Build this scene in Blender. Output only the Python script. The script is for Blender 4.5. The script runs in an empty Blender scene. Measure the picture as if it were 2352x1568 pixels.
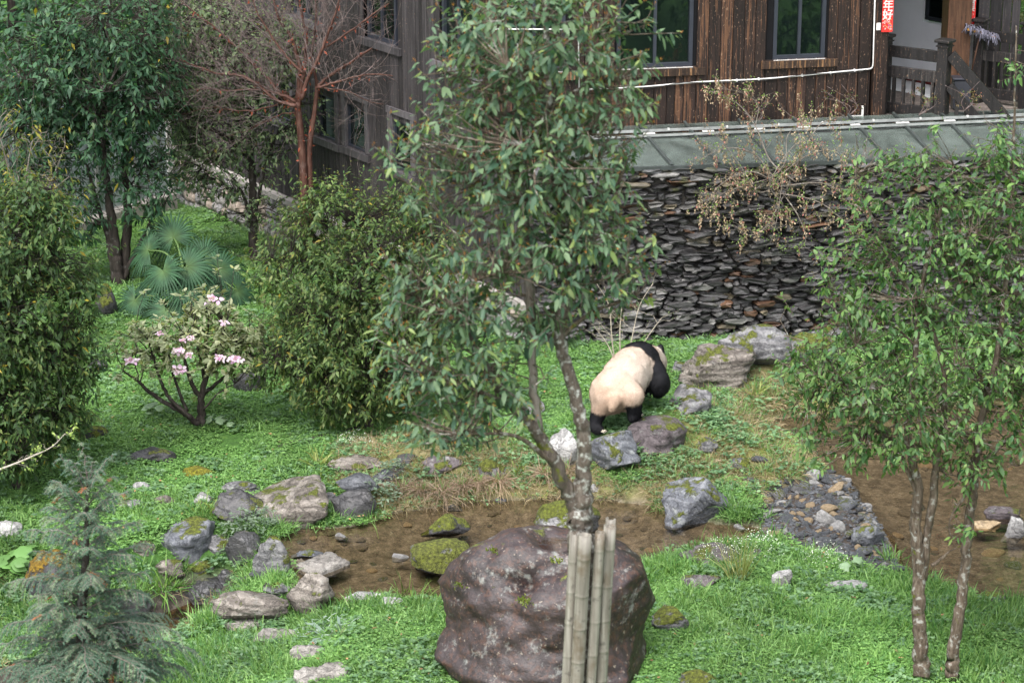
import bpy, bmesh, math, random
import numpy as np
from mathutils import Vector, Matrix, Quaternion

rad = math.radians
RNG = np.random.default_rng(11)
random.seed(11)
SC = bpy.context.scene
COL = SC.collection

# ------------------------------------------------------------------ camera, sky, sun, exposure
CAM_H, PITCH = 10.3, rad(17.5)
cam_d = bpy.data.cameras.new('camera')
cam_d.sensor_width = 36.0
cam_d.lens = 85.0
cam_d.clip_end = 2000.0
cam_d.clip_start = 0.2
cam_d.dof.use_dof = True
cam_d.dof.focus_distance = 30.5
cam_d.dof.aperture_fstop = 4.5
cam = bpy.data.objects.new('camera', cam_d)
COL.objects.link(cam)
cam.location = (0, 0, CAM_H)
cam.rotation_euler = (math.pi / 2 - PITCH, 0, 0)
SC.camera = cam

SUN_EL, SUN_AZ = rad(58), rad(205)      # azimuth clockwise from +Y: high, behind the camera and to its left
world = bpy.data.worlds.new('World')
SC.world = world
world.use_nodes = True
wn, wl = world.node_tree.nodes, world.node_tree.links
wn.clear()
w_out = wn.new('ShaderNodeOutputWorld'); w_bg = wn.new('ShaderNodeBackground')
w_sky = wn.new('ShaderNodeTexSky'); w_hsv = wn.new('ShaderNodeHueSaturation')
w_sky.sky_type = 'NISHITA'; w_sky.sun_disc = False
w_sky.sun_elevation = SUN_EL; w_sky.sun_rotation = SUN_AZ
w_sky.air_density = 1.0; w_sky.dust_density = 4.0; w_sky.ozone_density = 1.0
w_hsv.inputs['Saturation'].default_value = 0.32      # overcast: the cloud layer takes most of the blue away
wl.new(w_sky.outputs[0], w_hsv.inputs['Color']); wl.new(w_hsv.outputs[0], w_bg.inputs['Color'])
wl.new(w_bg.outputs[0], w_out.inputs['Surface'])
w_bg.inputs['Strength'].default_value = 0.15
sun_d = bpy.data.lights.new('sun', 'SUN')
sun_d.energy = 0.8; sun_d.angle = rad(28); sun_d.color = (1.0, 0.97, 0.92)
sun = bpy.data.objects.new('sun', sun_d)
COL.objects.link(sun)
sd = Vector((math.sin(SUN_AZ) * math.cos(SUN_EL), math.cos(SUN_AZ) * math.cos(SUN_EL), math.sin(SUN_EL)))
sun.rotation_euler = sd.to_track_quat('Z', 'Y').to_euler()
SC.view_settings.view_transform = 'Standard'
SC.view_settings.look = 'None'
SC.view_settings.gamma = 1.0
SC.view_settings.use_curve_mapping = False
SC.view_settings.exposure = 1.78
SC.render.engine = 'CYCLES'
SC.cycles.max_bounces = 8
SC.cycles.diffuse_bounces = 5
SC.cycles.glossy_bounces = 3
SC.cycles.transmission_bounces = 4
SC.cycles.transparent_max_bounces = 12
SC.cycles.caustics_reflective = False
SC.cycles.caustics_refractive = False
SC.cycles.use_denoising = True

# ------------------------------------------------------------------ survey: sight lines of the photograph (2352 x 1568 grid) to places in the world
FPX = 85.0 / 36.0 * 2352
_F = np.array([0, math.cos(PITCH), -math.sin(PITCH)])
_U = np.array([0, math.sin(PITCH), math.cos(PITCH)])
_R = np.array([1.0, 0, 0])
_O = np.array([0, 0, CAM_H])
def ray(x, y):
    d = _F * FPX + _R * (x - 1176) + _U * (784 - y)
    return d / np.linalg.norm(d)
def at_z(x, y, z=0.0):
    d = ray(x, y); return _O + d * ((z - CAM_H) / d[2])
def at_y(x, y, Y):
    d = ray(x, y); return _O + d * (Y / d[1])
def at_plane(x, y, P, n):
    d = ray(x, y); return _O + d * (np.dot(np.asarray(P) - _O, n) / np.dot(d, n))
def px_per_m(P):
    return FPX / ((np.asarray(P) - _O) @ _F)
def project(P):
    v = np.asarray(P) - _O
    w = v @ _F
    return 1176 + FPX * (v @ _R) / w, 784 - FPX * (v @ _U) / w

# ------------------------------------------------------------------ noise in numpy
def _hash(i, j, k, s):
    h = (i.astype(np.int64) * 374761393 + j.astype(np.int64) * 668265263 + k.astype(np.int64) * 2147483647 + s * 1274126177) & 0xffffffff
    h = ((h ^ (h >> 13)) * 1274126177) & 0xffffffff
    h = (h ^ (h >> 16)) & 0xffffff
    return h / float(0xffffff) * 2 - 1
def vnoise(P, s=0):
    P = np.asarray(P, float)
    b = np.floor(P); f = P - b; f = f * f * f * (f * (f * 6 - 15) + 10)
    b = b.astype(np.int64); r = 0
    for dx in (0, 1):
        for dy in (0, 1):
            for dz in (0, 1):
                w = (f[:, 0] if dx else 1 - f[:, 0]) * (f[:, 1] if dy else 1 - f[:, 1]) * (f[:, 2] if dz else 1 - f[:, 2])
                r = r + w * _hash(b[:, 0] + dx, b[:, 1] + dy, b[:, 2] + dz, s)
    return r
def fbm(P, octaves=4, s=0, gain=0.5):
    P = np.asarray(P, float); a, r = 1.0, 0
    for o in range(octaves):
        r = r + a * vnoise(P * (2.03 ** o) + 7.7 * o, s + o); a *= gain
    return r
def n2(x, y, sc, s=0, o=3):
    x = np.asarray(x, float); y = np.asarray(y, float)
    return fbm(np.stack([x.ravel() * sc, y.ravel() * sc, np.zeros(x.size)], 1), o, s).reshape(x.shape)

# ------------------------------------------------------------------ mesh and object helpers
def link(o):
    COL.objects.link(o); return o
def mesh_np(name, V, F, m=None, col=None, smooth=True):
    """F: (n,3) or (n,4) index array, or a list of ragged faces."""
    me = bpy.data.meshes.new(name)
    V = np.asarray(V, np.float32)
    if isinstance(F, np.ndarray):
        n, k = F.shape
        me.vertices.add(len(V)); me.vertices.foreach_set('co', V.ravel())
        me.loops.add(n * k); me.loops.foreach_set('vertex_index', F.astype(np.int32).ravel())
        me.polygons.add(n); me.polygons.foreach_set('loop_start', np.arange(0, n * k, k, dtype=np.int32))
        me.polygons.foreach_set('use_smooth', np.full(n, smooth))
        me.update(calc_edges=True)
    else:
        me.from_pydata([tuple(v) for v in V.tolist()], [], F)
        if smooth: me.polygons.foreach_set('use_smooth', np.full(len(me.polygons), True))
        me.update()
    if col is not None:
        a = me.color_attributes.new('col', 'FLOAT_COLOR', 'POINT')
        c = np.ones((len(V), 4), np.float32); c[:, :3] = col
        a.data.foreach_set('color', c.ravel())
    if m is not None: me.materials.append(m)
    return me
def add(name, me, parent=None, loc=None, rot=None, scale=None):
    o = bpy.data.objects.new(name, me); COL.objects.link(o)
    if parent is not None: o.parent = parent
    if loc is not None: o.location = loc
    if rot is not None: o.rotation_euler = rot
    if scale is not None: o.scale = scale
    return o
def tag(o, label=None, cat=None, group=None, kind=None):
    if label: o['label'] = label
    if cat: o['category'] = cat
    if group: o['group'] = group
    if kind: o['kind'] = kind
    return o
def empty(name, loc, label, cat, group=None, rz=0.0):
    o = bpy.data.objects.new(name, None); COL.objects.link(o)
    o.empty_display_size = 0.2
    o.location = loc; o.rotation_euler = (0, 0, rz)
    return tag(o, label, cat, group)

class MB:
    """collects simple solids, builds them as one mesh object"""
    def __init__(s): s.v, s.f, s.c, s.n = [], [], [], 0
    def raw(s, V, F, col=None):
        V = np.asarray(V, float); s.v.append(V)
        s.f += [[i + s.n for i in f] for f in (F.tolist() if isinstance(F, np.ndarray) else F)]
        s.c.append(np.tile(np.asarray(col if col is not None else (1, 1, 1), float), (len(V), 1)) if np.ndim(col) < 2 else col)
        s.n += len(V); return s
    def box(s, c, size, M=None, col=None, bev=0.0):
        hx, hy, hz = [d / 2 for d in size]
        if bev <= 0:
            V = np.array([(x, y, z) for x in (-hx, hx) for y in (-hy, hy) for z in (-hz, hz)])
            F = [(0, 1, 3, 2), (4, 6, 7, 5), (0, 4, 5, 1), (2, 3, 7, 6), (0, 2, 6, 4), (1, 5, 7, 3)]
        else:
            b = min(bev, hx * .9, hy * .9, hz * .9); V = []; idx = {}
            for sx in (-1, 1):
                for sy in (-1, 1):
                    for sz in (-1, 1):
                        for ax in range(3):
                            p = [sx * (hx - b), sy * (hy - b), sz * (hz - b)]
                            p[ax] = (sx * hx, sy * hy, sz * hz)[ax]
                            idx[(sx, sy, sz, ax)] = len(V); V.append(p)
            V = np.array(V); F = []
            cyc = [(-1, -1), (1, -1), (1, 1), (-1, 1)]
            for ax in range(3):
                o = [i for i in range(3) if i != ax]
                for sg in (-1, 1):
                    fc = []
                    for a, bb in cyc:
                        k = [0, 0, 0]; k[ax] = sg; k[o[0]] = a; k[o[1]] = bb
                        fc.append(idx[(k[0], k[1], k[2], ax)])
                    flip = (sg > 0) == (ax == 1)
                    F.append(fc[::-1] if flip else fc)
            for ax in range(3):                      # edge strips
                o = [i for i in range(3) if i != ax]
                for a in (-1, 1):
                    for bb in (-1, 1):
                        q = []
                        for sg in (-1, 1):
                            k = [0, 0, 0]; k[ax] = sg; k[o[0]] = a; k[o[1]] = bb
                            q.append((idx[(*k, o[0])], idx[(*k, o[1])]))
                        F.append([q[0][0], q[1][0], q[1][1], q[0][1]])
            for sx in (-1, 1):
                for sy in (-1, 1):
                    for sz in (-1, 1):
                        F.append([idx[(sx, sy, sz, a)] for a in range(3)])
        if M is not None: V = V @ np.array(M).T
        return s.raw(V + np.asarray(c, float), F, col)
    def bar(s, a, b, w, h, up=(0, 0, 1), col=None, bev=0.0):
        a, b = np.asarray(a, float), np.asarray(b, float); d = b - a; L = np.linalg.norm(d); d /= L
        side = np.cross(np.asarray(up, float), d)
        if np.linalg.norm(side) < 1e-5: side = np.cross((1, 0, 0), d)
        side /= np.linalg.norm(side); u = np.cross(d, side)
        return s.box((a + b) / 2, (L, w, h), np.stack([d, side, u], 1), col, bev)
    def tube(s, P, r, k=6, col=None, cap=True):
        V, F = tube_arrays(P, r, k, cap); return s.raw(V, F, col)
    def build(s, name, m, parent=None, smooth=False, normals=True):
        V = np.concatenate(s.v); me = mesh_np(name, V, s.f, m, np.concatenate(s.c), smooth)
        if normals:
            bm = bmesh.new(); bm.from_mesh(me); bmesh.ops.recalc_face_normals(bm, faces=bm.faces); bm.to_mesh(me); bm.free()
        return add(name, me, parent)

def tube_arrays(P, r, k=6, cap=True):
    P = np.asarray(P, float); n = len(P); r = np.broadcast_to(np.asarray(r, float), (n,))
    T = np.gradient(P, axis=0); T /= np.linalg.norm(T, axis=1)[:, None] + 1e-9
    ref = np.array([0.31, 0.17, 0.93]) if abs(T[0, 2]) < 0.85 else np.array([0.95, 0.2, 0.1])
    A = np.cross(T, ref); A /= np.linalg.norm(A, axis=1)[:, None] + 1e-9
    B = np.cross(T, A)
    an = np.arange(k) * 2 * np.pi / k
    V = P[:, None] + r[:, None, None] * (np.cos(an)[None, :, None] * A[:, None] + np.sin(an)[None, :, None] * B[:, None])
    V = V.reshape(-1, 3); F = []
    for i in range(n - 1):
        for j in range(k):
            F.append([i * k + j, i * k + (j + 1) % k, (i + 1) * k + (j + 1) % k, (i + 1) * k + j])
    if cap: F.append(list(range(k))[::-1]); F.append([(n - 1) * k + j for j in range(k)])
    return V, F
def smooth_path(P, n=8):
    """Catmull-Rom through the points (rows may carry radius as a 4th column)"""
    P = np.asarray(P, float)
    Q = np.vstack([2 * P[0] - P[1], P, 2 * P[-1] - P[-2]]); out = []
    for i in range(1, len(Q) - 2):
        for t in np.linspace(0, 1, n, endpoint=False):
            a, b, c, d = Q[i - 1], Q[i], Q[i + 1], Q[i + 2]
            out.append(0.5 * (2 * b + (c - a) * t + (2 * a - 5 * b + 4 * c - d) * t * t + (3 * b - a - 3 * c + d) * t ** 3))
    out.append(P[-1]); return np.array(out)
def unit(v):
    v = np.asarray(v, float); return v / (np.linalg.norm(v, axis=-1, keepdims=True) + 1e-9)

# leaves: one template laid along many directions, all in arrays
LEAF8 = (np.array([(0, 0, 0), (.28, -.42, .05), (.30, 0, -.02), (.28, .42, .05), (.66, -.36, .05), (.68, 0, -.03), (.66, .36, .05), (1, 0, 0)]),
         np.array([(0, 2, 1), (0, 3, 2), (1, 2, 5), (1, 5, 4), (2, 3, 6), (2, 6, 5), (4, 5, 7), (5, 6, 7)]))
LEAF4 = (np.array([(0, 0, 0), (.45, -.5, .05), (.48, 0, -.03), (.45, .5, .05), (1, 0, 0)]),
         np.array([(0, 2, 1), (0, 3, 2), (1, 2, 4), (2, 3, 4)]))
LEAF2 = (np.array([(0, 0, 0), (.5, -.5, .06), (.5, .5, .06), (1, 0, 0)]), np.array([(0, 2, 1), (1, 2, 3)]))
BLADE = (np.array([(0, -.5, 0), (0, .5, 0), (.55, -.42, 0), (.55, .42, 0), (1, 0, 0)]), np.array([(0, 1, 3), (0, 3, 2), (2, 3, 4)]))
def leaf_arrays(P, D, N, L, W, bend, tpl=LEAF8):
    P = np.asarray(P, float); n = len(P); D = unit(D); N = np.asarray(N, float)
    S = unit(np.cross(N, D)); U = np.cross(D, S)
    T, F = tpl
    L = np.broadcast_to(L, (n,)); W = np.broadcast_to(W, (n,)); bend = np.broadcast_to(bend, (n,))
    V = P[:, None] + (T[None, :, 0] * L[:, None])[..., None] * D[:, None] + (T[None, :, 1] * W[:, None])[..., None] * S[:, None] \
        + (T[None, :, 2] * W[:, None])[..., None] * U[:, None]
    V[..., 2] -= (bend * L)[:, None] * T[None, :, 0] ** 2
    Fa = (F[None] + (np.arange(n) * len(T))[:, None, None]).reshape(-1, 3)
    return V.reshape(-1, 3), Fa, len(T)
# ------------------------------------------------------------------ materials
class NT:
    def __init__(s, name):
        s.m = bpy.data.materials.new(name); s.m.use_nodes = True
        s.t = s.m.node_tree; s.n = s.t.nodes; s.n.clear()
        s.out = s.n.new('ShaderNodeOutputMaterial')
    def node(s, typ, ins=None, **kw):
        nd = s.n.new('ShaderNode' + typ)
        for k, v in kw.items(): setattr(nd, k, v)
        for k, v in (ins or {}).items(): s.set(nd.inputs[k], v)
        return nd
    def set(s, sock, v):
        if isinstance(v, bpy.types.NodeSocket): s.t.links.new(v, sock)
        elif isinstance(v, (tuple, list)) and len(v) == 3 and sock.type == 'RGBA': sock.default_value = (*v, 1)
        else: sock.default_value = v
    def obj(s): return s.node('TexCoord').outputs['Object']
    def pos(s): return s.node('NewGeometry').outputs['Position']
    def normal_z(s): return s.node('SeparateXYZ', {0: s.node('NewGeometry').outputs['Normal']}).outputs['Z']
    def rand(s): return s.node('ObjectInfo').outputs['Random']
    def attr(s, name='col'): return s.node('Attribute', attribute_name=name).outputs['Color']
    def mapping(s, v, scale=(1, 1, 1), loc=(0, 0, 0)): return s.node('Mapping', {'Vector': v, 'Scale': scale, 'Location': loc}).outputs[0]
    def offset(s, v, r, k=37.0):
        c = s.node('CombineXYZ', {0: s.math('MULTIPLY', r, k), 1: s.math('MULTIPLY', r, k * 1.7), 2: s.math('MULTIPLY', r, k * .6)})
        return s.node('VectorMath', {0: v, 1: c.outputs[0]}, operation='ADD').outputs[0]
    def noise(s, v, scale, detail=5, rough=.55, dist=0.0): return s.node('TexNoise', {'Vector': v, 'Scale': scale, 'Detail': detail, 'Roughness': rough, 'Distortion': dist}).outputs['Fac']
    def voro(s, v, scale, feature='F1', out='Distance'): return s.node('TexVoronoi', {'Vector': v, 'Scale': scale}, feature=feature).outputs[out]
    def ramp(s, fac, stops, interp='LINEAR'):
        nd = s.node('ValToRGB', {'Fac': fac}); cr = nd.color_ramp; cr.interpolation = interp
        while len(cr.elements) < len(stops): cr.elements.new(0.5)
        for e, (p, c) in zip(cr.elements, stops):
            e.position = p; e.color = (*c, 1) if isinstance(c, (tuple, list)) else (c, c, c, 1)
        return nd.outputs['Color']
    def mix(s, fac, a, b, mode='MIX'):
        nd = s.node('Mix', data_type='RGBA', blend_type=mode)
        s.set(nd.inputs[0], fac); s.set(nd.inputs[6], a); s.set(nd.inputs[7], b); return nd.outputs[2]
    def math(s, op, a, b=0.0, clamp=False):
        nd = s.node('Math', operation=op, use_clamp=clamp); s.set(nd.inputs[0], a); s.set(nd.inputs[1], b); return nd.outputs[0]
    def bump(s, h, strength=.5, dist=.02): return s.node('Bump', {'Height': h, 'Strength': strength, 'Distance': dist}).outputs[0]
    def pbsdf(s, col, rough=.7, spec=.4, normal=None, **kw):
        b = s.node('BsdfPrincipled', {'Base Color': col, 'Roughness': rough, 'Specular IOR Level': spec})
        if normal is not None: s.set(b.inputs['Normal'], normal)
        for k, v in kw.items(): s.set(b.inputs[k], v)
        return b.outputs[0]
    def done(s, sh): s.t.links.new(sh, s.out.inputs['Surface']); return s.m

def mat_leaf(name, rough=.42, spec=.45, trans=.22, vary=.25, scale=1.0):
    t = NT(name); c = t.attr()
    nz = t.noise(t.pos(), 1.3 * scale, 2)
    c = t.mix(1.0, c, t.ramp(nz, [(.25, 1 - vary), (.75, 1 + vary)]), 'MULTIPLY')
    a = t.pbsdf(c, rough, spec)
    b = t.node('BsdfTranslucent', {'Color': t.mix(1.0, c, (1.5, 1.6, .7), 'MULTIPLY')}).outputs[0]
    return t.done(t.node('MixShader', {0: trans, 1: a, 2: b}).outputs[0])
M_LEAF = mat_leaf('leaf_laurel', .52, .34, .42)
M_LEAF_NEAR = mat_leaf('leaf_near', .5, .36, .36)
M_GRASS = mat_leaf('leaf_grass', .5, .35, .3, .3, .5)
M_PALM = mat_leaf('leaf_palm', .6, .2, .15, .12)
M_PETAL = mat_leaf('petal', .6, .3, .3, .1)
M_NEEDLE = mat_leaf('needle', .5, .35, .15, .2)
M_DRY = mat_leaf('dry_stalk', .8, .2, .15, .3)

def mat_bark(name, c0, c1, c2, lichen=(.42, .43, .40), lich=.6, moss=0.0, scale=1.0, rough=.85):
    t = NT(name); p = t.obj()
    st = t.mapping(p, (6 * scale, 6 * scale, 1.6 * scale))
    n1 = t.noise(st, 3, 6, .65); n2_ = t.noise(p, 9 * scale, 4, .6)
    c = t.ramp(n1, [(.3, c0), (.5, c1), (.7, c2)])
    if lich > 0: c = t.mix(t.ramp(n2_, [(.50 + .1 * (1 - lich), 0), (.66, lich)]), c, lichen)
    if moss > 0: c = t.mix(t.ramp(t.noise(p, 5 * scale, 5, .6), [(.66 - .22 * moss, 0), (.72 - .2 * moss, 1)]), c, (.085, .095, .012))
    return t.done(t.pbsdf(c, rough, .25, t.bump(n1, .7, .02)))
M_BARK = mat_bark('bark_lichen', (.035, .027, .022), (.085, .068, .055), (.15, .13, .11), lich=.85, moss=.02, scale=2.6)
M_BARK_MOSS = mat_bark('bark_moss', (.03, .024, .02), (.07, .056, .045), (.12, .10, .085), lich=.5, moss=.42, scale=2.0)
M_BARK_PALE = mat_bark('bark_pale', (.035, .025, .018), (.09, .068, .05), (.17, .14, .11), lich=.5, moss=.12, scale=1.8)
M_BARK_DARK = mat_bark('bark_dark', (.012, .010, .010), (.03, .024, .02), (.06, .05, .045), lich=.15)
M_BARK_RED = mat_bark('bark_red', (.032, .014, .011), (.075, .033, .024), (.135, .072, .054), lich=.25, lichen=(.20, .15, .13), rough=.6)
M_TWIG = mat_bark('twig_grey', (.08, .065, .055), (.14, .12, .10), (.2, .18, .16), lich=.2)
M_TWIG_RED = mat_bark('twig_red', (.07, .048, .044), (.14, .105, .098), (.24, .20, .19), lich=.3)
def mat_flat(name, col, rough=.6, spec=.4, nz=.15, scale=8, metallic=0.0, bump=0.0):
    t = NT(name); p = t.obj(); n1 = t.noise(p, scale, 5, .6)
    c = t.mix(1.0, col, t.ramp(n1, [(.3, 1 - nz), (.7, 1 + nz)]), 'MULTIPLY')
    return t.done(t.pbsdf(c, rough, spec, t.bump(n1, bump, .01) if bump else None, Metallic=metallic))
M_FLAKE = mat_flat('bark_flake', (.20, .045, .02), .7)

def mat_rock(name, c0, c1, c2, moss=0.0, lichen=0.0, strata=0.0, wet=0.0, speck=None, moss_col=(.075, .085, .014), scale=1.0, crack_amt=1.0, bumpy=.75):
    t = NT(name); oi = t.rand(); p = t.offset(t.obj(), oi)
    n1 = t.noise(p, 2.2 * scale, 8, .62, .3); n2_ = t.noise(p, 11 * scale, 6, .65); n3 = t.noise(p, 42 * scale, 3, .6)
    f = t.math('ADD', t.math('MULTIPLY', n1, .6), t.math('MULTIPLY', n2_, .4))
    if strata > 0:
        w = t.node('TexWave', {'Vector': t.mapping(p, (1, .6, 3.2)), 'Scale': 1.1, 'Distortion': 9.0, 'Detail': 6, 'Detail Scale': 2.2, 'Detail Roughness': .7}, bands_direction='Z').outputs['Fac']
        f = t.math('ADD', t.math('MULTIPLY', f, 1 - .4 * strata), t.math('MULTIPLY', w, .4 * strata))
    c = t.ramp(f, [(.32, c0), (.5, c1), (.68, c2)])
    c = t.mix(1.0, c, t.ramp(n3, [(.3, .72), (.7, 1.28)]), 'MULTIPLY')
    if speck:
        c = t.mix(t.ramp(t.noise(p, 19 * scale, 5, .7), [(.50, 0), (.60, .85)]), c, speck)
        c = t.mix(t.ramp(t.noise(p, 33 * scale, 2, .5), [(.66, 0), (.72, .6)]), c, (.24, .20, .16))
    if lichen > 0: c = t.mix(t.ramp(t.noise(p, 6.5 * scale, 6, .7), [(.56, 0), (.66, lichen)]), c, (.40, .42, .39))
    crack = t.math('ABSOLUTE', t.math('SUBTRACT', t.noise(p, 3.4 * scale, 7, .62, .8), .5))
    c = t.mix(1.0, c, t.ramp(crack, [(.0, 1 - .45 * crack_amt), (.012, 1 - .15 * crack_amt), (.03, 1.0)]), 'MULTIPLY')
    rough = .78 - .45 * wet
    h = t.math('ADD', t.math('MULTIPLY', n2_, .7), t.math('MULTIPLY', n3, .25)); h = t.math('ADD', h, t.math('MULTIPLY', t.ramp(crack, [(0, 0), (.03, .25)]), crack_amt))
    if strata > 0: h = t.math('ADD', h, t.math('MULTIPLY', f, .8))
    if moss > 0:
        nm = t.noise(p, 4.2 * scale, 5, .62)
        up = t.math('MULTIPLY', t.normal_z(), .16)
        mf = t.ramp(t.math('ADD', nm, up), [(.80 - .34 * moss, 0), (.86 - .34 * moss, 1)])
        mc = t.ramp(t.noise(p, 30 * scale, 3), [(.3, tuple(.45 * v for v in moss_col)), (.5, moss_col), (.75, (moss_col[0] * 1.8, moss_col[1] * 1.9, moss_col[2] * 1.3))])
        c = t.mix(mf, c, mc); rough = t.mix(mf, (rough,) * 3, (.95,) * 3)
        h = t.math('ADD', h, t.math('MULTIPLY', mf, t.math('MULTIPLY', n3, 1.6)))
    return t.done(t.pbsdf(c, rough, .35 + .3 * wet, t.bump(h, bumpy, .04)))
GREY = ((.05, .05, .055), (.125, .123, .128), (.24, .235, .235))
BLUE = ((.042, .045, .055), (.105, .11, .125), (.22, .225, .24))
DARK = ((.012, .012, .014), (.036, .035, .037), (.085, .08, .08))
PURP = ((.032, .026, .029), (.082, .068, .072), (.155, .135, .138))
WARM = ((.055, .046, .04), (.13, .113, .098), (.24, .215, .19))
R_GREY = mat_rock('rock_grey', *GREY, moss=.55, lichen=.25, strata=.35)
R_GREYM = mat_rock('rock_grey_mossy', *GREY, moss=.85, lichen=.3)
R_BLUE = mat_rock('rock_blue', *BLUE, moss=.46, lichen=.35, strata=.2)
R_DARK = mat_rock('rock_dark', *DARK, moss=.3, wet=.5)
R_WET = mat_rock('rock_wet', *DARK, moss=.15, wet=.95)
R_DARKM = mat_rock('rock_dark_mossy', *DARK, moss=.8)
R_PURP = mat_rock('rock_purple', *PURP, moss=.42, lichen=.25)
R_WARM = mat_rock('rock_warm', *WARM, moss=.4, lichen=.2, strata=.45)
R_PALE = mat_rock('rock_pale', (.13, .125, .125), (.25, .245, .24), (.40, .39, .38), lichen=.2)
R_MOSS = mat_rock('rock_moss', *GREY, moss=1.15, moss_col=(.08, .088, .018))
R_MOSSY = mat_rock('rock_moss_yellow', *WARM, moss=1.3, moss_col=(.125, .118, .012))
R_ORANGE = mat_rock('rock_moss_orange', *DARK, moss=.9, moss_col=(.14, .085, .010))
R_BIG = mat_rock('rock_big', (.008, .0055, .0060), (.022, .014, .0145), (.046, .032, .033), moss=.12, wet=.55, speck=(.06, .030, .022), scale=.8, lichen=.35, crack_amt=.15, bumpy=.5)
R_SUBM = mat_rock('rock_submerged', (.075, .06, .042), (.13, .108, .078), (.19, .16, .12))
R_SLATE = mat_rock('slate_dark', (.025, .027, .032), (.07, .074, .083), (.15, .155, .165), wet=.45, strata=.3, scale=2)
R_TAN = mat_rock('pebble_tan', (.15, .11, .065), (.27, .2, .12), (.4, .32, .22), scale=2)

# slate wall stones: hue comes with each stone (object colour, or an attribute on the joined ones)
def mat_slate_wall(name, src):
    t = NT(name)
    base = t.node('ObjectInfo').outputs['Color'] if src == 'object' else t.attr()
    p = t.pos(); n1 = t.noise(t.mapping(p, (3, 3, 14)), 2.2, 6, .65, .4); n2_ = t.noise(p, 24, 4, .6)
    c = t.mix(1.0, base, t.ramp(n1, [(.3, .35), (.5, .95), (.72, 2.0)]), 'MULTIPLY')
    c = t.mix(t.ramp(t.noise(p, 4.5, 5, .65), [(.64, 0), (.74, .5)]), c, (.10, .055, .026))
    z = t.node('SeparateXYZ', {0: p}).outputs['Z']
    top = t.math('MULTIPLY', t.math('SUBTRACT', z, 1.6), .14, True)
    c = t.mix(t.ramp(t.math('ADD', t.noise(p, 3.1, 5, .65), top), [(.62, 0), (.74, .8)]), c, (.04, .043, .010))
    return t.done(t.pbsdf(c, t.ramp(n2_, [(.3, .35), (.7, .7)]), .5, t.bump(t.math('ADD', n1, t.math('MULTIPLY', n2_, .4)), .7, .025)))
M_WALLSTONE = mat_slate_wall('slate_stone', 'object')
M_WALLFILL = mat_slate_wall('slate_stone_fill', 'attr')
M_MORTAR = mat_flat('mortar_dark', (.05, .046, .041), .95, .1, .4, 14, bump=.6)

def mat_plank(name, dark, mid, peel, peel_amt, fleck=.5):
    t = NT(name); r = t.rand(); p = t.offset(t.obj(), r)
    n1 = t.noise(t.mapping(p, (16, 16, 1.1)), 1.6, 7, .66, .3)
    n2_ = t.noise(t.mapping(p, (24, 24, 1.0)), 1.3, 6, .68)
    c = t.ramp(n1, [(.3, dark), (.5, mid), (.68, tuple(1.7 * v for v in mid))])
    c = t.mix(1.0, c, t.ramp(r, [(0, .62), (1, 1.4)]), 'MULTIPLY')
    th = t.math('ADD', n2_, t.math('MULTIPLY', r, .13))
    c = t.mix(t.ramp(th, [(.72 - peel_amt, 0), (.75 - peel_amt, .85)]), c, t.mix(t.noise(p, 30, 3), peel, tuple(.5 * v for v in peel)))
    fl = t.noise(t.mapping(p, (48, 48, 20)), 1.2, 3, .5)
    c = t.mix(t.ramp(fl, [(.64, 0), (.69, fleck)]), c, (.34, .22, .15))
    kn = t.voro(t.mapping(p, (5, 5, 1.6)), 1.0)
    c = t.mix(t.ramp(kn, [(.05, .8), (.10, 0)]), c, (.012, .008, .007))
    return t.done(t.pbsdf(c, .62, .3, t.bump(n1, .5, .008)))
M_PLANK = mat_plank('plank_brown', (.005, .0035, .003), (.017, .0095, .0072), (.14, .068, .036), .10, .5)
M_PLANK_GREY = mat_plank('plank_grey', (.011, .0095, .0105), (.030, .0265, .028), (.10, .09, .085), .0, .25)
M_CASING = mat_plank('casing_wood', (.03, .027, .03), (.07, .064, .068), (.14, .13, .13), .0, .1)
M_RAILWOOD = mat_plank('rail_wood', (.0045, .004, .0042), (.014, .0125, .0125), (.12, .105, .095), .02, .35)
M_DECK = mat_plank('deck_wood', (.05, .042, .038), (.12, .10, .09), (.22, .19, .17), .03, .2)
M_SILL = mat_plank('sill_wood', (.012, .007, .005), (.035, .02, .013), (.26, .14, .065), .14, .3)
M_POSTWOOD = mat_plank('post_wood', (.03, .015, .008), (.075, .036, .02), (.15, .08, .045), .02, .15)
M_FRAME = mat_flat('window_frame_metal', (.026, .029, .04), .35, .5, .1)
M_WHITEWALL = mat_flat('white_plaster', (.76, .76, .82), .9, .2, .05, 3)
M_FLOOR = mat_flat('porch_floor', (.6, .61, .64), .7, .3, .08, 4)
M_REDTRIM = mat_flat('red_trim', (.12, .015, .015), .6)
M_RED = mat_flat('red_paper', (.72, .025, .02), .55, .4, .08, 12)
M_SILVER = mat_flat('silver_ink', (.62, .58, .56), .4, .5, .2, 30)
M_GOLD = mat_flat('gold_ink', (.65, .42, .12), .4, .5, .2, 30)
M_BLUEINK = mat_flat('blue_ink', (.1, .16, .35), .5)
M_PVC = mat_flat('white_pvc', (.56, .55, .53), .45, .5, .08, 4)
M_ALU = mat_flat('aluminium_weathered', (.30, .31, .305), .45, .5, .3, 9, metallic=.35)
M_STEEL = mat_flat('steel_grey', (.035, .042, .040), .6, .35, .35, 9)
M_BIN = mat_flat('bin_metal', (.035, .037, .045), .4, .5)
M_MOPHANDLE = mat_flat('mop_board', (.55, .27, .05), .5)
M_MOP = mat_flat('mop_strings', (.17, .165, .21), .9, .2, .5, 40)
M_CABLE = mat_flat('black_cable', (.02, .02, .02), .6)
M_CONCRETE = mat_flat('concrete_pale', (.30, .28, .26), .9, .2, .22, 5, bump=.3)
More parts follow.
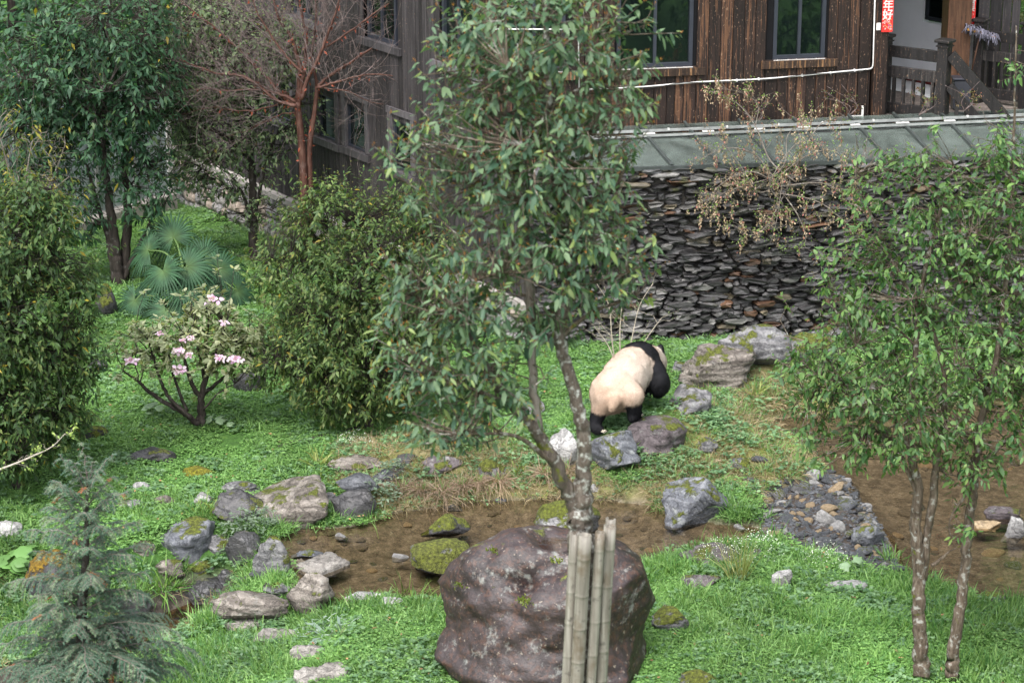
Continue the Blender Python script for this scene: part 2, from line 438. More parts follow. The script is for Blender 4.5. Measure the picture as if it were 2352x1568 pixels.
M_BLACK = mat_flat('shade_black', (.008, .008, .009), .9, .1)  # near-black colour paints in the dark of unlit rooms; also backs the planks

def mat_bamboo():
    t = NT('bamboo'); r = t.rand(); p = t.offset(t.obj(), r)
    n1 = t.noise(t.mapping(p, (22, 22, .8)), 1.5, 6, .6); n2_ = t.noise(p, 5, 5, .65)
    c = t.ramp(n1, [(.3, (.09, .08, .066)), (.5, (.18, .165, .14)), (.7, (.29, .275, .24))])
    c = t.mix(t.ramp(n2_, [(.52, 0), (.68, .75)]), c, (.085, .06, .036)); c = t.mix(t.ramp(t.noise(p, 14, 4, .7), [(.6, 0), (.68, .7)]), c, (.04, .036, .03))
    return t.done(t.pbsdf(c, .5, .4, t.bump(n1, .3, .004)))
M_BAMBOO = mat_bamboo()

def mat_window():
    t = NT('window_glass')
    g = t.node('BsdfGlossy', {'Color': (.80, .90, .88), 'Roughness': .02}).outputs[0]
    d = t.node('BsdfDiffuse', {'Color': (.006, .010, .010)}).outputs[0]
    tr = t.node('BsdfTransparent', {'Color': (.45, .5, .5)}).outputs[0]
    body = t.node('MixShader', {0: .35, 1: d, 2: tr}).outputs[0]
    fr = t.node('Fresnel', {'IOR': 1.55}).outputs[0]
    return t.done(t.node('MixShader', {0: t.math('MULTIPLY', fr, 2.3, True), 1: body, 2: g}).outputs[0])
M_GLASS = mat_window()
def mat_canopy(name, tint, milk, milk_col):
    t = NT(name); p = t.pos()
    n1 = t.noise(p, 2.2, 7, .7, .6)
    dirt = t.ramp(n1, [(.35, milk * .6), (.7, milk * 1.4)])
    g = t.node('BsdfGlossy', {'Color': (.42, .46, .46), 'Roughness': .05}).outputs[0]
    tr = t.node('BsdfTransparent', {'Color': tint}).outputs[0]
    d = t.node('BsdfDiffuse', {'Color': milk_col}).outputs[0]
    body = t.node('MixShader', {0: dirt, 1: tr, 2: d}).outputs[0]
    fr = t.node('Fresnel', {'IOR': 1.5}).outputs[0]
    return t.done(t.node('MixShader', {0: fr, 1: body, 2: g}).outputs[0])
M_CANOPY = mat_canopy('canopy_glass', (.95, .99, .96), .19, (.36, .43, .39))
M_PANELGLASS = mat_canopy('barrier_glass', (.55, .68, .66), .65, (.42, .50, .50))

def mat_water(name, tint, ripple=.3):
    t = NT(name); p = t.pos()
    n1 = t.noise(t.mapping(p, (1, 1.8, 1)), 5.5, 3, .5); n2_ = t.noise(p, 1.2, 3, .5)
    b = t.bump(t.math('MULTIPLY', n1, n2_), ripple, .05)
    tr = t.node('BsdfTransparent', {'Color': tint}).outputs[0]
    g = t.node('BsdfGlossy', {'Color': (1, 1, 1), 'Roughness': .03, 'Normal': b}).outputs[0]
    fr = t.node('Fresnel', {'IOR': 1.33, 'Normal': b}).outputs[0]
    return t.done(t.node('MixShader', {0: t.math('MULTIPLY', fr, 1.0), 1: tr, 2: g}).outputs[0])
M_WATER = mat_water('pond_water', (.86, .81, .71))
M_STREAM = mat_water('stream_water', (.66, .54, .38), .8)

def mat_ground():
    t = NT('ground_soil'); p = t.pos()
    n1 = t.noise(p, 1.1, 6, .6); n2_ = t.noise(p, 9, 6, .65); n3 = t.noise(p, 45, 3, .6)
    zone = t.attr('zone'); sp = t.node('SeparateColor', {0: zone})       # red: bed of the water, green: dry bank, blue: bare stony ground
    green = t.ramp(n2_, [(.3, (.022, .05, .012)), (.55, (.05, .12, .022)), (.75, (.10, .17, .035))])
    dry = t.ramp(n2_, [(.3, (.055, .055, .022)), (.5, (.14, .125, .055)), (.7, (.19, .165, .09))])
    dry = t.mix(t.ramp(n1, [(.45, 0), (.62, .75)]), dry, (.12, .14, .022))
    soil = t.ramp(n2_, [(.3, (.02, .015, .012)), (.55, (.055, .045, .038)), (.75, (.12, .105, .09))])
    bed = t.ramp(t.math('ADD', t.math('MULTIPLY', n2_, .6), t.math('MULTIPLY', n3, .4)), [(.36, (.034, .028, .020)), (.5, (.096, .079, .057)), (.64, (.19, .16, .122))])
    vc = t.node('TexVoronoi', {'Vector': t.mapping(p, (1, 1.25, 1)), 'Scale': 13.0})
    peb = t.ramp(vc.outputs['Distance'], [(.22, 1), (.30, 0)]); pr_ = t.node('SeparateColor', {0: vc.outputs['Color']})
    some = t.math('MULTIPLY', peb, t.ramp(t.math('ADD', t.math('MULTIPLY', pr_.outputs[1], .6), t.math('MULTIPLY', n1, .5)), [(.50, 0), (.56, .8)]))
    bed = t.mix(some, bed, t.ramp(pr_.outputs[0], [(.1, (.045, .04, .036)), (.5, (.10, .085, .065)), (.9, (.20, .175, .14))]))
    c = t.mix(sp.outputs[1], green, dry); c = t.mix(sp.outputs[2], c, soil); c = t.mix(sp.outputs[0], c, bed)
    h = t.math('ADD', t.math('MULTIPLY', n2_, .7), t.math('MULTIPLY', n3, .4))
    return t.done(t.pbsdf(c, .85, .25, t.bump(h, .6, .05)))
M_GROUND = mat_ground()
def mat_fur():
    t = NT('fur'); c = t.attr(); n1 = t.noise(t.obj(), 60, 3, .6)
    c = t.mix(1.0, c, t.ramp(n1, [(.3, .85), (.7, 1.12)]), 'MULTIPLY')
    return t.done(t.pbsdf(c, .75, .2))
M_FUR = mat_fur()
M_CLAW = mat_flat('claw', (.5, .45, .36), .4)
M_STEP = mat_rock('stepping_stone', (.12, .11, .10), (.215, .198, .18), (.32, .30, .275), lichen=.15, scale=1.6, strata=.3)
# ------------------------------------------------------------------ the lie of the land
WATER_Z, STREAM_Z = -0.10, -0.62
def poly_world(px, z): return np.array([at_z(x, y, z)[:2] for x, y in px])
POND = poly_world([(624, 1245), (680, 1208), (760, 1212), (840, 1203), (900, 1178), (1000, 1164), (1100, 1150), (1200, 1147), (1300, 1140), (1400, 1148), (1500, 1160), (1540, 1185),
                   (1640, 1200), (1730, 1205), (1790, 1225), (1770, 1250), (1690, 1262), (1580, 1272), (1480, 1300), (1380, 1330), (1200, 1360), (1000, 1394), (900, 1374), (800, 1366),
                   (735, 1366), (672, 1345), (642, 1300)], WATER_Z)
POND_E = poly_world([(1775, 962), (1850, 955), (1960, 950), (2080, 955), (2200, 930), (2352, 900), (2700, 860), (2760, 1330), (2560, 1400), (2352, 1392), (2240, 1365), (2150, 1352), (2080, 1325),
                     (2040, 1270), (2030, 1225), (1985, 1190), (1945, 1150), (1905, 1105), (1870, 1072), (1845, 1040), (1800, 1010), (1765, 985)], WATER_Z)
GRAVEL = poly_world([(1745, 1130), (1800, 1110), (1880, 1095), (1950, 1160), (2030, 1230), (2050, 1290), (2075, 1330), (1990, 1320), (1900, 1290), (1790, 1262), (1740, 1230), (1715, 1200)], WATER_Z)
STREAM = poly_world([(482, 1378), (478, 1412), (430, 1450), (383, 1480), (300, 1530), (180, 1640), (-120, 1800), (-420, 1800), (40, 1570), (190, 1510), (250, 1482), (300, 1450), (355, 1422), (400, 1398), (440, 1380)], STREAM_Z)
def sdist(poly, x, y):
    """signed distance, negative inside"""
    x = np.asarray(x, float); y = np.asarray(y, float); d = np.full(x.shape, 1e9); ins = np.zeros(x.shape, bool)
    n = len(poly)
    for i in range(n):
        a, b = poly[i], poly[(i + 1) % n]; e = b - a
        t = np.clip(((x - a[0]) * e[0] + (y - a[1]) * e[1]) / (e @ e), 0, 1)
        d = np.minimum(d, np.hypot(x - a[0] - t * e[0], y - a[1] - t * e[1]))
        c = (a[1] > y) != (b[1] > y)
        with np.errstate(divide='ignore', invalid='ignore'):
            ins ^= c & (x < (b[0] - a[0]) * (y - a[1]) / (b[1] - a[1]) + a[0])
    return np.where(ins, -d, d)
def gravel_d(x, y): return sdist(GRAVEL, x, y) + .30 * n2(x, y, 1.5, 35, 2)
def sstep(a, b, v):
    t = np.clip((v - a) / (b - a), 0, 1); return t * t * (3 - 2 * t)
WALL_A = np.array([0.30, 32.45]); WALL_ANG = rad(8)
WALL_D = np.array([math.cos(WALL_ANG), math.sin(WALL_ANG)]); WALL_N = np.array([WALL_D[1], -WALL_D[0]])
def height(x, y):
    x = np.asarray(x, float); y = np.asarray(y, float)
    h = .06 * n2(x, y, .45, 3) + .025 * n2(x, y, 1.9, 5)
    h = h + .34 * np.logaddexp(0, (19.6 - y) * 1.6) / 1.6                                   # the slope the photographer stands on
    h = h + .42 * np.exp(-(((x - 1.75) / 1.15) ** 2 + ((y - 28.5) / 1.0) ** 2))              # mound under the animal
    h = h + .30 * np.exp(-(((x - 3.3) / 1.3) ** 2 + ((y - 31.0) / 1.1) ** 2))
    h = h + .16 * np.exp(-(((x + 1.0) / 1.6) ** 2 + ((y - 27.9) / .7) ** 2))                # bank above the pond
    h = h - .05 * np.clip(y - 35.5, 0, 8) * sstep(-.5, -3, x)
    h = h + .5 * np.clip(y - 47, 0, 80) + .35 * np.clip(-x - 13, 0, 60) + .35 * np.clip(x - 15, 0, 60)   # valley sides
    h = h + 1.1 * np.clip(y - 38.5, 0, 30) * sstep(7.0, 8.6, x)                                # steep bank behind the porch
    # the ground behind the retaining wall is a terrace
    s = (x - WALL_A[0]) * WALL_D[0] + (y - WALL_A[1]) * WALL_D[1]; t = -(x - WALL_A[0]) * WALL_N[0] - (y - WALL_A[1]) * WALL_N[1]
    hl_ = (x + .47) * -.8425 + (y - 33.75) * -.5388                                       # in front of the left house wall when positive
    terr = sstep(.25, .4, t) * sstep(-.35, -.7, hl_) * sstep(4.6, 3.6, t)
    h = h * (1 - terr) + np.maximum(h, 2.27) * terr
    # lower ground to the left front, where the stream runs off
    ds = sdist(STREAM, x, y)
    nr = sstep(.25, -.25, (y - 23.2) - (x + 3.6) * .75)            # the near bank shelves, the far one is steep
    low = STREAM_Z + .05 + (.60 - .38 * nr) * np.clip(ds, 0, 9)
    h = np.minimum(h, np.where(y < 27.5, np.where(ds > 0, low + .0 * h, STREAM_Z - .05 - .12 * sstep(0, .3, -ds)), h))
    lf = sstep(-3.9, -5.2, x) * sstep(25.6, 24.2, y)
    h = h * (1 - lf) + np.minimum(h, -.5 + .1 * n2(x, y, 1.1, 9)) * lf
    for P, dep in ((POND, .16), (POND_E, .17)):
        d = sdist(P, x, y)
        near_side = sstep(0, -1, y - P[:, 1].mean() - 0.0)          # the near banks shelve gently, the far ones are steep
        edge = WATER_Z + .02 + (.75 - .67 * near_side) * np.clip(d, 0, 9)
        k = sstep(.9 + .9 * near_side, .0, d)
        inside = WATER_Z - .015 - dep * sstep(0, .55, -d) + .02 * n2(x, y, 2.5, 21)
        h = np.where(d < 0, inside, np.where(d < 1.8, np.minimum(h, edge) * k + h * (1 - k), h))
    g = gravel_d(x, y)
    gb = WATER_Z + .022 + .06 * n2(x, y, 1.6, 31) + .02 * n2(x, y, 6, 33)
    h = np.where(g < .25, gb * sstep(.25, -.05, g) + h * (1 - sstep(.25, -.05, g)), h)
    return h
def hz(x, y): return float(height(np.array([x]), np.array([y]))[0])
def ground_at(px, py):
    """where a sight line of the photograph meets the land"""
    d = ray(px, py); t = np.linspace(17, 62, 900) / d[1]
    P = _O + d * t[:, None]; H = height(P[:, 0], P[:, 1]); k = np.argmax(P[:, 2] < H)
    a, b = P[max(k - 1, 0)], P[k]; Ha, Hb = H[max(k - 1, 0)], H[k]
    u = (a[2] - Ha) / max((a[2] - Ha) - (b[2] - Hb), 1e-6)
    return a + (b - a) * np.clip(u, 0, 1)

def axis(lo, hi, step, far, grow=1.25):
    a = list(np.arange(lo, hi + 1e-6, step)); s = step
    while a[-1] < far[1]: s *= grow; a.append(a[-1] + s)
    s = step
    while a[0] > far[0]: s *= grow; a.insert(0, a[0] - s)
    return np.array(a)
gx = axis(-9.5, 9.5, .085, (-320, 320)); gy = axis(20.5, 36, .085, (-120, 420))
GX, GY = np.meshgrid(gx, gy); GZ = height(GX, GY)
nx, ny = len(gx), len(gy)
gv = np.stack([GX.ravel(), GY.ravel(), GZ.ravel()], 1)
ii = (np.arange(ny - 1)[:, None] * nx + np.arange(nx - 1)[None]).ravel()
gf = np.stack([ii, ii + 1, ii + nx + 1, ii + nx], 1)
DRY_PX = [(760, 1010), (960, 990), (1180, 1000), (1340, 1090), (1440, 1110), (1600, 1000), (1680, 880), (1760, 850), (1960, 850), (1960, 950), (1770, 965), (1760, 990), (1860, 1080), (1880, 1105),
          (1745, 1135), (1700, 1130), (1500, 1160), (1300, 1140), (1150, 1150), (1000, 1165), (880, 1180), (850, 1130), (780, 1080)]
DRY = poly_world(DRY_PX, .05)
def zones(x, y):
    bed = np.maximum(sstep(.06, -.02, sdist(POND, x, y)), sstep(.06, -.02, sdist(POND_E, x, y)))
    bed = np.maximum(bed, sstep(.05, -.05, sdist(STREAM, x, y)))
    dry = sstep(.25, -.25, sdist(DRY, x, y) + .25 * n2(x, y, 1.3, 41))
    bare = np.maximum(sstep(.15, -.1, gravel_d(x, y)), sstep(.5, .1, sdist(STREAM, x, y)))
    return bed, dry, bare
zb, zd, zr = zones(GX.ravel(), GY.ravel())
me = mesh_np('ground', gv, gf, M_GROUND)
za = me.color_attributes.new('zone', 'FLOAT_COLOR', 'POINT')
zc = np.ones((len(gv), 4), np.float32); zc[:, 0] = zb; zc[:, 1] = zd; zc[:, 2] = zr
za.data.foreach_set('color', zc.ravel())
tag(add('ground', me), kind='structure')

def water_sheet(name, poly, z, m, grow=.18):
    c = poly.mean(0); bm = bmesh.new()
    d = unit(poly - np.roll(poly, 1, 0)); nrm = np.stack([d[:, 1], -d[:, 0]], 1)
    area = .5 * np.sum(poly[:, 0] * np.roll(poly[:, 1], -1) - np.roll(poly[:, 0], -1) * poly[:, 1])
    q = poly + (nrm + np.roll(nrm, -1, 0)) * .5 * grow * (1 if area > 0 else -1)
    f = bm.faces.new([bm.verts.new((x, y, z)) for x, y in q])
    if f.normal.z < 0 or area < 0: f.normal_flip()
    bmesh.ops.triangulate(bm, faces=bm.faces[:]); me = bpy.data.meshes.new(name); bm.to_mesh(me); bm.free()
    me.materials.append(m)
    return tag(add(name, me), kind='structure')
water_sheet('pond_water', POND, WATER_Z, M_WATER)
water_sheet('pond_water', POND_E, WATER_Z - .004, M_WATER)
water_sheet('pond_water', GRAVEL, WATER_Z - .008, M_WATER, .12)
water_sheet('stream_water', STREAM, STREAM_Z, M_STREAM, .1)

# ------------------------------------------------------------------ rocks
_ICO = {}
def ico(sub):
    if sub not in _ICO:
        bm = bmesh.new(); bmesh.ops.create_icosphere(bm, subdivisions=sub, radius=1.0)
        _ICO[sub] = (np.array([v.co[:] for v in bm.verts]), np.array([[v.index for v in f.verts] for f in bm.faces])); bm.free()
    return _ICO[sub]
def rock_shape(seed, sub=4, cuts=9, rough=.22, fine=.05, lo=.55, hi=.9):
    r = np.random.default_rng(seed); V, F = ico(sub); V = V.copy()
    V *= (1 + rough * fbm(V * 1.25 + seed * 3.1, 3, seed))[:, None]
    for _ in range(cuts):
        n = unit(r.normal(size=3)); d = r.uniform(lo, hi)
        e = np.maximum(V @ n - d, 0); V -= n * (e * .88)[:, None]
    k = fbm(V * 4.2 + seed, 4, seed + 9); k2 = 1 - np.abs(fbm(V * np.array([2.2, 2.2, 5.5]) + seed, 3, seed + 5)) * 2
    V *= (1 + fine * k + fine * .9 * np.minimum(k2, .6) + .25 * fine * vnoise(V * 13 + seed, seed))[:, None]
    m = V.max(0); n_ = V.min(0); V = (V - (m + n_) / 2) / ((m - n_) / 2)
    lowz = np.clip(-V[:, 2] - .05, 0, 1)
    V[:, :2] *= (1 / np.maximum(.74, np.sqrt(np.maximum(1 - .8 * lowz ** 2, .01))))[:, None]   # boulders sit broad in the ground
    m = V.max(0); n_ = V.min(0)
    return (V - (m + n_) / 2) / ((m - n_) / 2), F
ROCKS = []           # (x, y, radius) footprints keep the plants off
def rock(name, label, cat, box, m, seed, group=None, sub=4, cuts=9, depth=.85, tall=None, rz=None, tilt=0.0, sink=.22, rough=.22, fine=.05, lo=.55, hi=.9, base_z=None, grow=1.0, parent=None):
    x0, y0, x1, y1 = box
    g = ground_at((x0 + x1) / 2, y1 - .12 * (y1 - y0)) if base_z is None else at_z((x0 + x1) / 2, y1 - .12 * (y1 - y0), base_z)
    s = px_per_m(g); w = (x1 - x0) / s * grow; d = w * depth
    dep = math.asin(min(.9, -ray((x0 + x1) / 2, y1)[2]))
    hh = ((y1 - y0) / s - d * math.sin(dep) * .75) / math.cos(dep) if tall is None else tall * w
    hh = max(hh, .16 * w)
    full = hh / (1 - sink)
    V, F = rock_shape(seed, sub, cuts, rough, fine, lo, hi)
    a = rz if rz is not None else random.uniform(-.3, .3)
    if tilt: V = V @ np.array(Matrix.Rotation(tilt, 3, 'Y')).T; V = (V - (V.max(0) + V.min(0)) / 2) / ((V.max(0) - V.min(0)) / 2)
    V = V * np.array([w / 2, d / 2, full / 2]); V[:, 2] += full / 2 - sink * full
    o = add(name, mesh_np(name, V, F, m), parent, (g[0], g[1] + d * .36, g[2] - .01), (0, 0, a * .4))
    ROCKS.append((g[0], g[1] + d * .36, .5 * w * .78, .5 * d * .70, g[2] + hh))
    if label: tag(o, label, cat, group)
    return o
# ------------------------------------------------------------------ rocks of the garden, each with its box in the photograph
# the big wet boulder: two hollows, one with a puddle
V, F = rock_shape(77, 6, 5, .13, .012, .84, .97)
bg = at_z(1258, 1600, 0.0); bw = 528 / px_per_m(bg); bd, bh = bw * .84, 1.46
def hollow(V, n, width, dep):
    n = unit(np.array(n, float)); a = np.arccos(np.clip(unit(V) @ n, -1, 1)); return V - unit(V) * (dep * np.exp(-(a / width) ** 2))[:, None]
V = hollow(V, (.12, -.05, .98), .22, .26); V = hollow(V, (-.24, -.62, .62), .19, .30); V = hollow(V, (.02, -.5, .72), .16, .10);
V *= (1 + .006 * fbm(V * 11, 4, 3))[:, None]
lz_ = np.clip(-V[:, 2], 0, 1); V[:, :2] *= (1 / np.maximum(.86, np.sqrt(np.maximum(1 - .8 * lz_ ** 2, .01))))[:, None]          # broad at the foot
V[:, :2] /= np.abs(V[:, :2]).max(0)
V = V * np.array([bw / 2, bd / 2, bh / 2 * 1.12]); V[:, 2] += bh / 2 * .86
big = empty('boulder', (bg[0], bg[1] + bd * .36, hz(bg[0], bg[1] + .4) - .05), 'huge wet purplish boulder with hollows behind the bamboo poles', 'boulder')
stone_o = add('stone', mesh_np('boulder_stone', V, F, R_BIG), big)
ROCKS.append((bg[0], bg[1] + bd * .36, bw * .34, bd * .34, 1.2))
# puddle lying in the top hollow
k = np.argmax(-((V[:, 0] / bw - .04) ** 2 + (V[:, 1] / bd - .04) ** 2))
pz = V[k, 2] + .035
an = np.linspace(0, 2 * np.pi, 22, endpoint=False)
pr = 1 + .22 * np.sin(2 * an + .5) + .12 * np.sin(5 * an)
pv = np.stack([V[k, 0] + .20 * pr * np.cos(an), V[k, 1] + .15 * pr * np.sin(an), np.full(22, pz)], 1)
add('puddle', mesh_np('puddle', pv, [list(range(22))], M_WATER, None, False), big)
def moss_tuft(parent, c, r, n, seed, colr=((.07, .10, .015), (.16, .19, .025)), L=.035):
    rg = np.random.default_rng(seed)
    P = c + rg.normal(size=(n, 3)) * np.array([r, r, r * .25]); D = unit(rg.normal(size=(n, 3)) + np.array([0, 0, 1.6]))
    Vl, Fl, kk = leaf_arrays(P, D, unit(rg.normal(size=(n, 3)) + np.array([0, -1, .5])), L * rg.uniform(.6, 1.3, n), L * .4, .2, BLADE)
    cc = np.array(colr[0]) + (np.array(colr[1]) - np.array(colr[0])) * rg.random(n)[:, None]
    return add('moss', mesh_np('moss', Vl, Fl, M_GRASS, np.repeat(cc, kk, 0)), parent)
for q, (px, py) in enumerate([(1205, 1378), (1205, 1372), (1275, 1285), (1130, 1258), (1055, 1340)]):
    dvec = ray(px, py)
    # nearest stone vertex to that sight line, in front
    W = V + np.array(big.location); rel = W - _O; t_ = rel @ dvec; dist = np.linalg.norm(rel - t_[:, None] * dvec, axis=1)
    cand = np.where(dist < .03)[0]
    if len(cand):
        kk = cand[np.argmin(t_[cand])]; tag(moss_tuft(big, V[kk], .035 if q != 0 else .05, 60, 500 + q), kind='stuff')

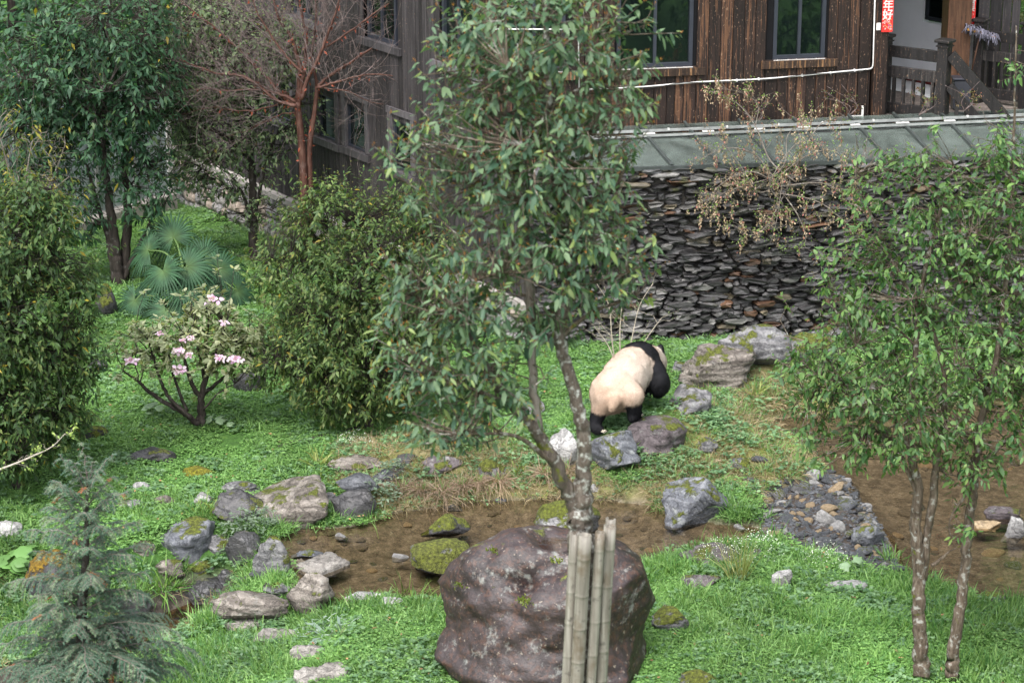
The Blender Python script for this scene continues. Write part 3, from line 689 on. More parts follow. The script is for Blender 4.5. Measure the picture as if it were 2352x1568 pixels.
rk = [
 ('rock', 'broad blue-grey boulder with mossy foot at the right end of the brown pond', 'boulder', (1520, 1098, 1690, 1222), R_BLUE, 4, dict(cuts=12, depth=.75, base_z=-0.10, sink=.14, lo=.5, fine=.06)),
 ('rock', 'half-mossy round rock in the pond just behind the forked trunk', 'rock', (1225, 1142, 1382, 1252), R_GREYM, 12, dict(depth=.8, base_z=-0.12, sink=.2, rough=.15, hi=.97, lo=.75)),
 ('rock', 'small dark mossy rock in the pond with weeds at its foot', 'rock', (966, 1178, 1080, 1240), R_DARKM, 21, dict(depth=.7, base_z=-0.12)),
 ('rock', 'round rock fully covered in yellowish moss in the middle of the pond', 'rock', (938, 1230, 1092, 1332), R_MOSS, 23, dict(depth=.8, base_z=-0.13, sink=.2, rough=.14, lo=.75, hi=1.0)),
 ('rock', 'low wet blue stone lying in the pond beside the square slab', 'rock', (668, 1257, 744, 1286), R_BLUE, 31, dict(depth=.5, base_z=-0.12, cuts=12)),
 ('rock', 'pyramid-shaped speckled brown rock on the near pond edge', 'rock', (655, 1312, 768, 1432), R_WARM, 35, dict(depth=.8, sink=.1, cuts=7, lo=.45, hi=.75)),
 ('rock', 'upright pale slab at the left rim of the pond', 'rock', (578, 1232, 660, 1352), R_GREY, 37, dict(grow=1.15, depth=.5, cuts=12, lo=.4, tilt=.25, base_z=-0.20)),
 ('rock', 'smooth blue-grey boulder behind the conifer', 'boulder', (366, 1186, 492, 1300), R_BLUE, 41, dict(depth=.9, cuts=9, hi=.95, lo=.6, rough=.2)),
 ('rock', 'dark brown rock with an overhang left of the long pale slab', 'rock', (484, 1122, 610, 1212), R_DARK, 43, dict(depth=.9, cuts=12, lo=.45, rough=.3)),
 ('rock', 'grey flat-topped rock just above the dark overhanging one', 'rock', (511, 1097, 594, 1142), R_GREY, 47, dict(grow=1.15, depth=.7, sink=.1)),
 ('rock', 'long sloping pale brown slab reaching down to the pond', 'rock', (580, 1106, 752, 1210), R_WARM, 53, dict(grow=1.15, depth=1.3, cuts=14, lo=.4, hi=.7, tall=.34, sink=.35)),
 ('rock', 'dark upright rock with mossy sides at the far pond bank', 'rock', (766, 1122, 858, 1212), R_DARK, 59, dict(grow=1.15, depth=.75, base_z=-0.12, sink=.15)),
 ('rock', 'tilted blue-black slate slab resting on the dark upright rock', 'rock', (776, 1076, 866, 1136), R_SLATE, 61, dict(grow=1.15, depth=.7, cuts=14, lo=.35, hi=.7, tall=.32, tilt=.2, sink=.0, base_z=.10)),
 ('rock', 'low brown mossy rock above the slate slab', 'rock', (758, 1046, 886, 1086), R_WARM, 67, dict(grow=1.15, depth=.6)),
 ('rock', 'small slate block right of the tilted slate slab', 'rock', (858, 1074, 914, 1122), R_SLATE, 71, dict(grow=1.15, depth=.7, cuts=12)),
 ('rock', 'little grey stone among grey herbs above the pond bank', 'rock', (893, 1062, 940, 1092), R_PURP, 73, dict()),
 ('rock', 'purple-grey sloping rock with yellow moss on the bank', 'rock', (965, 1036, 1064, 1094), R_PURP, 79, dict(depth=.9, cuts=10, tall=.35)),
 ('rock', 'brown-grey rock between bank grasses left of the fork', 'rock', (1098, 1050, 1162, 1112), R_GREYM, 83, dict(depth=.8)),
 ('rock', 'whitish rock peeping out on both sides of the forked trunk', 'rock', (1252, 990, 1336, 1088), R_PALE, 89, dict(depth=.8, cuts=10, sink=.12)),
 ('rock', 'blue-grey rock under the rear left paw of the panda', 'rock', (1340, 984, 1474, 1102), R_BLUE, 97, dict(depth=.95, cuts=9, sink=.15)),
 ('rock', 'purple-brown rock under the rear right paw of the panda', 'rock', (1440, 950, 1582, 1052), R_PURP, 101, dict(depth=.95, cuts=7, sink=.2, rough=.15, lo=.65)),
 ('rock', 'smooth grooved grey slab in front of the panda', 'rock', (1530, 868, 1640, 962), R_GREY, 103, dict(depth=1.5, cuts=9, sink=.25, tilt=.5, rough=.14, tall=.42)),
 ('rock', 'layered craggy boulder right of the panda', 'boulder', (1558, 792, 1745, 906), R_WARM, 107, dict(depth=.65, cuts=10, sink=.12, fine=.09)),
 ('rock', 'long grey boulder leaning at the foot of the slate wall', 'boulder', (1650, 745, 1826, 860), R_GREY, 109, dict(depth=.6, cuts=10, sink=.12, fine=.07)),
 ('rock', 'grey rock between the long boulder and the right-hand tree', 'boulder', (1800, 762, 1925, 856), R_GREYM, 113, dict(depth=.8)),
 ('rock', 'flat rock at the wall foot half behind the right-hand tree', 'rock', (1850, 738, 1965, 784), R_GREY, 127, dict(depth=.7)),
 ('rock', 'dark rock on the lawn beside the large left bush', 'rock', (194, 823, 248, 862), R_DARK, 131, dict(depth=.8)),
 ('rock', 'squarish dark grey rock behind the rhododendron', 'rock', (532, 856, 604, 910), R_DARK, 137, dict(depth=.8, cuts=10)),
 ('rock', 'dark rock with a moss cap near the foot of the large left bush', 'rock', (172, 972, 248, 1016), R_DARKM, 139, dict(depth=.7)),
 ('rock', 'low dark stone with mossy rim in the middle of the left lawn', 'rock', (284, 1018, 404, 1064), R_DARK, 149, dict(depth=.7, rough=.14, hi=.97)),
 ('rock', 'low stone thick with yellow moss on the left lawn', 'rock', (410, 1066, 506, 1102), R_MOSSY, 151, dict(depth=.7, rough=.14)),
 ('rock', 'small pale stone on the lawn below the mossy ones', 'rock', (296, 1103, 344, 1130), R_PALE, 157, dict(depth=.7)),
 ('rock', 'flat grey stone sunk in grass behind the tip of the conifer', 'rock', (262, 1144, 334, 1172), R_GREY, 163, dict(depth=.7)),
 ('rock', 'flat reddish stone sunk in the grass', 'rock', (352, 1132, 408, 1160), R_WARM, 167, dict(depth=.7)),
 ('rock', 'flat pale stone beside bright grass near the overhanging rock', 'rock', (438, 1128, 490, 1164), R_PALE, 173, dict(depth=.8)),
 ('rock', 'dark mossy boulder below the trunks of the dark tree', 'boulder', (212, 655, 270, 738), R_DARKM, 179, dict(depth=.9)),
 ('rock', 'dark boulder with orange moss behind the left side of the conifer', 'boulder', (58, 1268, 160, 1392), R_ORANGE, 181, dict(depth=.8, )),
 ('rock', 'brown layered rock below the smooth blue-grey boulder', 'rock', (352, 1278, 416, 1332), R_WARM, 191, dict(depth=.8, )),
 ('rock', 'wet black overhanging rock at the little waterfall', 'boulder', (412, 1326, 520, 1404), R_WET, 193, dict(depth=.8, sink=.1, cuts=7, fine=.09, rough=.3)),
 ('rock', 'small wet black block above the waterfall rock', 'rock', (496, 1303, 548, 1344), R_WET, 197, dict(depth=.8, )),
 ('rock', 'wet dark cliff face under the grey herbs left of the pond', 'boulder', (520, 1222, 592, 1316), R_WET, 199, dict(depth=.8, )),
 ('rock', 'dark rock with moss and dry grass beside the stream', 'rock', (228, 1402, 314, 1486), R_DARKM, 211, dict(depth=.8, sink=.3)),
 ('rock', 'wet slanting black slab behind the conifer beside the stream', 'rock', (262, 1352, 352, 1424), R_WET, 223, dict(depth=.8, )),
 ('rock', 'long rounded pale rock with yellow moss over the stream mouth', 'boulder', (478, 1352, 664, 1424), R_WARM, 227, dict(depth=.5, base_z=-0.20, rough=.14, hi=.97, lo=.7)),
 ('rock', 'white stone at the left edge behind the conifer', 'rock', (-20, 1194, 44, 1244), R_PALE, 229, dict(depth=.8)),
 ('rock', 'low mossy-shouldered rock behind white flowers right of the big boulder', 'rock', (1560, 1244, 1730, 1322), R_PURP, 233, dict(depth=.8, base_z=-0.07, cuts=9, sink=.2)),
 ('rock', 'flat purple stone in grass behind the right side of the big boulder', 'rock', (1562, 1312, 1664, 1352), R_PURP, 239, dict(depth=.7)),
 ('rock', 'small bright white stone in the right-hand grass', 'rock', (1772, 1306, 1822, 1352), R_PALE, 241, dict(depth=.7, cuts=6)),
 ('rock', 'blue-grey boulder at the lower end of the gravel bar', 'boulder', (1955, 1198, 2034, 1268), R_BLUE, 251, dict(depth=.9, cuts=12, base_z=-0.09)),
 ('rock', 'grey rock half hidden by the right side of the big boulder', 'rock', (1495, 1388, 1594, 1460), R_GREY, 257, dict(depth=.8, cuts=10)),
 ('rock', 'mossy stone cut by the bottom edge of the lawn', 'rock', (1556, 1534, 1650, 1590), R_GREYM, 263, dict(depth=.8)),
 ('rock', 'purple-grey stone in the right-hand pond', 'rock', (2262, 1156, 2354, 1198), R_PURP, 269, dict(depth=.7, base_z=-0.12)),
 ('rock', 'flat tan stone in the right-hand pond', 'rock', (2230, 1182, 2304, 1222), R_TAN, 271, dict(depth=.7, base_z=-0.13, tall=.25)),
 ('rock', 'white-veined upright stone in the right-hand pond', 'rock', (2302, 1184, 2362, 1246), R_PALE, 277, dict(depth=.7, base_z=-0.12)),
 ('rock', 'pale moss-capped stone on the grass right of the leaning trunk', 'rock', (2236, 1352, 2330, 1390), R_GREYM, 281, dict(depth=.6)),
 ('rock', 'blue stone half wrapped in yellow moss above the gravel bar', 'rock', (1676, 1046, 1728, 1082), R_GREYM, 283, dict(depth=.7)),
 ('rock', 'light grey round stone at the upper end of the gravel bar', 'rock', (1843, 1076, 1886, 1110), R_PALE, 293, dict(depth=.8, base_z=-0.07)),
 ('rock', 'low pale stone by the near bank of the pond', 'rock', (786, 1342, 892, 1390), R_PALE, 307, dict(depth=.6, tall=.2)),
 ('rock', 'long flat grey stone in the right-hand grass near the gravel bar', 'rock', (1898, 1334, 1996, 1364), R_PALE, 311, dict(depth=.6, tall=.2)),
 ('rock', 'white-grey flat rock behind the third stem of the forked tree', 'rock', (1196, 918, 1252, 962), R_GREY, 313, dict(depth=.8)),

 ('rock', 'low grey rock between the long pale slab and the tilted slate', 'rock', (735, 1128, 775, 1160), R_GREY, 401, dict()),
 ('rock', 'brown rock wedged under the left end of the long pale slab', 'rock', (575, 1160, 625, 1200), R_WARM, 402, dict(depth=.8)),
 ('rock', 'grey rock between the smooth boulder and the wet cliff', 'rock', (478, 1228, 530, 1275), R_GREY, 403, dict(depth=.8)),
 ('rock', 'mossy rock under the smooth blue-grey boulder, right side', 'rock', (430, 1282, 486, 1322), R_GREYM, 404, dict(depth=.8)),
 ('rock', 'brown-grey rock at the foot of the upright pale slab', 'rock', (600, 1335, 668, 1374), R_GREY, 405, dict(depth=.8)),
 ('rock', 'dark stone on the rim where the pond spills over', 'rock', (545, 1318, 592, 1352), R_WET, 406, dict(depth=.8)),
 ('rock', 'dark flat stone on the far pond edge below the sedges', 'rock', (1020, 1155, 1068, 1176), R_SLATE, 407, dict()),
 ('rock', 'small slate stone on the far pond edge right of the sedges', 'rock', (1130, 1138, 1165, 1158), R_SLATE, 408, dict()),
 ('rock', 'white stone on the far bank right of the forked trunk', 'rock', (1352, 1108, 1378, 1134), R_PALE, 409, dict()),
 ('rock', 'dark flat stone above the far bank left of the purple-grey rock', 'rock', (905, 1040, 962, 1068), R_DARK, 410, dict()),
 ('rock', 'half-buried grey stone right of the grooved slab', 'rock', (1600, 1005, 1650, 1045), R_GREY, 411, dict()),
 ('rock', 'small grey rock left of the layered craggy boulder', 'rock', (1535, 828, 1590, 862), R_GREY, 412, dict()),
 ('rock', 'brown stone in the ravine grass behind the conifer', 'rock', (300, 1236, 352, 1276), R_WARM, 413, dict()),
 ('rock', 'wet stone in the stream beside the waterfall', 'rock', (392, 1398, 440, 1428), R_WET, 414, dict()),
 ('rock', 'grey stone in the near grass beyond the stepping stones', 'rock', (870, 1368, 925, 1396), R_PALE, 415, dict(tall=.25)),
]
for nm, lb, ct, bx, mt, sd_, kw in rk:
    if bx[0] < 760 and 1180 < bx[1] < 1300: kw = dict(kw, grow=1.2)
    rock(nm, lb, ct, bx, mt, sd_, **kw)

# stepping stones: flat slabs of uneven outline let into the lawn
def slab(name, label, cat, box, m, seed, thick=.07, z=None, group=None, lift=.055, corners=9):
    x0, y0, x1, y1 = box; rg = np.random.default_rng(seed)
    c = (ground_at((x0 + x1) / 2, (y0 + y1) / 2) if z is None else at_z((x0 + x1) / 2, (y0 + y1) / 2, z)); s = px_per_m(c)
    w = (x1 - x0) / s; d = (y1 - y0) / s / math.sin(math.asin(-ray((x0 + x1) / 2, (y0 + y1) / 2)[2]))
    an = np.sort(np.linspace(0, 2 * np.pi, corners, endpoint=False) + rg.uniform(-.25, .25, corners)); n = 36
    aa = np.linspace(0, 2 * np.pi, n, endpoint=False)
    if corners == 4: an = np.array([.12, 1.35, 3.3, 4.6])
    r0 = rg.uniform(.86, 1.08, corners) * (1.1 if corners == 4 else 1.0); cq = np.stack([np.cos(an) * r0 * w / 2, np.sin(an) * r0 * d / 2], 1)
    per = n // corners; n = per * corners; q = np.concatenate([cq[i] + (cq[(i + 1) % corners] - cq[i]) * (np.arange(per) / per)[:, None] for i in range(corners)]); q += rg.normal(size=q.shape) * .006; V = []; F = []
    rings = [(1.0, -thick), (1.0, -.012), (.96, 0.0), (.6, .004), (.25, .0)]
    for k, zz in rings:
        for p in q: V.append((p[0] * k, p[1] * k, zz + (.006 * rg.normal() if k < 1 else 0)))
    V.append((0, 0, 0))
    for i in range(len(rings) - 1):
        for j in range(n): F.append([i * n + j, i * n + (j + 1) % n, (i + 1) * n + (j + 1) % n, (i + 1) * n + j])
    b = (len(rings) - 1) * n
    for j in range(n): F.append([b + j, b + (j + 1) % n, len(V) - 1])
    o = add(name, mesh_np(name, V, F, m, None, True), None, (c[0], c[1], c[2] + lift))
    ROCKS.append((c[0], c[1], w * .52, d * .56, c[2] + .1))
    return tag(o, label, cat, group)
for i, (bx, lb) in enumerate([((508, 1424, 604, 1452), 'stepping stone nearest the stream, leftmost of the path'), ((578, 1398, 658, 1434), 'pale stepping stone at the head of the path, below the long rounded rock'),
        ((578, 1449, 692, 1488), 'broad stepping stone in the middle of the grassy path'), ((664, 1488, 754, 1522), 'stepping stone left of the silvery thistle, below the broad one'),
        ((728, 1530, 808, 1562), 'last stepping stone on the right at the bottom of the path'), ((672, 1540, 742, 1580), 'stepping stone cut by the bottom of the picture')]):
    slab('stepping_stone', lb, 'stepping stone', bx, M_STEP, 900 + i, group='stepping stones in the lawn')
slab('stone_slab', 'square pale slab lying flat in the pond water', 'slab', (686, 1276, 794, 1324), M_STEP, 921, .09, WATER_Z, lift=.05, corners=4)
slab('stone_slab', 'thin brown slab just under the water left of the square one', 'slab', (655, 1282, 715, 1310), R_SUBM, 923, .06, WATER_Z, lift=.008, corners=5)

# stones under water and pebbles of the gravel bar
sub_meshes = [mesh_np('pebble', *rock_shape(600 + i, 2, 7, .2, .04), R_SUBM) for i in range(5)]
for q_, mm_ in zip(sub_meshes, (R_SUBM, R_TAN, R_SUBM, R_GREY, R_SUBM)): q_.materials[0] = mm_
subs = [(895, 1277, 46), (855, 1310, 30), (790, 1248, 22), (640, 1335, 24), (760, 1265, 24), (830, 1240, 26), (935, 1205, 26), (1000, 1285, 30), (880, 1330, 26), (960, 1345, 24), (1130, 1180, 26), (1190, 1210, 24), (1440, 1190, 30),
        (1420, 1230, 24), (1480, 1215, 22), (1120, 1240, 24), (720, 1235, 24), (760, 1225, 22), (690, 1245, 24), (2080, 1180, 40), (2200, 1240, 46), (2140, 1260, 30), (2010, 1110, 34), (1830, 990, 40), (1800, 985, 30), (2100, 1060, 36),
        (2280, 1270, 60), (2240, 1225, 50), (2330, 1300, 44), *[(float(a), float(b), float(c)) for a, b, c in zip(np.random.default_rng(71).uniform(680, 1560, 46), np.random.default_rng(72).uniform(1175, 1345, 46), np.random.default_rng(73).choice([14, 18, 24, 34], 46))], *[(float(a), float(b), float(c)) for a, b, c in zip(np.random.default_rng(74).uniform(1900, 2340, 40), np.random.default_rng(75).uniform(1020, 1340, 40), np.random.default_rng(76).choice([16, 22, 30, 44], 40))], (1960, 1090, 26), (2060, 1230, 34), (2190, 1140, 40), (810, 1290, 24), (1180, 1160, 22), (1060, 1200, 22)]
for i, (px, py, w) in enumerate(subs):
    g = ground_at(px, py); s = w / px_per_m(g) / 2
    if min(sdist(POND, g[:1], g[1:2])[0], sdist(POND_E, g[:1], g[1:2])[0]) > -.08: continue
    tag(add('pebble', sub_meshes[i % 5], None, (g[0], g[1], g[2] + s * .05), (0, 0, RNG.uniform(0, 6)), (s, s * .8, s * .32)), ('flat brown stone under the centre pond water' if px < 1700 else 'flat brown stone under the right-hand pond water') + (', near its far bank' if (py < 1215 and px < 1700) or py < 1130 else ', near its near bank' if (py > 1290 and px < 1700) or py > 1235 else ', out in its middle'), 'stone', 'sunken stones in the ponds')
peb_m = [R_SLATE, R_SLATE, R_GREY, R_BLUE, R_SLATE, R_PALE, R_TAN]
peb = [[mesh_np('pebble', *rock_shape(640 + i * 7 + j, 3, 9 if i != 6 else 3, .2, .05, .4, .8), mm) for j in range(3)] for i, mm in enumerate(peb_m)]
special = [(1905, 1175, 50, 6, 'tan bean-shaped stone on the gravel bar'), (1945, 1165, 55, 3, 'rounded grey stone resting on the gravel bar beside the tan one'), (1900, 1196, 58, 5, 'flat pale stone leaning below the tan one on the gravel bar'),
           (1985, 1270, 44, 3, 'blue-grey block at the foot of the gravel bar boulder'), (1700, 1215, 34, 5, 'pale wet stone at the water under the broad blue-grey boulder'), (1780, 1232, 40, 6, 'rounded brown stone at the lower left of the gravel bar'),
           (2065, 1312, 44, 0, 'dark round stone beside the base of the right-hand trunks'), (1745, 1060, 40, 0, 'dark slate stone in the moss above the gravel bar'), (1880, 1100, 34, 0, 'dark stone just below the light grey round stone'),
           (1905, 1085, 34, 0, 'dark blue stone in the shallows above the gravel bar'), (920, 1310, 42, 5, 'pale grey stone breaking the pond surface left of the moss-covered rock'), (785, 1247, 32, 5, 'small whitish stone tip above the pond water'),
           (1812, 1380, 30, 6, 'brown stone just below the small bright white stone'), (590, 1345, 40, 0, 'dark stone under the upright pale slab'), (1735, 1272, 30, 2, 'grey pebble beside the white-flowered herb')]
for px, py, w, k, lb in special:
    g = ground_at(px, py); s = w / px_per_m(g) / 2
    if g[2] < WATER_Z: g[2] = WATER_Z - .03
    tag(add('pebble', peb[k][0], None, (g[0], g[1], g[2] + s * .25), (RNG.uniform(-.2, .2), RNG.uniform(-.2, .2), RNG.uniform(-.4, .4)), (s, s * .75, s * .55)), lb, 'stone')
rg = np.random.default_rng(5); cnt = 0; spots = []
while cnt < 165:
    px, py = rg.uniform(1720, 2090), rg.uniform(1098, 1335)
    g = at_z(px, py, WATER_Z + .03)
    d_ = float(gravel_d(np.array([g[0]]), np.array([g[1]]))[0])
    if d_ > .05: continue
    w = rg.choice([16, 21, 27, 35, 46], p=[.25, .3, .25, .13, .07]); s = w / px_per_m(g) / 2
    if any((a - g[0]) ** 2 + (b - g[1]) ** 2 < (.75 * (s + c)) ** 2 for a, b, c in spots): 
        if rg.random() > .08: continue
    spots.append((g[0], g[1], s)); k = int(rg.integers(0, 7)); cnt += 1
    lbl = ['dark slate pebble in the wet gravel between the two ponds', 'dark slate pebble in the wet gravel between the two ponds', 'grey pebble in the wet gravel between the two ponds', 'bluish pebble in the wet gravel between the two ponds',
           'dark slate pebble in the wet gravel between the two ponds', 'pale pebble in the wet gravel between the two ponds', 'tan pebble in the wet gravel between the two ponds'][k]
    where = ('at the upper end of' if py < 1170 else 'in the middle of' if py < 1245 else 'at the lower end of') + (' the wet gravel bar, left half' if px < 1720 + (py - 1100) * .85 + 90 else ' the wet gravel bar, right half')
    lbl = lbl.split(' in the')[0] + ' ' + where.replace('pond-left', 'left')
    tag(add('pebble', peb[k][int(rg.integers(0, 3))], None, (g[0], g[1], hz(g[0], g[1]) + s * .18), (rg.normal() * .25, rg.normal() * .25, rg.uniform(0, 6)), (s, s * rg.uniform(.55, .9), s * rg.uniform(.28, .6))), lbl, 'pebble', 'pebbles of the gravel bar: ' + lbl.split(' pebble')[0])
# fine gravel: uncountable
n = 2600; P = []; 
cand = np.stack([rg.uniform(GRAVEL[:, 0].min(), GRAVEL[:, 0].max(), n * 3), rg.uniform(GRAVEL[:, 1].min(), GRAVEL[:, 1].max(), n * 3)], 1)
cand = cand[gravel_d(cand[:, 0], cand[:, 1]) < .16][:n]; zz = height(cand[:, 0], cand[:, 1])
V0, F0 = ico(1); Vs = []; Fs = []
for i, (c, z) in enumerate(zip(cand, zz)):
    s = rg.uniform(.010, .034); A = np.array(Matrix.Rotation(rg.uniform(0, 6), 3, 'Z'))
    Vs.append((V0 * rg.uniform(.75, 1.15, (len(V0), 1)) * np.array([s, s * .75, s * .45])) @ A.T + np.array([c[0], c[1], z + s * .1])); Fs.append(F0 + i * len(V0))
tag(add('gravel', mesh_np('gravel', np.concatenate(Vs), np.concatenate(Fs), R_SLATE, None, False)), kind='stuff')
# ------------------------------------------------------------------ the slate retaining wall
def W3(s, t, z): return np.array([WALL_A[0] + WALL_D[0] * s - WALL_N[0] * t, WALL_A[1] + WALL_D[1] * s - WALL_N[1] * t, z])   # s along, t behind the face
WALL_TOP = 2.43
wall = empty('retaining_wall', tuple(W3(0, 0, 0)), 'tall dry-laid wall of dark slate stones below the glass roof', 'wall', rz=WALL_ANG)
core = MB(); core.box((4.6, .33, 1.0), (9.4, .5, 2.82)); core.build('mortar', M_MORTAR, wall)
rg = np.random.default_rng(42)
def stone_mesh(seed, k=8):
    r = np.random.default_rng(seed); k = int(r.integers(6, 9)); an = np.linspace(0, 2 * np.pi, k, endpoint=False) + r.uniform(-.3, .3, k)
    p = r.choice([4.0, 7.0, 12.0]); c, s = np.cos(an), np.sin(an)
    rr = 1 / (np.abs(c) ** p + np.abs(s) ** p) ** (1 / p) * r.uniform(.72, 1.06, k)
    ox, oz = c * rr * .5, s * rr * .5; V = []
    for y, sc in ((.5, 1.0), (-.28, 1.0), (-.5, .86)):
        for a, b in zip(ox, oz): V.append((a * sc + (r.normal() * .015 if y < 0 else 0), y + (r.normal() * .07 if y < 0 else 0), b * sc))
    V.append((r.normal() * .1, -.5 + r.normal() * .06, r.normal() * .1)); F = []
    for i in range(2):
        for j in range(k): F.append([i * k + j, (i + 1) * k + j, (i + 1) * k + (j + 1) % k, i * k + (j + 1) % k])
    for j in range(k): F.append([2 * k + j, 3 * k, 2 * k + (j + 1) % k])
    return np.array(V), F
SV = [stone_mesh(200 + i) for i in range(14)]
SM = [mesh_np('stone', V, F, M_WALLSTONE, None, False) for V, F in SV]
def stone_col(z):
    k = rg.random(); lift = 1.1 if z < .9 else .85
    if k < .73: c = np.array([.030, .0285, .029]) * rg.uniform(.35, 2.1)
    elif k < .90: c = np.array([.085, .082, .078]) * rg.uniform(.7, 1.5)
    elif k < .95: c = np.array([.085, .045, .026]) * rg.uniform(.5, 1.5)
    else: c = np.array([.095, .08, .055]) * rg.uniform(.6, 1.3)
    return c * lift
stones = []; z = -.32
while z < WALL_TOP - .02:
    hrow = rg.uniform(.034, .072); s = -.05 + rg.uniform(0, .2)
    while s < 9.1:
        L = rg.choice([rg.uniform(.10, .2), rg.uniform(.18, .36), rg.uniform(.34, .55)], p=[.3, .5, .2]); hh = hrow * rg.uniform(1.0, 1.7)
        wob = .05 * math.sin(s * 1.3 + z * 2) + .03 * math.sin(s * 3.1 + z * 5)
        stones.append((s + L / 2, z + hrow / 2 + wob * .6 + rg.normal() * .008, L * 1.02, hh, rg.uniform(.16, .24), rg.uniform(-.08, .08), rg.normal() * .09, rg.normal() * .16, int(rg.integers(0, 14))))
        s += L * rg.uniform(.93, 1.03)
    z += hrow * .93
stones = [q for q in stones if q[1] < WALL_TOP]
order = sorted(range(len(stones)), key=lambda i: -stones[i][2] * stones[i][3] * (1.0 if .1 < stones[i][0] < 5.2 and stones[i][1] > -.12 else .2))
big300 = set(order[:300]); fv, ff, fc, fn = [], [], [], 0
for i, (s, z, L, hh, dp, pr, rt, yaw, k) in enumerate(stones):
    loc = (s, pr * .7 + .02 + .035 * z, z); rot = (0, rt, yaw); sc = (L, dp, hh)
    if i in big300:
        o = add('stone', SM[k], wall, loc, rot, sc); o.color = (*stone_col(z), 1)
    else:
        V, F = SV[k]; A = np.array(Matrix.Rotation(yaw, 3, 'Z') @ Matrix.Rotation(rt, 3, 'Y'))
        fv.append((V * np.array(sc)) @ A.T + np.array(loc)); ff += [[a + fn for a in f] for f in F]; fc.append(np.tile(stone_col(z), (len(V), 1))); fn += len(V)
tag(add('stone_courses', mesh_np('stone_courses', np.concatenate(fv), ff, M_WALLFILL, np.concatenate(fc), False), wall), kind='stuff')
# flat cap stones along the top
s = 0.0
while s < 8.9:
    L = rg.uniform(.22, .5); o = add('cap_stone', SM[int(rg.integers(0, 14))], wall, (s + L / 2, .2, WALL_TOP + .02), (0, rg.normal() * .05, rg.normal() * .08), (L, .42, .09))
    o.color = (*(np.array([.06, .06, .062]) * rg.uniform(.6, 1.6)), 1); s += L

# ------------------------------------------------------------------ glass lean-to roof between the wall and the house
can = empty('glass_roof', tuple(W3(0, 0, WALL_TOP)), 'long sloping glass roof with aluminium bars on top of the slate wall', 'glass roof', rz=WALL_ANG)
zb, zr = .07, .34
bars = [.42, 1.27, 1.95, 2.62, 3.42, 4.22, 5.05, 5.72, 6.40, 7.2, 8.0, 8.8]; skew = .22; R_T = .98
def bot(s): return np.array([s, .06, zb])
def topp(s): return np.array([s - skew, R_T, zr + .012 * (s - 2)])
def wl_(s): return np.array([s - skew, R_T + .42, zr + .012 * (s - 2) + .035])
for i in range(len(bars) - 1):
    a, b = bars[i], bars[i + 1]
    for q in ((bot(a), bot(b), topp(b), topp(a)), (topp(a) + (0, .03, .02), topp(b) + (0, .03, .02), wl_(b), wl_(a))):
        q = np.array(q); nrm = unit(np.cross(q[1] - q[0], q[3] - q[0])) * .005
        V = np.concatenate([q + nrm, q - nrm]); F = [[0, 1, 2, 3], [7, 6, 5, 4], [0, 4, 5, 1], [1, 5, 6, 2], [2, 6, 7, 3], [3, 7, 4, 0]]
        add('glass_pane', mesh_np('glass_pane', V, F, M_CANOPY, None, False), can)
for s in bars:
    m = MB(); m.bar(bot(s) + (0, 0, .022), topp(s) + (0, 0, .022), .045, .05); m.bar(bot(s) - (0, 0, .035), topp(s) - (0, 0, .035), .06, .05); m.build('glazing_bar', M_STEEL, can)
    m = MB(); m.bar(topp(s) + (0, .05, .045), wl_(s) + (0, 0, .03), .035, .03); m.build('glazing_bar', M_STEEL, can)
for nm, off, w, h_, mt in (('ridge_rail', (0, .0, .05), .03, .035, M_ALU), ('gutter_rail', (0, -.13, .006), .04, .022, M_ALU)):
    m = MB(); m.bar(topp(bars[0]) + off, topp(bars[-1]) + off, w, h_); m.build(nm, mt, can)
m = MB(); m.bar(bot(bars[0]) + (0, -.02, .0), bot(bars[-1]) + (0, -.02, 0), .06, .05); m.build('eaves_rail', M_STEEL, can)
m = MB()
for s in (1.1, 1.9, 2.75, 3.5, 4.15, 4.9, 5.6, 6.3):     # joint covers and clips on the rail
    m.box(topp(s) + (.1, -.13, .04), (rg.uniform(.10, .22), .045, .016)); m.box(topp(s) + (.4, -.02, .07), (.025, .03, .03))
m.build('rail_clip', M_PVC, can)
P = [topp(s) + (0, -.16, -.01 - .05 * abs(math.sin(s * 2.2))) for s in np.linspace(.4, 8.6, 70)]
m = MB(); m.tube(P, .008, 4); m.build('cable', M_CABLE, can, True)

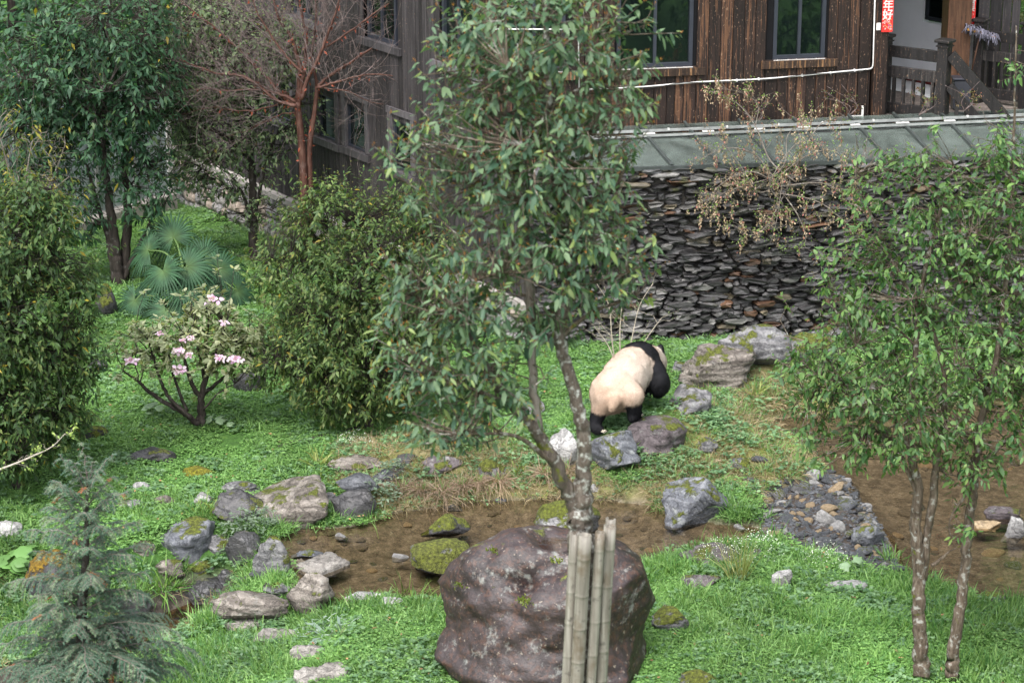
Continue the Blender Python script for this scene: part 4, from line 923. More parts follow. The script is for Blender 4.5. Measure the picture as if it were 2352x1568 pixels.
# ------------------------------------------------------------------ the timber house
FW_ANG, LW_ANG = rad(11), rad(32.6)
HC = np.array([-.47, 33.75])
FD = np.array([math.cos(FW_ANG), math.sin(FW_ANG)]); FN = np.array([FD[1], -FD[0]])
LD = np.array([-math.sin(LW_ANG), math.cos(LW_ANG)]); LN = np.array([-LD[1], LD[0]])
house = empty('timber_house', (0, 0, 0), 'weathered dark timber house with vertical planks above the slate wall', 'house')
def at2(o, d, n, s, t, z): return np.array([o[0] + d[0] * s + n[0] * t, o[1] + d[1] * s + n[1] * t, z])     # t: out of the wall
def frame_rot(d): return math.atan2(d[1], d[0])
def plank_wall(o, d, n, s0, s1, zb_, zt_, width, wins, mt, jit=.006, parent=house):
    s = s0; ang = frame_rot(d)
    while s < s1 - .02:
        w = min(width * random.uniform(.8, 1.2), s1 - s); a, b = s, s + w; zb = zb_(s) if callable(zb_) else zb_; zt = zt_(s) if callable(zt_) else zt_
        segs = [(zb, zt)]
        for (wa, wb, za, zc) in wins:
            if b > wa + .01 and a < wb - .01:
                segs = [x for g in segs for x in ((g[0], min(g[1], za)), (max(g[0], zc), g[1])) if x[1] - x[0] > .04]
        for (p, q) in segs:
            m = MB(); m.box((0, 0, (q - p) / 2), (w - .007, .03, q - p), None, None, .004)
            me_o = m.build('plank', mt, parent); c = at2(o, d, n, (a + b) / 2, .015 + random.uniform(-jit, jit), p)
            me_o.location = c; me_o.rotation_euler = (0, random.uniform(-.002, .002), ang)
        s += w
def window(o, d, n, s0, s1, z0, z1, mull=1, sill=True, fr=M_FRAME, fw=.055, wood=None, sill_m=None, sill_w=.18, parent=house):
    A = np.array([[d[0], n[0], 0], [d[1], n[1], 0], [0, 0, 1.0]])
    def bx(m, sa, sb, ta, tb, za, zc): m.box(at2(o, d, n, (sa + sb) / 2, (ta + tb) / 2, (za + zc) / 2), (sb - sa, tb - ta, zc - za), A)
    m = MB()
    bx(m, s0, s1, -.07, .0, z0, z0 + fw); bx(m, s0, s1, -.07, .0, z1 - fw, z1); bx(m, s0, s0 + fw, -.069, .001, z0 + fw, z1 - fw); bx(m, s1 - fw, s1, -.069, .001, z0 + fw, z1 - fw)
    f = m.build('window', fr, parent)
    xs = np.linspace(s0 + fw, s1 - fw, mull + 2)
    for i in range(mull + 1):
        m = MB(); off = -.05 if i % 2 else -.035; bx(m, xs[i] + .002, xs[i + 1] - .002, off - .004, off + .004, z0 + fw, z1 - fw); m.build('pane', M_GLASS, f)
    for x in xs[1:-1]:
        m = MB(); bx(m, x - .022, x + .022, -.06, .004, z0 + fw + .001, z1 - fw - .001); m.build('mullion', fr, f)
    m = MB(); bx(m, s0 + fw * .5, s1 - fw * .5, -.40, -.39, z0, z1); m.build('dark_room_sheet', M_BLACK, f)  # black sheet behind the panes stands in for the unlit room
    if wood:
        m = MB(); bx(m, s0 - .10, s0 - .001, .0, .055, z0, z1 + .1); bx(m, s1 + .001, s1 + .10, .0, .055, z0, z1 + .1); bx(m, s0 - .14, s1 + .14, .001, .06, z1 + .101, z1 + .2); m.build('casing', wood, f)
    if sill:
        m = MB(); bx(m, s0 - sill_w, s1 + sill_w, .0, .085, z0 - .12, z0 - .012); m.build('sill', sill_m or M_SILL, f)
        m = MB(); bx(m, s0, s1, -.06, .04, z0 - .011, z0 - .003); m.build('sill_flashing', M_PVC if sill_m is None else sill_m, f)
    return f
FWIN = [(.35, 1.25, 3.62, 5.3), (2.0, 3.12, 3.62, 5.3), (4.32, 5.10, 3.67, 5.3)]
plank_wall(HC, FD, FN, .0, 5.80, 2.15, 6.1, .155, FWIN, M_PLANK)
for w_ in FWIN: window(HC, FD, FN, *w_)
LWIN = [(.10, 1.0, 3.66, 5.3), (2.33, 3.2, 3.66, 5.3), (4.7, 5.6, 3.66, 5.3), (1.86, 2.44, 1.78, 2.52), (3.26, 3.88, 1.84, 2.52), (4.22, 4.81, 1.82, 2.52), (5.75, 6.45, 1.85, 2.6), (6.55, 7.2, 1.85, 2.6)]
plank_wall(HC, LD, LN, -1.35, 10.3, .60, lambda s: 2.3 if s < 0 else 6.1, .115, LWIN, M_PLANK_GREY, .004)
for w_ in LWIN[:3]: window(HC, LD, LN, *w_, sill_m=M_CASING, sill_w=.22)
for w_ in LWIN[3:]: window(HC, LD, LN, *w_, mull=0, fw=.03, wood=M_CASING, sill_m=M_CASING, sill_w=.14)
def wallbox(name, o, d, n, sa, sb, ta, tb, za, zc, m_, parent=house, bev=0):
    A = np.array([[d[0], n[0], 0], [d[1], n[1], 0], [0, 0, 1.0]])
    m = MB(); m.box(at2(o, d, n, (sa + sb) / 2, (ta + tb) / 2, (za + zc) / 2), (sb - sa, tb - ta, zc - za), A, None, bev); return m.build(name, m_, parent)
wallbox('dark_backing_wall', HC, FD, FN, .3, 5.8, -.62, -.5, 2.0, 6.1, M_BLACK); wallbox('dark_backing_wall', HC, LD, LN, .3, 10.3, -.62, -.5, -.4, 6.1, M_BLACK)  # black backing sheets, painted as dark as unlit rooms seen through glass
for (sa, sb, za, zc) in [(0, .35, 2.1, 6.1), (1.25, 2.0, 2.1, 6.1), (3.12, 4.32, 2.1, 6.1), (5.1, 5.8, 2.1, 6.1), (.35, 1.25, 2.1, 3.62), (2.0, 3.12, 2.1, 3.62), (4.32, 5.1, 2.1, 3.67), (.35, 5.1, 5.3, 6.1)]:
    wallbox('sheathing', HC, FD, FN, sa + .001, sb - .001, -.1, -.012, za, zc, M_BLACK)
prev = -1.3
for (sa, sb) in [(-1.3, .1), (1.0, 1.86), (2.44, 2.33), (3.88, 4.22), (4.81, 4.7), (5.6, 5.75), (7.2, 10.3)]:
    if sb > sa: wallbox('sheathing', HC, LD, LN, sa, sb, -.1, -.012, .3, 2.3 if sa < 0 else 6.1, M_BLACK)
wallbox('sheathing', HC, LD, LN, .1, 7.2, -.099, -.0125, 2.62, 3.60, M_BLACK); wallbox('sheathing', HC, LD, LN, .1, 7.2, -.098, -.013, .3, 1.77, M_BLACK)
wallbox('corner_board', HC, FD, FN, -.06, .06, .0, .06, 2.3, 6.1, M_PLANK)
# plinth of the left side: river stones under a concrete ledge
wallbox('ledge', HC, LD, LN, -1.4, 10.35, -.12, .16, .50, .585, M_CONCRETE)
wallbox('plinth', HC, LD, LN, -1.4, 10.35, -.3, .06, -.95, .50, M_CONCRETE)
cob = [mesh_np('plinth_stone', *rock_shape(330 + i, 2, 4, .12, .03, .7, .95), mat_rock('cobble_%d' % i, *c, scale=1.5)) for i, c in enumerate([((.2, .19, .185), (.36, .34, .33), (.5, .48, .46)), ((.16, .155, .16), (.28, .27, .275), (.4, .39, .39)), ((.24, .19, .15), (.40, .33, .28), (.52, .46, .40)), ((.2, .19, .185), (.33, .31, .30), (.46, .44, .42))])]
cnt = 0
for row in range(6):
    zc = .42 - row * .185; s = -1.25 + .1 * (row % 2)
    while s < 10.2 and cnt < 298:
        w = random.uniform(.17, .29)
        vis = s > 4.6 or s < 1.5
        if vis or row < 2:
            p = at2(HC, LD, LN, s + w / 2, .07, zc + random.uniform(-.02, .02))
            add('plinth_stone', cob[random.randrange(4)], house, tuple(p), (0, random.uniform(-.4, .4), frame_rot(LD)), (w * .52, .09, .1 * random.uniform(.8, 1.1))); cnt += 1
        s += w * .97
# roof with modest eaves (above the frame)
RF = [at2(HC, FD, FN, -.2, .45, 6.12), at2(HC, FD, FN, 9.5, .45, 6.12), at2(HC, FD, FN, 9.5, -9, 8.2), at2(HC, LD, LN, 10.6, -4, 8.2), at2(HC, LD, LN, 10.6, .45, 6.12)]
V = np.array(RF + [p + np.array([0, 0, .16]) for p in RF]); F = [[0, 1, 2, 3, 4], [9, 8, 7, 6, 5]] + [[i, (i + 1) % 5, (i + 1) % 5 + 5, i + 5] for i in range(5)]
add('roof', mesh_np('roof', V, F, M_STEEL, None, False), house)
# grey panel between the two ground-floor windows and the roofed porch
DZ = 2.76
deck_pts = [at2(HC, FD, FN, 5.83, .12, 0), (6.35, 34.62, 0), (8.6, 34.75, 0), (9.2, 37.6, 0), (5.2, 37.9, 0)]
wb = [at_z(2045, 176, DZ), at_z(2141, 196, DZ)]
bd_ = unit((wb[1] - wb[0])[:2]); bn = np.array([bd_[1], -bd_[0]])
if bn[1] > 0: bn = -bn
bo = wb[0][:2]
wallbox('porch_wall', bo, bd_, bn, -1.2, .62, -.14, 0, DZ, 6.1, M_WHITEWALL); wallbox('porch_wall', bo, bd_, bn, .62, 1.95, -.14, 0, DZ, 3.72, M_WHITEWALL)
wallbox('skirting', bo, bd_, bn, -1.2, 1.95, .001, .02, DZ + .005, DZ + .10, M_REDTRIM)
window(bo, bd_, bn, .66, 1.5, 3.76, 5.3, 1, False, fr=M_FRAME)
wallbox('notice_frame', bo, bd_, bn, .02, .24, .002, .02, 4.17, 5.0, M_REDTRIM); wallbox('notice_sheet', bo, bd_, bn, .05, .21, .021, .024, 4.21, 4.96, M_WHITEWALL)
fl = [(*p[:2], DZ - .012) for p in (np.array(deck_pts[0]), bo + bn * 1.0 - bd_ * .2, bo + bn * 1.0 + bd_ * 2.2, bo + bd_ * 2.2, bo - bd_ * 1.2)]
fl = [tuple(bo + bn * t + bd_ * s) + (DZ,) for s, t in ((-1.2, .02), (1.95, .02), (1.95, .75), (-.9, .75))]
add('porch_floor', mesh_np('porch_floor', fl, [[0, 3, 2, 1]], M_FLOOR, None, False), house)
# deck boards run across, cut to the deck outline
dp = np.array([p[:2] for p in deck_pts]); yy = 34.3
while yy < 38:
    xs_ = []
    for i in range(5):
        a, b = dp[i], dp[(i + 1) % 5]
        for y_ in (yy + .07,):
            if (a[1] > y_) != (b[1] > y_): xs_.append(a[0] + (y_ - a[1]) / (b[1] - a[1]) * (b[0] - a[0]))
    if len(xs_) == 2 and abs(xs_[1] - xs_[0]) > .1:
        m = MB(); L = abs(xs_[1] - xs_[0]); m.box((0, 0, 0), (L, .132, .035), None, None, .004); o = m.build('deck_board', M_DECK, house); o.location = (sum(xs_) / 2, yy + .07, DZ - .024)
    yy += .14
m = MB(); V = np.array([(*p, z) for z in (2.05, DZ - .045) for p in dp]); m.raw(V, [[0, 1, 2, 3, 4], [9, 8, 7, 6, 5]] + [[i, (i + 1) % 5, (i + 1) % 5 + 5, i + 5] for i in range(5)]); m.build('deck_base', M_RAILWOOD, house)
def post(name, x, y, w, z0, z1, m_, cap=True, parent=None, rz=0.0):
    m = MB(); A = np.array(Matrix.Rotation(rz, 3, 'Z')); m.box((x, y, (z0 + z1) / 2), (w, w, z1 - z0), A, None, .008)
    if cap: m.box((x, y, z1 + .024), (w * 1.45, w * 1.45, .045), A, None, .01); m.box((x, y, z1 - .05), (w * 1.2, w * 1.2, .02), A)
    return m.build(name, m_, parent)
pe = at2(HC, FD, FN, 5.93, 0, 0)
post('wall_post', pe[0], pe[1], .2, 2.15, 6.1, M_PLANK, False, house, FW_ANG)
pc = at_y(2187, 230, 36.0); post('porch_column', pc[0], 36.0, .36, DZ, 6.1, M_POSTWOOD, False, house, .1)
# dark plank side wall right of the column
plank_wall((7.03, 36.25), (math.cos(-.1), math.sin(-.1)), (math.sin(-.1), -math.cos(-.1)), 0, .62, DZ, 6.1, .16, [], M_PLANK_GREY)
# conduits
def cpt(px, py, t=.06): 
    q = at_plane(px, py, (HC[0], HC[1], 0), np.array([FN[0], FN[1], 0])); return q + np.array([FN[0] * t, FN[1] * t, 0])
con = smooth_path([cpt(1330, 205), cpt(1470, 198), cpt(1600, 187), cpt(1760, 179), cpt(1930, 163), cpt(1985, 158)], 5)
con = np.vstack([con, smooth_path([cpt(1985, 158), cpt(1997, 156), cpt(2002, 148), cpt(2003, 120)], 4)[1:], [cpt(2008, -60)], ])
pipe = empty('conduit_pipe', tuple(con[0]), 'white plastic conduit pipe crossing the plank wall and bending upwards', 'pipe')
m = MB(); m.tube(con - con[0], .011, 7); m.build('pipe', M_PVC, pipe, True)
P2 = np.array([cpt(2014, 62, .07), cpt(2016, -60, .07)]); m = MB(); m.tube(P2 - con[0], .012, 6); m.build('riser', M_PVC, pipe, True)
m = MB(); m.box(cpt(2013, 59, .08) - con[0], (.07, .05, .11), np.array(Matrix.Rotation(FW_ANG, 3, 'Z')), None, .006); m.build('junction_box', M_PVC, pipe)
cw = con[:26] + np.array([0, -.015, 0]); cw[:, 2] += .02 - .05 * np.abs(np.sin(np.linspace(0, 9, len(cw)))); m = MB(); m.tube(cw - con[0], .004, 4); m.build('wire', M_CABLE, pipe, True)
for px, py in ((1690, 183), (1740, 180), (1840, 172), (1905, 166), (1960, 160)):
    m = MB(); m.box(cpt(px, py, .05) - con[0], (.02, .04, .034), np.array(Matrix.Rotation(FW_ANG, 3, 'Z'))); m.build('clip', M_PVC, pipe)
c2 = np.array([cpt(1120, 66), cpt(1326, 66), cpt(1328, 200)]); tag((lambda o: o)(add('conduit_pipe', mesh_np('conduit_pipe', *(lambda a: (a[0], a[1]))(tube_arrays(c2, .013, 6)), M_PVC))), 'white plastic pipe on the plank wall behind the foreground tree', 'pipe')
br_ = empty('bracket', tuple(cpt(1968, 262, .15)), 'small white angle bracket at the foot of the plank wall', 'bracket')
m = MB(); m.box((0.03, 0, .07), (.03, .04, .16)); m.build('arm', M_PVC, br_); m = MB(); m.box((-.09, -.02, 0.0), (.2, .05, .025)); m.build('foot', M_PVC, br_)

# railings
def railing(root, a, b, z0, rails, bal, balz, w=.10, mt=M_RAILWOOD):
    a, b = np.array(a, float), np.array(b, float)
    for (zc, h_) in rails:
        m = MB(); m.bar((a[0], a[1], z0 + zc), (b[0], b[1], z0 + zc), .05, h_, bev=.006); m.build('rail', mt, root)
    for k in np.linspace(0, 1, bal + 2)[1:-1]:
        p = a + (b - a) * k; m = MB(); m.box((p[0], p[1], z0 + sum(balz) / 2), (.045, .045, balz[1] - balz[0]), np.array(Matrix.Rotation(math.atan2(*(b - a)[::-1]), 3, 'Z'))); m.build('baluster', mt, root)
p1_, p2_ = (5.50, 35.2), (6.26, 34.62)
rl = empty('railing', (0, 0, 0), 'dark wooden balustrade with capped posts at the left of the porch', 'railing')
ra = math.atan2(p2_[1] - p1_[1], p2_[0] - p1_[0])
post('post', *p1_, .145, 2.5, DZ + 1.12, M_RAILWOOD, True, rl, ra); post('post', *p2_, .165, 2.45, DZ + 1.15, M_RAILWOOD, True, rl, ra)
railing(rl, p1_, p2_, DZ, [(.93, .17), (.63, .17), (.10, .15)], 5, (.15, .58))
hr = empty('handrail', (0, 0, 0), 'sloping stair handrail of two dark beams descending from the porch', 'handrail')
ha, hb = np.array([6.34, 34.58, DZ + .98]), np.array([7.32, 34.42, DZ - .10])
for dz_, w_, h_ in ((0, .11, .16), (-.46, .09, .13)):
    m = MB(); m.bar(ha + (0, 0, dz_), hb + (0, 0, dz_), w_, h_, bev=.006); m.build('beam', M_RAILWOOD, hr)
for k in (.13, .27, .42):
    p = ha + (hb - ha) * k; m = MB(); m.box((p[0], p[1], p[2] - .72), (.05, .05, .55)); m.build('baluster', M_RAILWOOD, hr)
st = empty('stairs', (0, 0, 0), 'wooden steps going down from the porch behind the handrail', 'stairs')
for k in range(4):
    m = MB(); m.box((6.62 + .27 * k, 34.8, DZ - .12 - .17 * k), (.30, .9, .045), None, None, .005); m.build('tread', M_DECK, st)
for y_ in (34.37, 35.2):
    m = MB(); m.bar((6.4, y_, DZ - .12), (7.6, y_, DZ - .85), .05, .2); m.build('stringer', M_RAILWOOD, st)
r2 = empty('railing', (0, 0, 0), 'dark wooden balustrade behind the mop at the right of the porch', 'railing')
q1, q2 = (7.02, 35.95), (7.66, 35.5)
post('post', *q1, .15, 2.5, DZ + 1.22, M_RAILWOOD, True, r2, ra); post('post', *q2, .16, 2.5, DZ + 1.25, M_RAILWOOD, True, r2, ra); post('post', 8.5, 36.2, .16, 2.5, DZ + 1.25, M_RAILWOOD, True, r2, ra)
railing(r2, q1, q2, DZ, [(1.02, .16), (.72, .16), (.16, .15)], 5, (.2, .66)); railing(r2, q2, (8.5, 36.2), DZ, [(1.02, .16), (.72, .16), (.16, .15)], 6, (.2, .66))
# mop leaning upside down, metal bin
mp = empty('mop', (7.02, 35.75, DZ), 'grey string mop leaning head-up against the right balustrade', 'mop')
mh = at_y(2252, 76, 35.75) - np.array([7.02, 35.75, DZ]); mb = at_y(2226, 188, 35.75) - np.array([7.02, 35.75, DZ]); mb[2] = max(mb[2], .0)
m = MB(); m.tube([mb, mh], .013, 7); m.build('handle', M_POSTWOOD, mp, True)
m = MB(); m.bar(mh + (-.2, 0, .06), mh + (.22, -.02, -.05), .09, .03); m.build('board', M_MOPHANDLE, mp)
m = MB(); rgm = np.random.default_rng(3)
for i in range(130):
    k = rgm.random(); p = mh + np.array([-.2, 0, .06]) * (1 - k) + np.array([.22, -.02, -.05]) * k + np.array([rgm.normal() * .02, rgm.normal() * .045, .025 + abs(rgm.normal()) * .02])
    e = p + np.array([rgm.normal() * .05, -.05 + rgm.normal() * .05, -.07 - .1 * rgm.random() * k]); m.tube([p, (p + e) / 2 + (0, 0, .04), e], .008, 3)
m.build('strings', M_MOP, mp, True)
bn_ = empty('bin', (*at_y(2208, 196, 35.5)[:2], DZ), 'dark metal bin standing on the deck behind the handrail', 'bin')
m = MB(); m.box((0, 0, .22), (.26, .24, .44), None, None, .01); m.build('body', M_BIN, bn_); m = MB(); m.box((0, 0, .455), (.29, .27, .03), None, None, .008); m.build('lid', M_FRAME, bn_)

# red paper couplets with silver characters
def couplet(name, label, c, w, ztop, zbot, ang, chars, zs, size):
    root = empty(name, (c[0], c[1], zbot), label, 'banner', rz=ang)
    m = MB(); m.box((0, 0, (ztop - zbot) / 2), (w, .006, ztop - zbot)); m.build('paper', M_RED, root)
    dg = bpy.context.evaluated_depsgraph_get
    for ch, zz in zip(chars, zs):
        cu = bpy.data.curves.new('character', 'FONT'); cu.body = ch; cu.size = size; cu.align_x = 'CENTER'; cu.align_y = 'CENTER'; cu.extrude = .002; cu.offset = .0016
        t = bpy.data.objects.new('character', cu); COL.objects.link(t)
        me = bpy.data.meshes.new_from_object(t.evaluated_get(dg())); COL.objects.unlink(t); bpy.data.objects.remove(t)
        me.materials.clear(); me.materials.append(M_SILVER)
        add('character', me, root, (0, -.007, zz - zbot), (math.pi / 2, 0, 0))
    rgc = np.random.default_rng(len(label)); m = MB()
    for i in range(26):             # small clouds, fish and waves printed in gold, silver and blue at the foot
        a = np.array([rgc.uniform(-.38, .38) * w, -.0055, rgc.uniform(.03, .27)]); k = rgc.uniform(.006, .016); an = np.linspace(0, rgc.uniform(2.5, 5.5), 7) + rgc.uniform(0, 6)
        m.tube(np.stack([a[0] + k * np.cos(an), np.full(7, a[1]), a[2] + k * np.sin(an)], 1), .003, 3)
    m.build('ornament', M_SILVER, root)
    m = MB()
    for i in range(14):
        a = np.array([rgc.uniform(-.38, .38) * w, -.0055, rgc.uniform(.03, .22)]); k = rgc.uniform(.006, .014); an = np.linspace(0, 3.5, 6) + rgc.uniform(0, 6)
        m.tube(np.stack([a[0] + k * np.cos(an), np.full(6, a[1]), a[2] + k * np.sin(an)], 1), .0035, 3)
    m.build('ornament', M_GOLD, root)
    m = MB()
    for i in range(7): m.box((rgc.uniform(-.36, .36) * w, -.005, rgc.uniform(.03, .15)), (.012, .004, .01))
    m.build('ornament', M_BLUEINK, root)
cp = at_plane(2030, 70, (*pe[:2], 0), np.array([FN[0], FN[1], 0])); cz = cp[2]
couplet('couplet', 'red paper couplet with two silver characters beside the junction box', (cp[0] + FN[0] * .135, cp[1] + FN[1] * .135), .165, cz + 1.5, cz, FW_ANG, ['年', '好'], [at_y(2030, 10, cp[1])[2], at_y(2030, 32, cp[1])[2]], .165)
cq = at_y(2229, 58, 36.0)
couplet('couplet', 'red paper couplet right of the brown porch column above the mop', (cq[0], 36.08), .16, cq[2] + 1.5, cq[2], .05, ['事', '興'], [at_y(2229, 3, 36.0)[2], at_y(2229, 20, 36.0)[2]], .15)

# ------------------------------------------------------------------ glazed enclosure barrier at the far left
b0, b1 = at_z(150, 552, -.25), at_z(392, 473, -.25); bdir = unit(b1 - b0); bl = np.linalg.norm(b1 - b0)
bar_ = empty('glass_barrier', tuple(b0), 'pale glass barrier on a low concrete kerb behind the dark tree', 'barrier', rz=math.atan2(bdir[1], bdir[0]))
m = MB(); m.box((bl / 2 - 1.5, 0, .06), (bl + 3, .35, .42), None, None, .02); m.build('kerb', M_CONCRETE, bar_)
k = -1.5 * 2
nseg = 6; seg = (bl + 3) / nseg
for i in range(nseg):
    x = -3 + seg * i; m = MB(); m.box((x + seg / 2, 0, 1.35), (seg - .07, .02, 2.1)); m.build('glass_pane', M_PANELGLASS, bar_)
for i in range(nseg + 1):
    m = MB(); m.box((-3 + seg * i, 0, 1.4), (.06 if i < nseg else .12, .08, 2.3)); m.build('post', M_PVC if i == nseg else M_ALU, bar_)
m = MB(); m.box((bl / 2 - 1.5, 0, 2.5), (bl + 3, .06, .06)); m.build('top_rail', M_ALU, bar_)
# ------------------------------------------------------------------ the giant panda, walking away over the rocks (joint places measured on the photograph, each with its own depth)
def Z4(zx, zy, Y): return at_y(1292 + zx / 5.46, 746.5 + zy / 5.46, Y)
BK, WH = (.007, .007, .009), (.43, .33, .26)
#  (zoom x, zoom y, depth, radius) chains; tag: w white, k black
chains = [
 ('w', [(600, 850, 28.02, .27), (690, 790, 28.10, .30), (785, 660, 28.26, .30), (845, 575, 28.40, .288), (875, 535, 28.47, .272)]),
 ('k', [(930, 480, 28.60, .272), (965, 455, 28.67, .262), (1010, 450, 28.74, .22)]),
 ('w', [(1075, 420, 28.88, .175), (1125, 440, 29.0, .178), (1150, 470, 29.1, .17), (1190, 540, 29.2, .11)]),
 ('k', [(1050, 510, 28.62, .20), (1140, 610, 28.5, .172), (1200, 700, 28.44, .152), (1222, 745, 28.45, .138), (1218, 790, 28.56, .105), (1200, 830, 28.68, .085)]),
 ('k', [(960, 470, 28.95, .19), (985, 640, 29.05, .15), (1010, 800, 29.1, .12), (1025, 860, 29.15, .10)]),
 ('w', [(800, 830, 27.95, .19), (880, 880, 27.86, .15)]),
 ('k', [(880, 930, 27.86, .115), (900, 1020, 27.9, .098), (893, 1110, 27.95, .085), (880, 1145, 27.9, .072), (950, 1115, 28.02, .060)]),
 ('w', [(560, 870, 27.98, .22), (520, 950, 27.95, .16), (480, 1035, 27.95, .125)]),
 ('k', [(455, 1090, 27.95, .105), (425, 1180, 27.95, .088), (395, 1270, 27.92, .072), (430, 1300, 27.88, .062), (485, 1313, 27.86, .05)]),
 ('w', [(640, 930, 27.8, .11), (628, 1010, 27.74, .065), (615, 1045, 27.73, .04)]),
]
bm = bmesh.new(); SP = []
for tg, ch in chains:
    pts = [(Z4(a, b, c), r) for a, b, c, r in ch]
    for (p, r), (q, r2) in zip(pts[:-1], pts[1:]):
        n = max(2, int(np.linalg.norm(q - p) / (.25 * min(r, r2))))
        for k in np.linspace(0, 1, n):
            SP.append((*(p + (q - p) * k), r + (r2 - r) * k, 1.0 if tg == 'k' else 0.0))
for ez, eY in ((1226, 29.02), (1120, 29.36)):                     # ears
    for dz in (0, .03, .06, .085):
        p = Z4(ez, 365, eY); SP.append((p[0], p[1], p[2] + dz + .01, .064 - .22 * dz, 1.0))
SP = np.array(SP)
for x, y, z, r, _ in SP:
    bmesh.ops.create_icosphere(bm, subdivisions=2, radius=r, matrix=Matrix.Translation((x, y, z)))
me0 = bpy.data.meshes.new('tmp'); bm.to_mesh(me0); bm.free()
ob = bpy.data.objects.new('tmp', me0); COL.objects.link(ob)
md = ob.modifiers.new('r', 'REMESH'); md.mode = 'VOXEL'; md.voxel_size = .02
ms = ob.modifiers.new('s', 'SMOOTH'); ms.factor = .6; ms.iterations = 7
pm = bpy.data.meshes.new_from_object(ob.evaluated_get(bpy.context.evaluated_depsgraph_get()))
COL.objects.unlink(ob); bpy.data.objects.remove(ob); bpy.data.meshes.remove(me0)
V = np.array([v.co[:] for v in pm.vertices]); pr = Z4(880, 1100, 27.95)
root_p = np.array([V[:, 0].mean(), V[:, 1].mean(), V[:, 2].min()])
panda = empty('panda', tuple(root_p), 'giant panda seen from behind walking over rocks by the slate wall', 'panda')
def panda_col(P):
    d = np.linalg.norm(P[:, None] - SP[None, :, :3], axis=2) - SP[None, :, 3]
    kb = np.where(SP[:, 4] > .5)[0]; kw = np.where(SP[:, 4] < .5)[0]
    nz = .022 * fbm(P * 9, 3, 4)
    f = sstep(-.012, .012, d[:, kw].min(1) - d[:, kb].min(1) + nz)[:, None]
    ca = fbm(P * 2.6, 3, 8)[:, None]; cb = fbm(P * 6, 3, 12)[:, None]
    white = np.array(WH) * (1 + .10 * cb) ; white = white * (1 - sstep(.05, .5, ca)) + np.array([.38, .275, .205]) * sstep(.05, .5, ca)
    pt = Z4(640, 950, 27.75); w = np.exp(-((np.linalg.norm(P - pt, axis=1)) / .22) ** 2)[:, None]; white = white * (1 - .75 * w) + np.array([.37, .265, .195]) * .75 * w
    pt = Z4(1180, 440, 29.0); w = np.exp(-((np.linalg.norm(P - pt, axis=1)) / .25) ** 2)[:, None]; white = white * (1 - .9 * w) + np.array([.50, .455, .40]) * .9 * w
    pt = Z4(760, 580, 28.1); w = np.exp(-((np.linalg.norm(P - pt, axis=1)) / .07) ** 2)[:, None]; white = white * (1 - .5 * w) + np.array([.22, .14, .10]) * .5 * w
    pt = Z4(1000, 700, 28.2); w = np.exp(-((np.linalg.norm(P - pt, axis=1)) / .30) ** 2)[:, None]; white = white * (1 - .8 * w) + np.array([.50, .46, .415]) * .6 * w
    return white * (1 - f) + (np.array(BK) * (1 + .4 * cb)) * f
pm.vertices.foreach_set('co', (V - root_p).astype(np.float32).ravel())
c = np.ones((len(V), 4), np.float32); c[:, :3] = panda_col(V)
a = pm.color_attributes.new('col', 'FLOAT_COLOR', 'POINT'); a.data.foreach_set('color', c.ravel())
pm.materials.clear(); pm.materials.append(M_FUR); pm.name = 'panda_body'
pm.polygons.foreach_set('use_smooth', np.full(len(pm.polygons), True))
body = add('body', pm, panda)
# fur: short strands rooted in the skin, combed backwards and down
pm.calc_loop_triangles(); T = np.array([t.vertices[:] for t in pm.loop_triangles]); A_, B_, C_ = V[T[:, 0]], V[T[:, 1]], V[T[:, 2]]
cr = np.cross(B_ - A_, C_ - A_); ar = np.linalg.norm(cr, axis=1); rgf = np.random.default_rng(9); n = 90000
ti = rgf.choice(len(T), n, p=ar / ar.sum()); u, v = rgf.random(n), rgf.random(n); fl = u + v > 1; u[fl], v[fl] = 1 - u[fl], 1 - v[fl]
P = A_[ti] + (B_ - A_)[ti] * u[:, None] + (C_ - A_)[ti] * v[:, None]; N = unit(cr[ti])
back = unit(Z4(600, 850, 28.0) - Z4(985, 450, 28.66)); flow = back * .8 + np.array([0, 0, -.7])
flow = flow - N * np.sum(flow * N, 1)[:, None]
D = unit(flow * .9 + N * .42 + rgf.normal(size=(n, 3)) * .16)
Vl, Fl, kk = leaf_arrays(P - root_p - N * .004, D, unit(N + rgf.normal(size=(n, 3)) * .2), rgf.uniform(.016, .032, n), .0036, .25, BLADE)
fc_ = panda_col(P) * rgf.uniform(.90, 1.10, (n, 1))
add('fur', mesh_np('panda_fur', Vl, Fl, M_FUR, np.repeat(fc_, kk, 0)), panda)
m = MB()
for zx, zy, Y in ((497, 1318, 27.82), (507, 1326, 27.83), (487, 1333, 27.81), (515, 1312, 27.85), (960, 1118, 27.98), (975, 1108, 28.0)):
    p = Z4(zx, zy, Y) - root_p; m.tube([p, p + (.025, -.012, -.004), p + (.042, -.018, -.018)], [.008, .006, .002], 5)
m.build('claws', M_CLAW, panda, True)
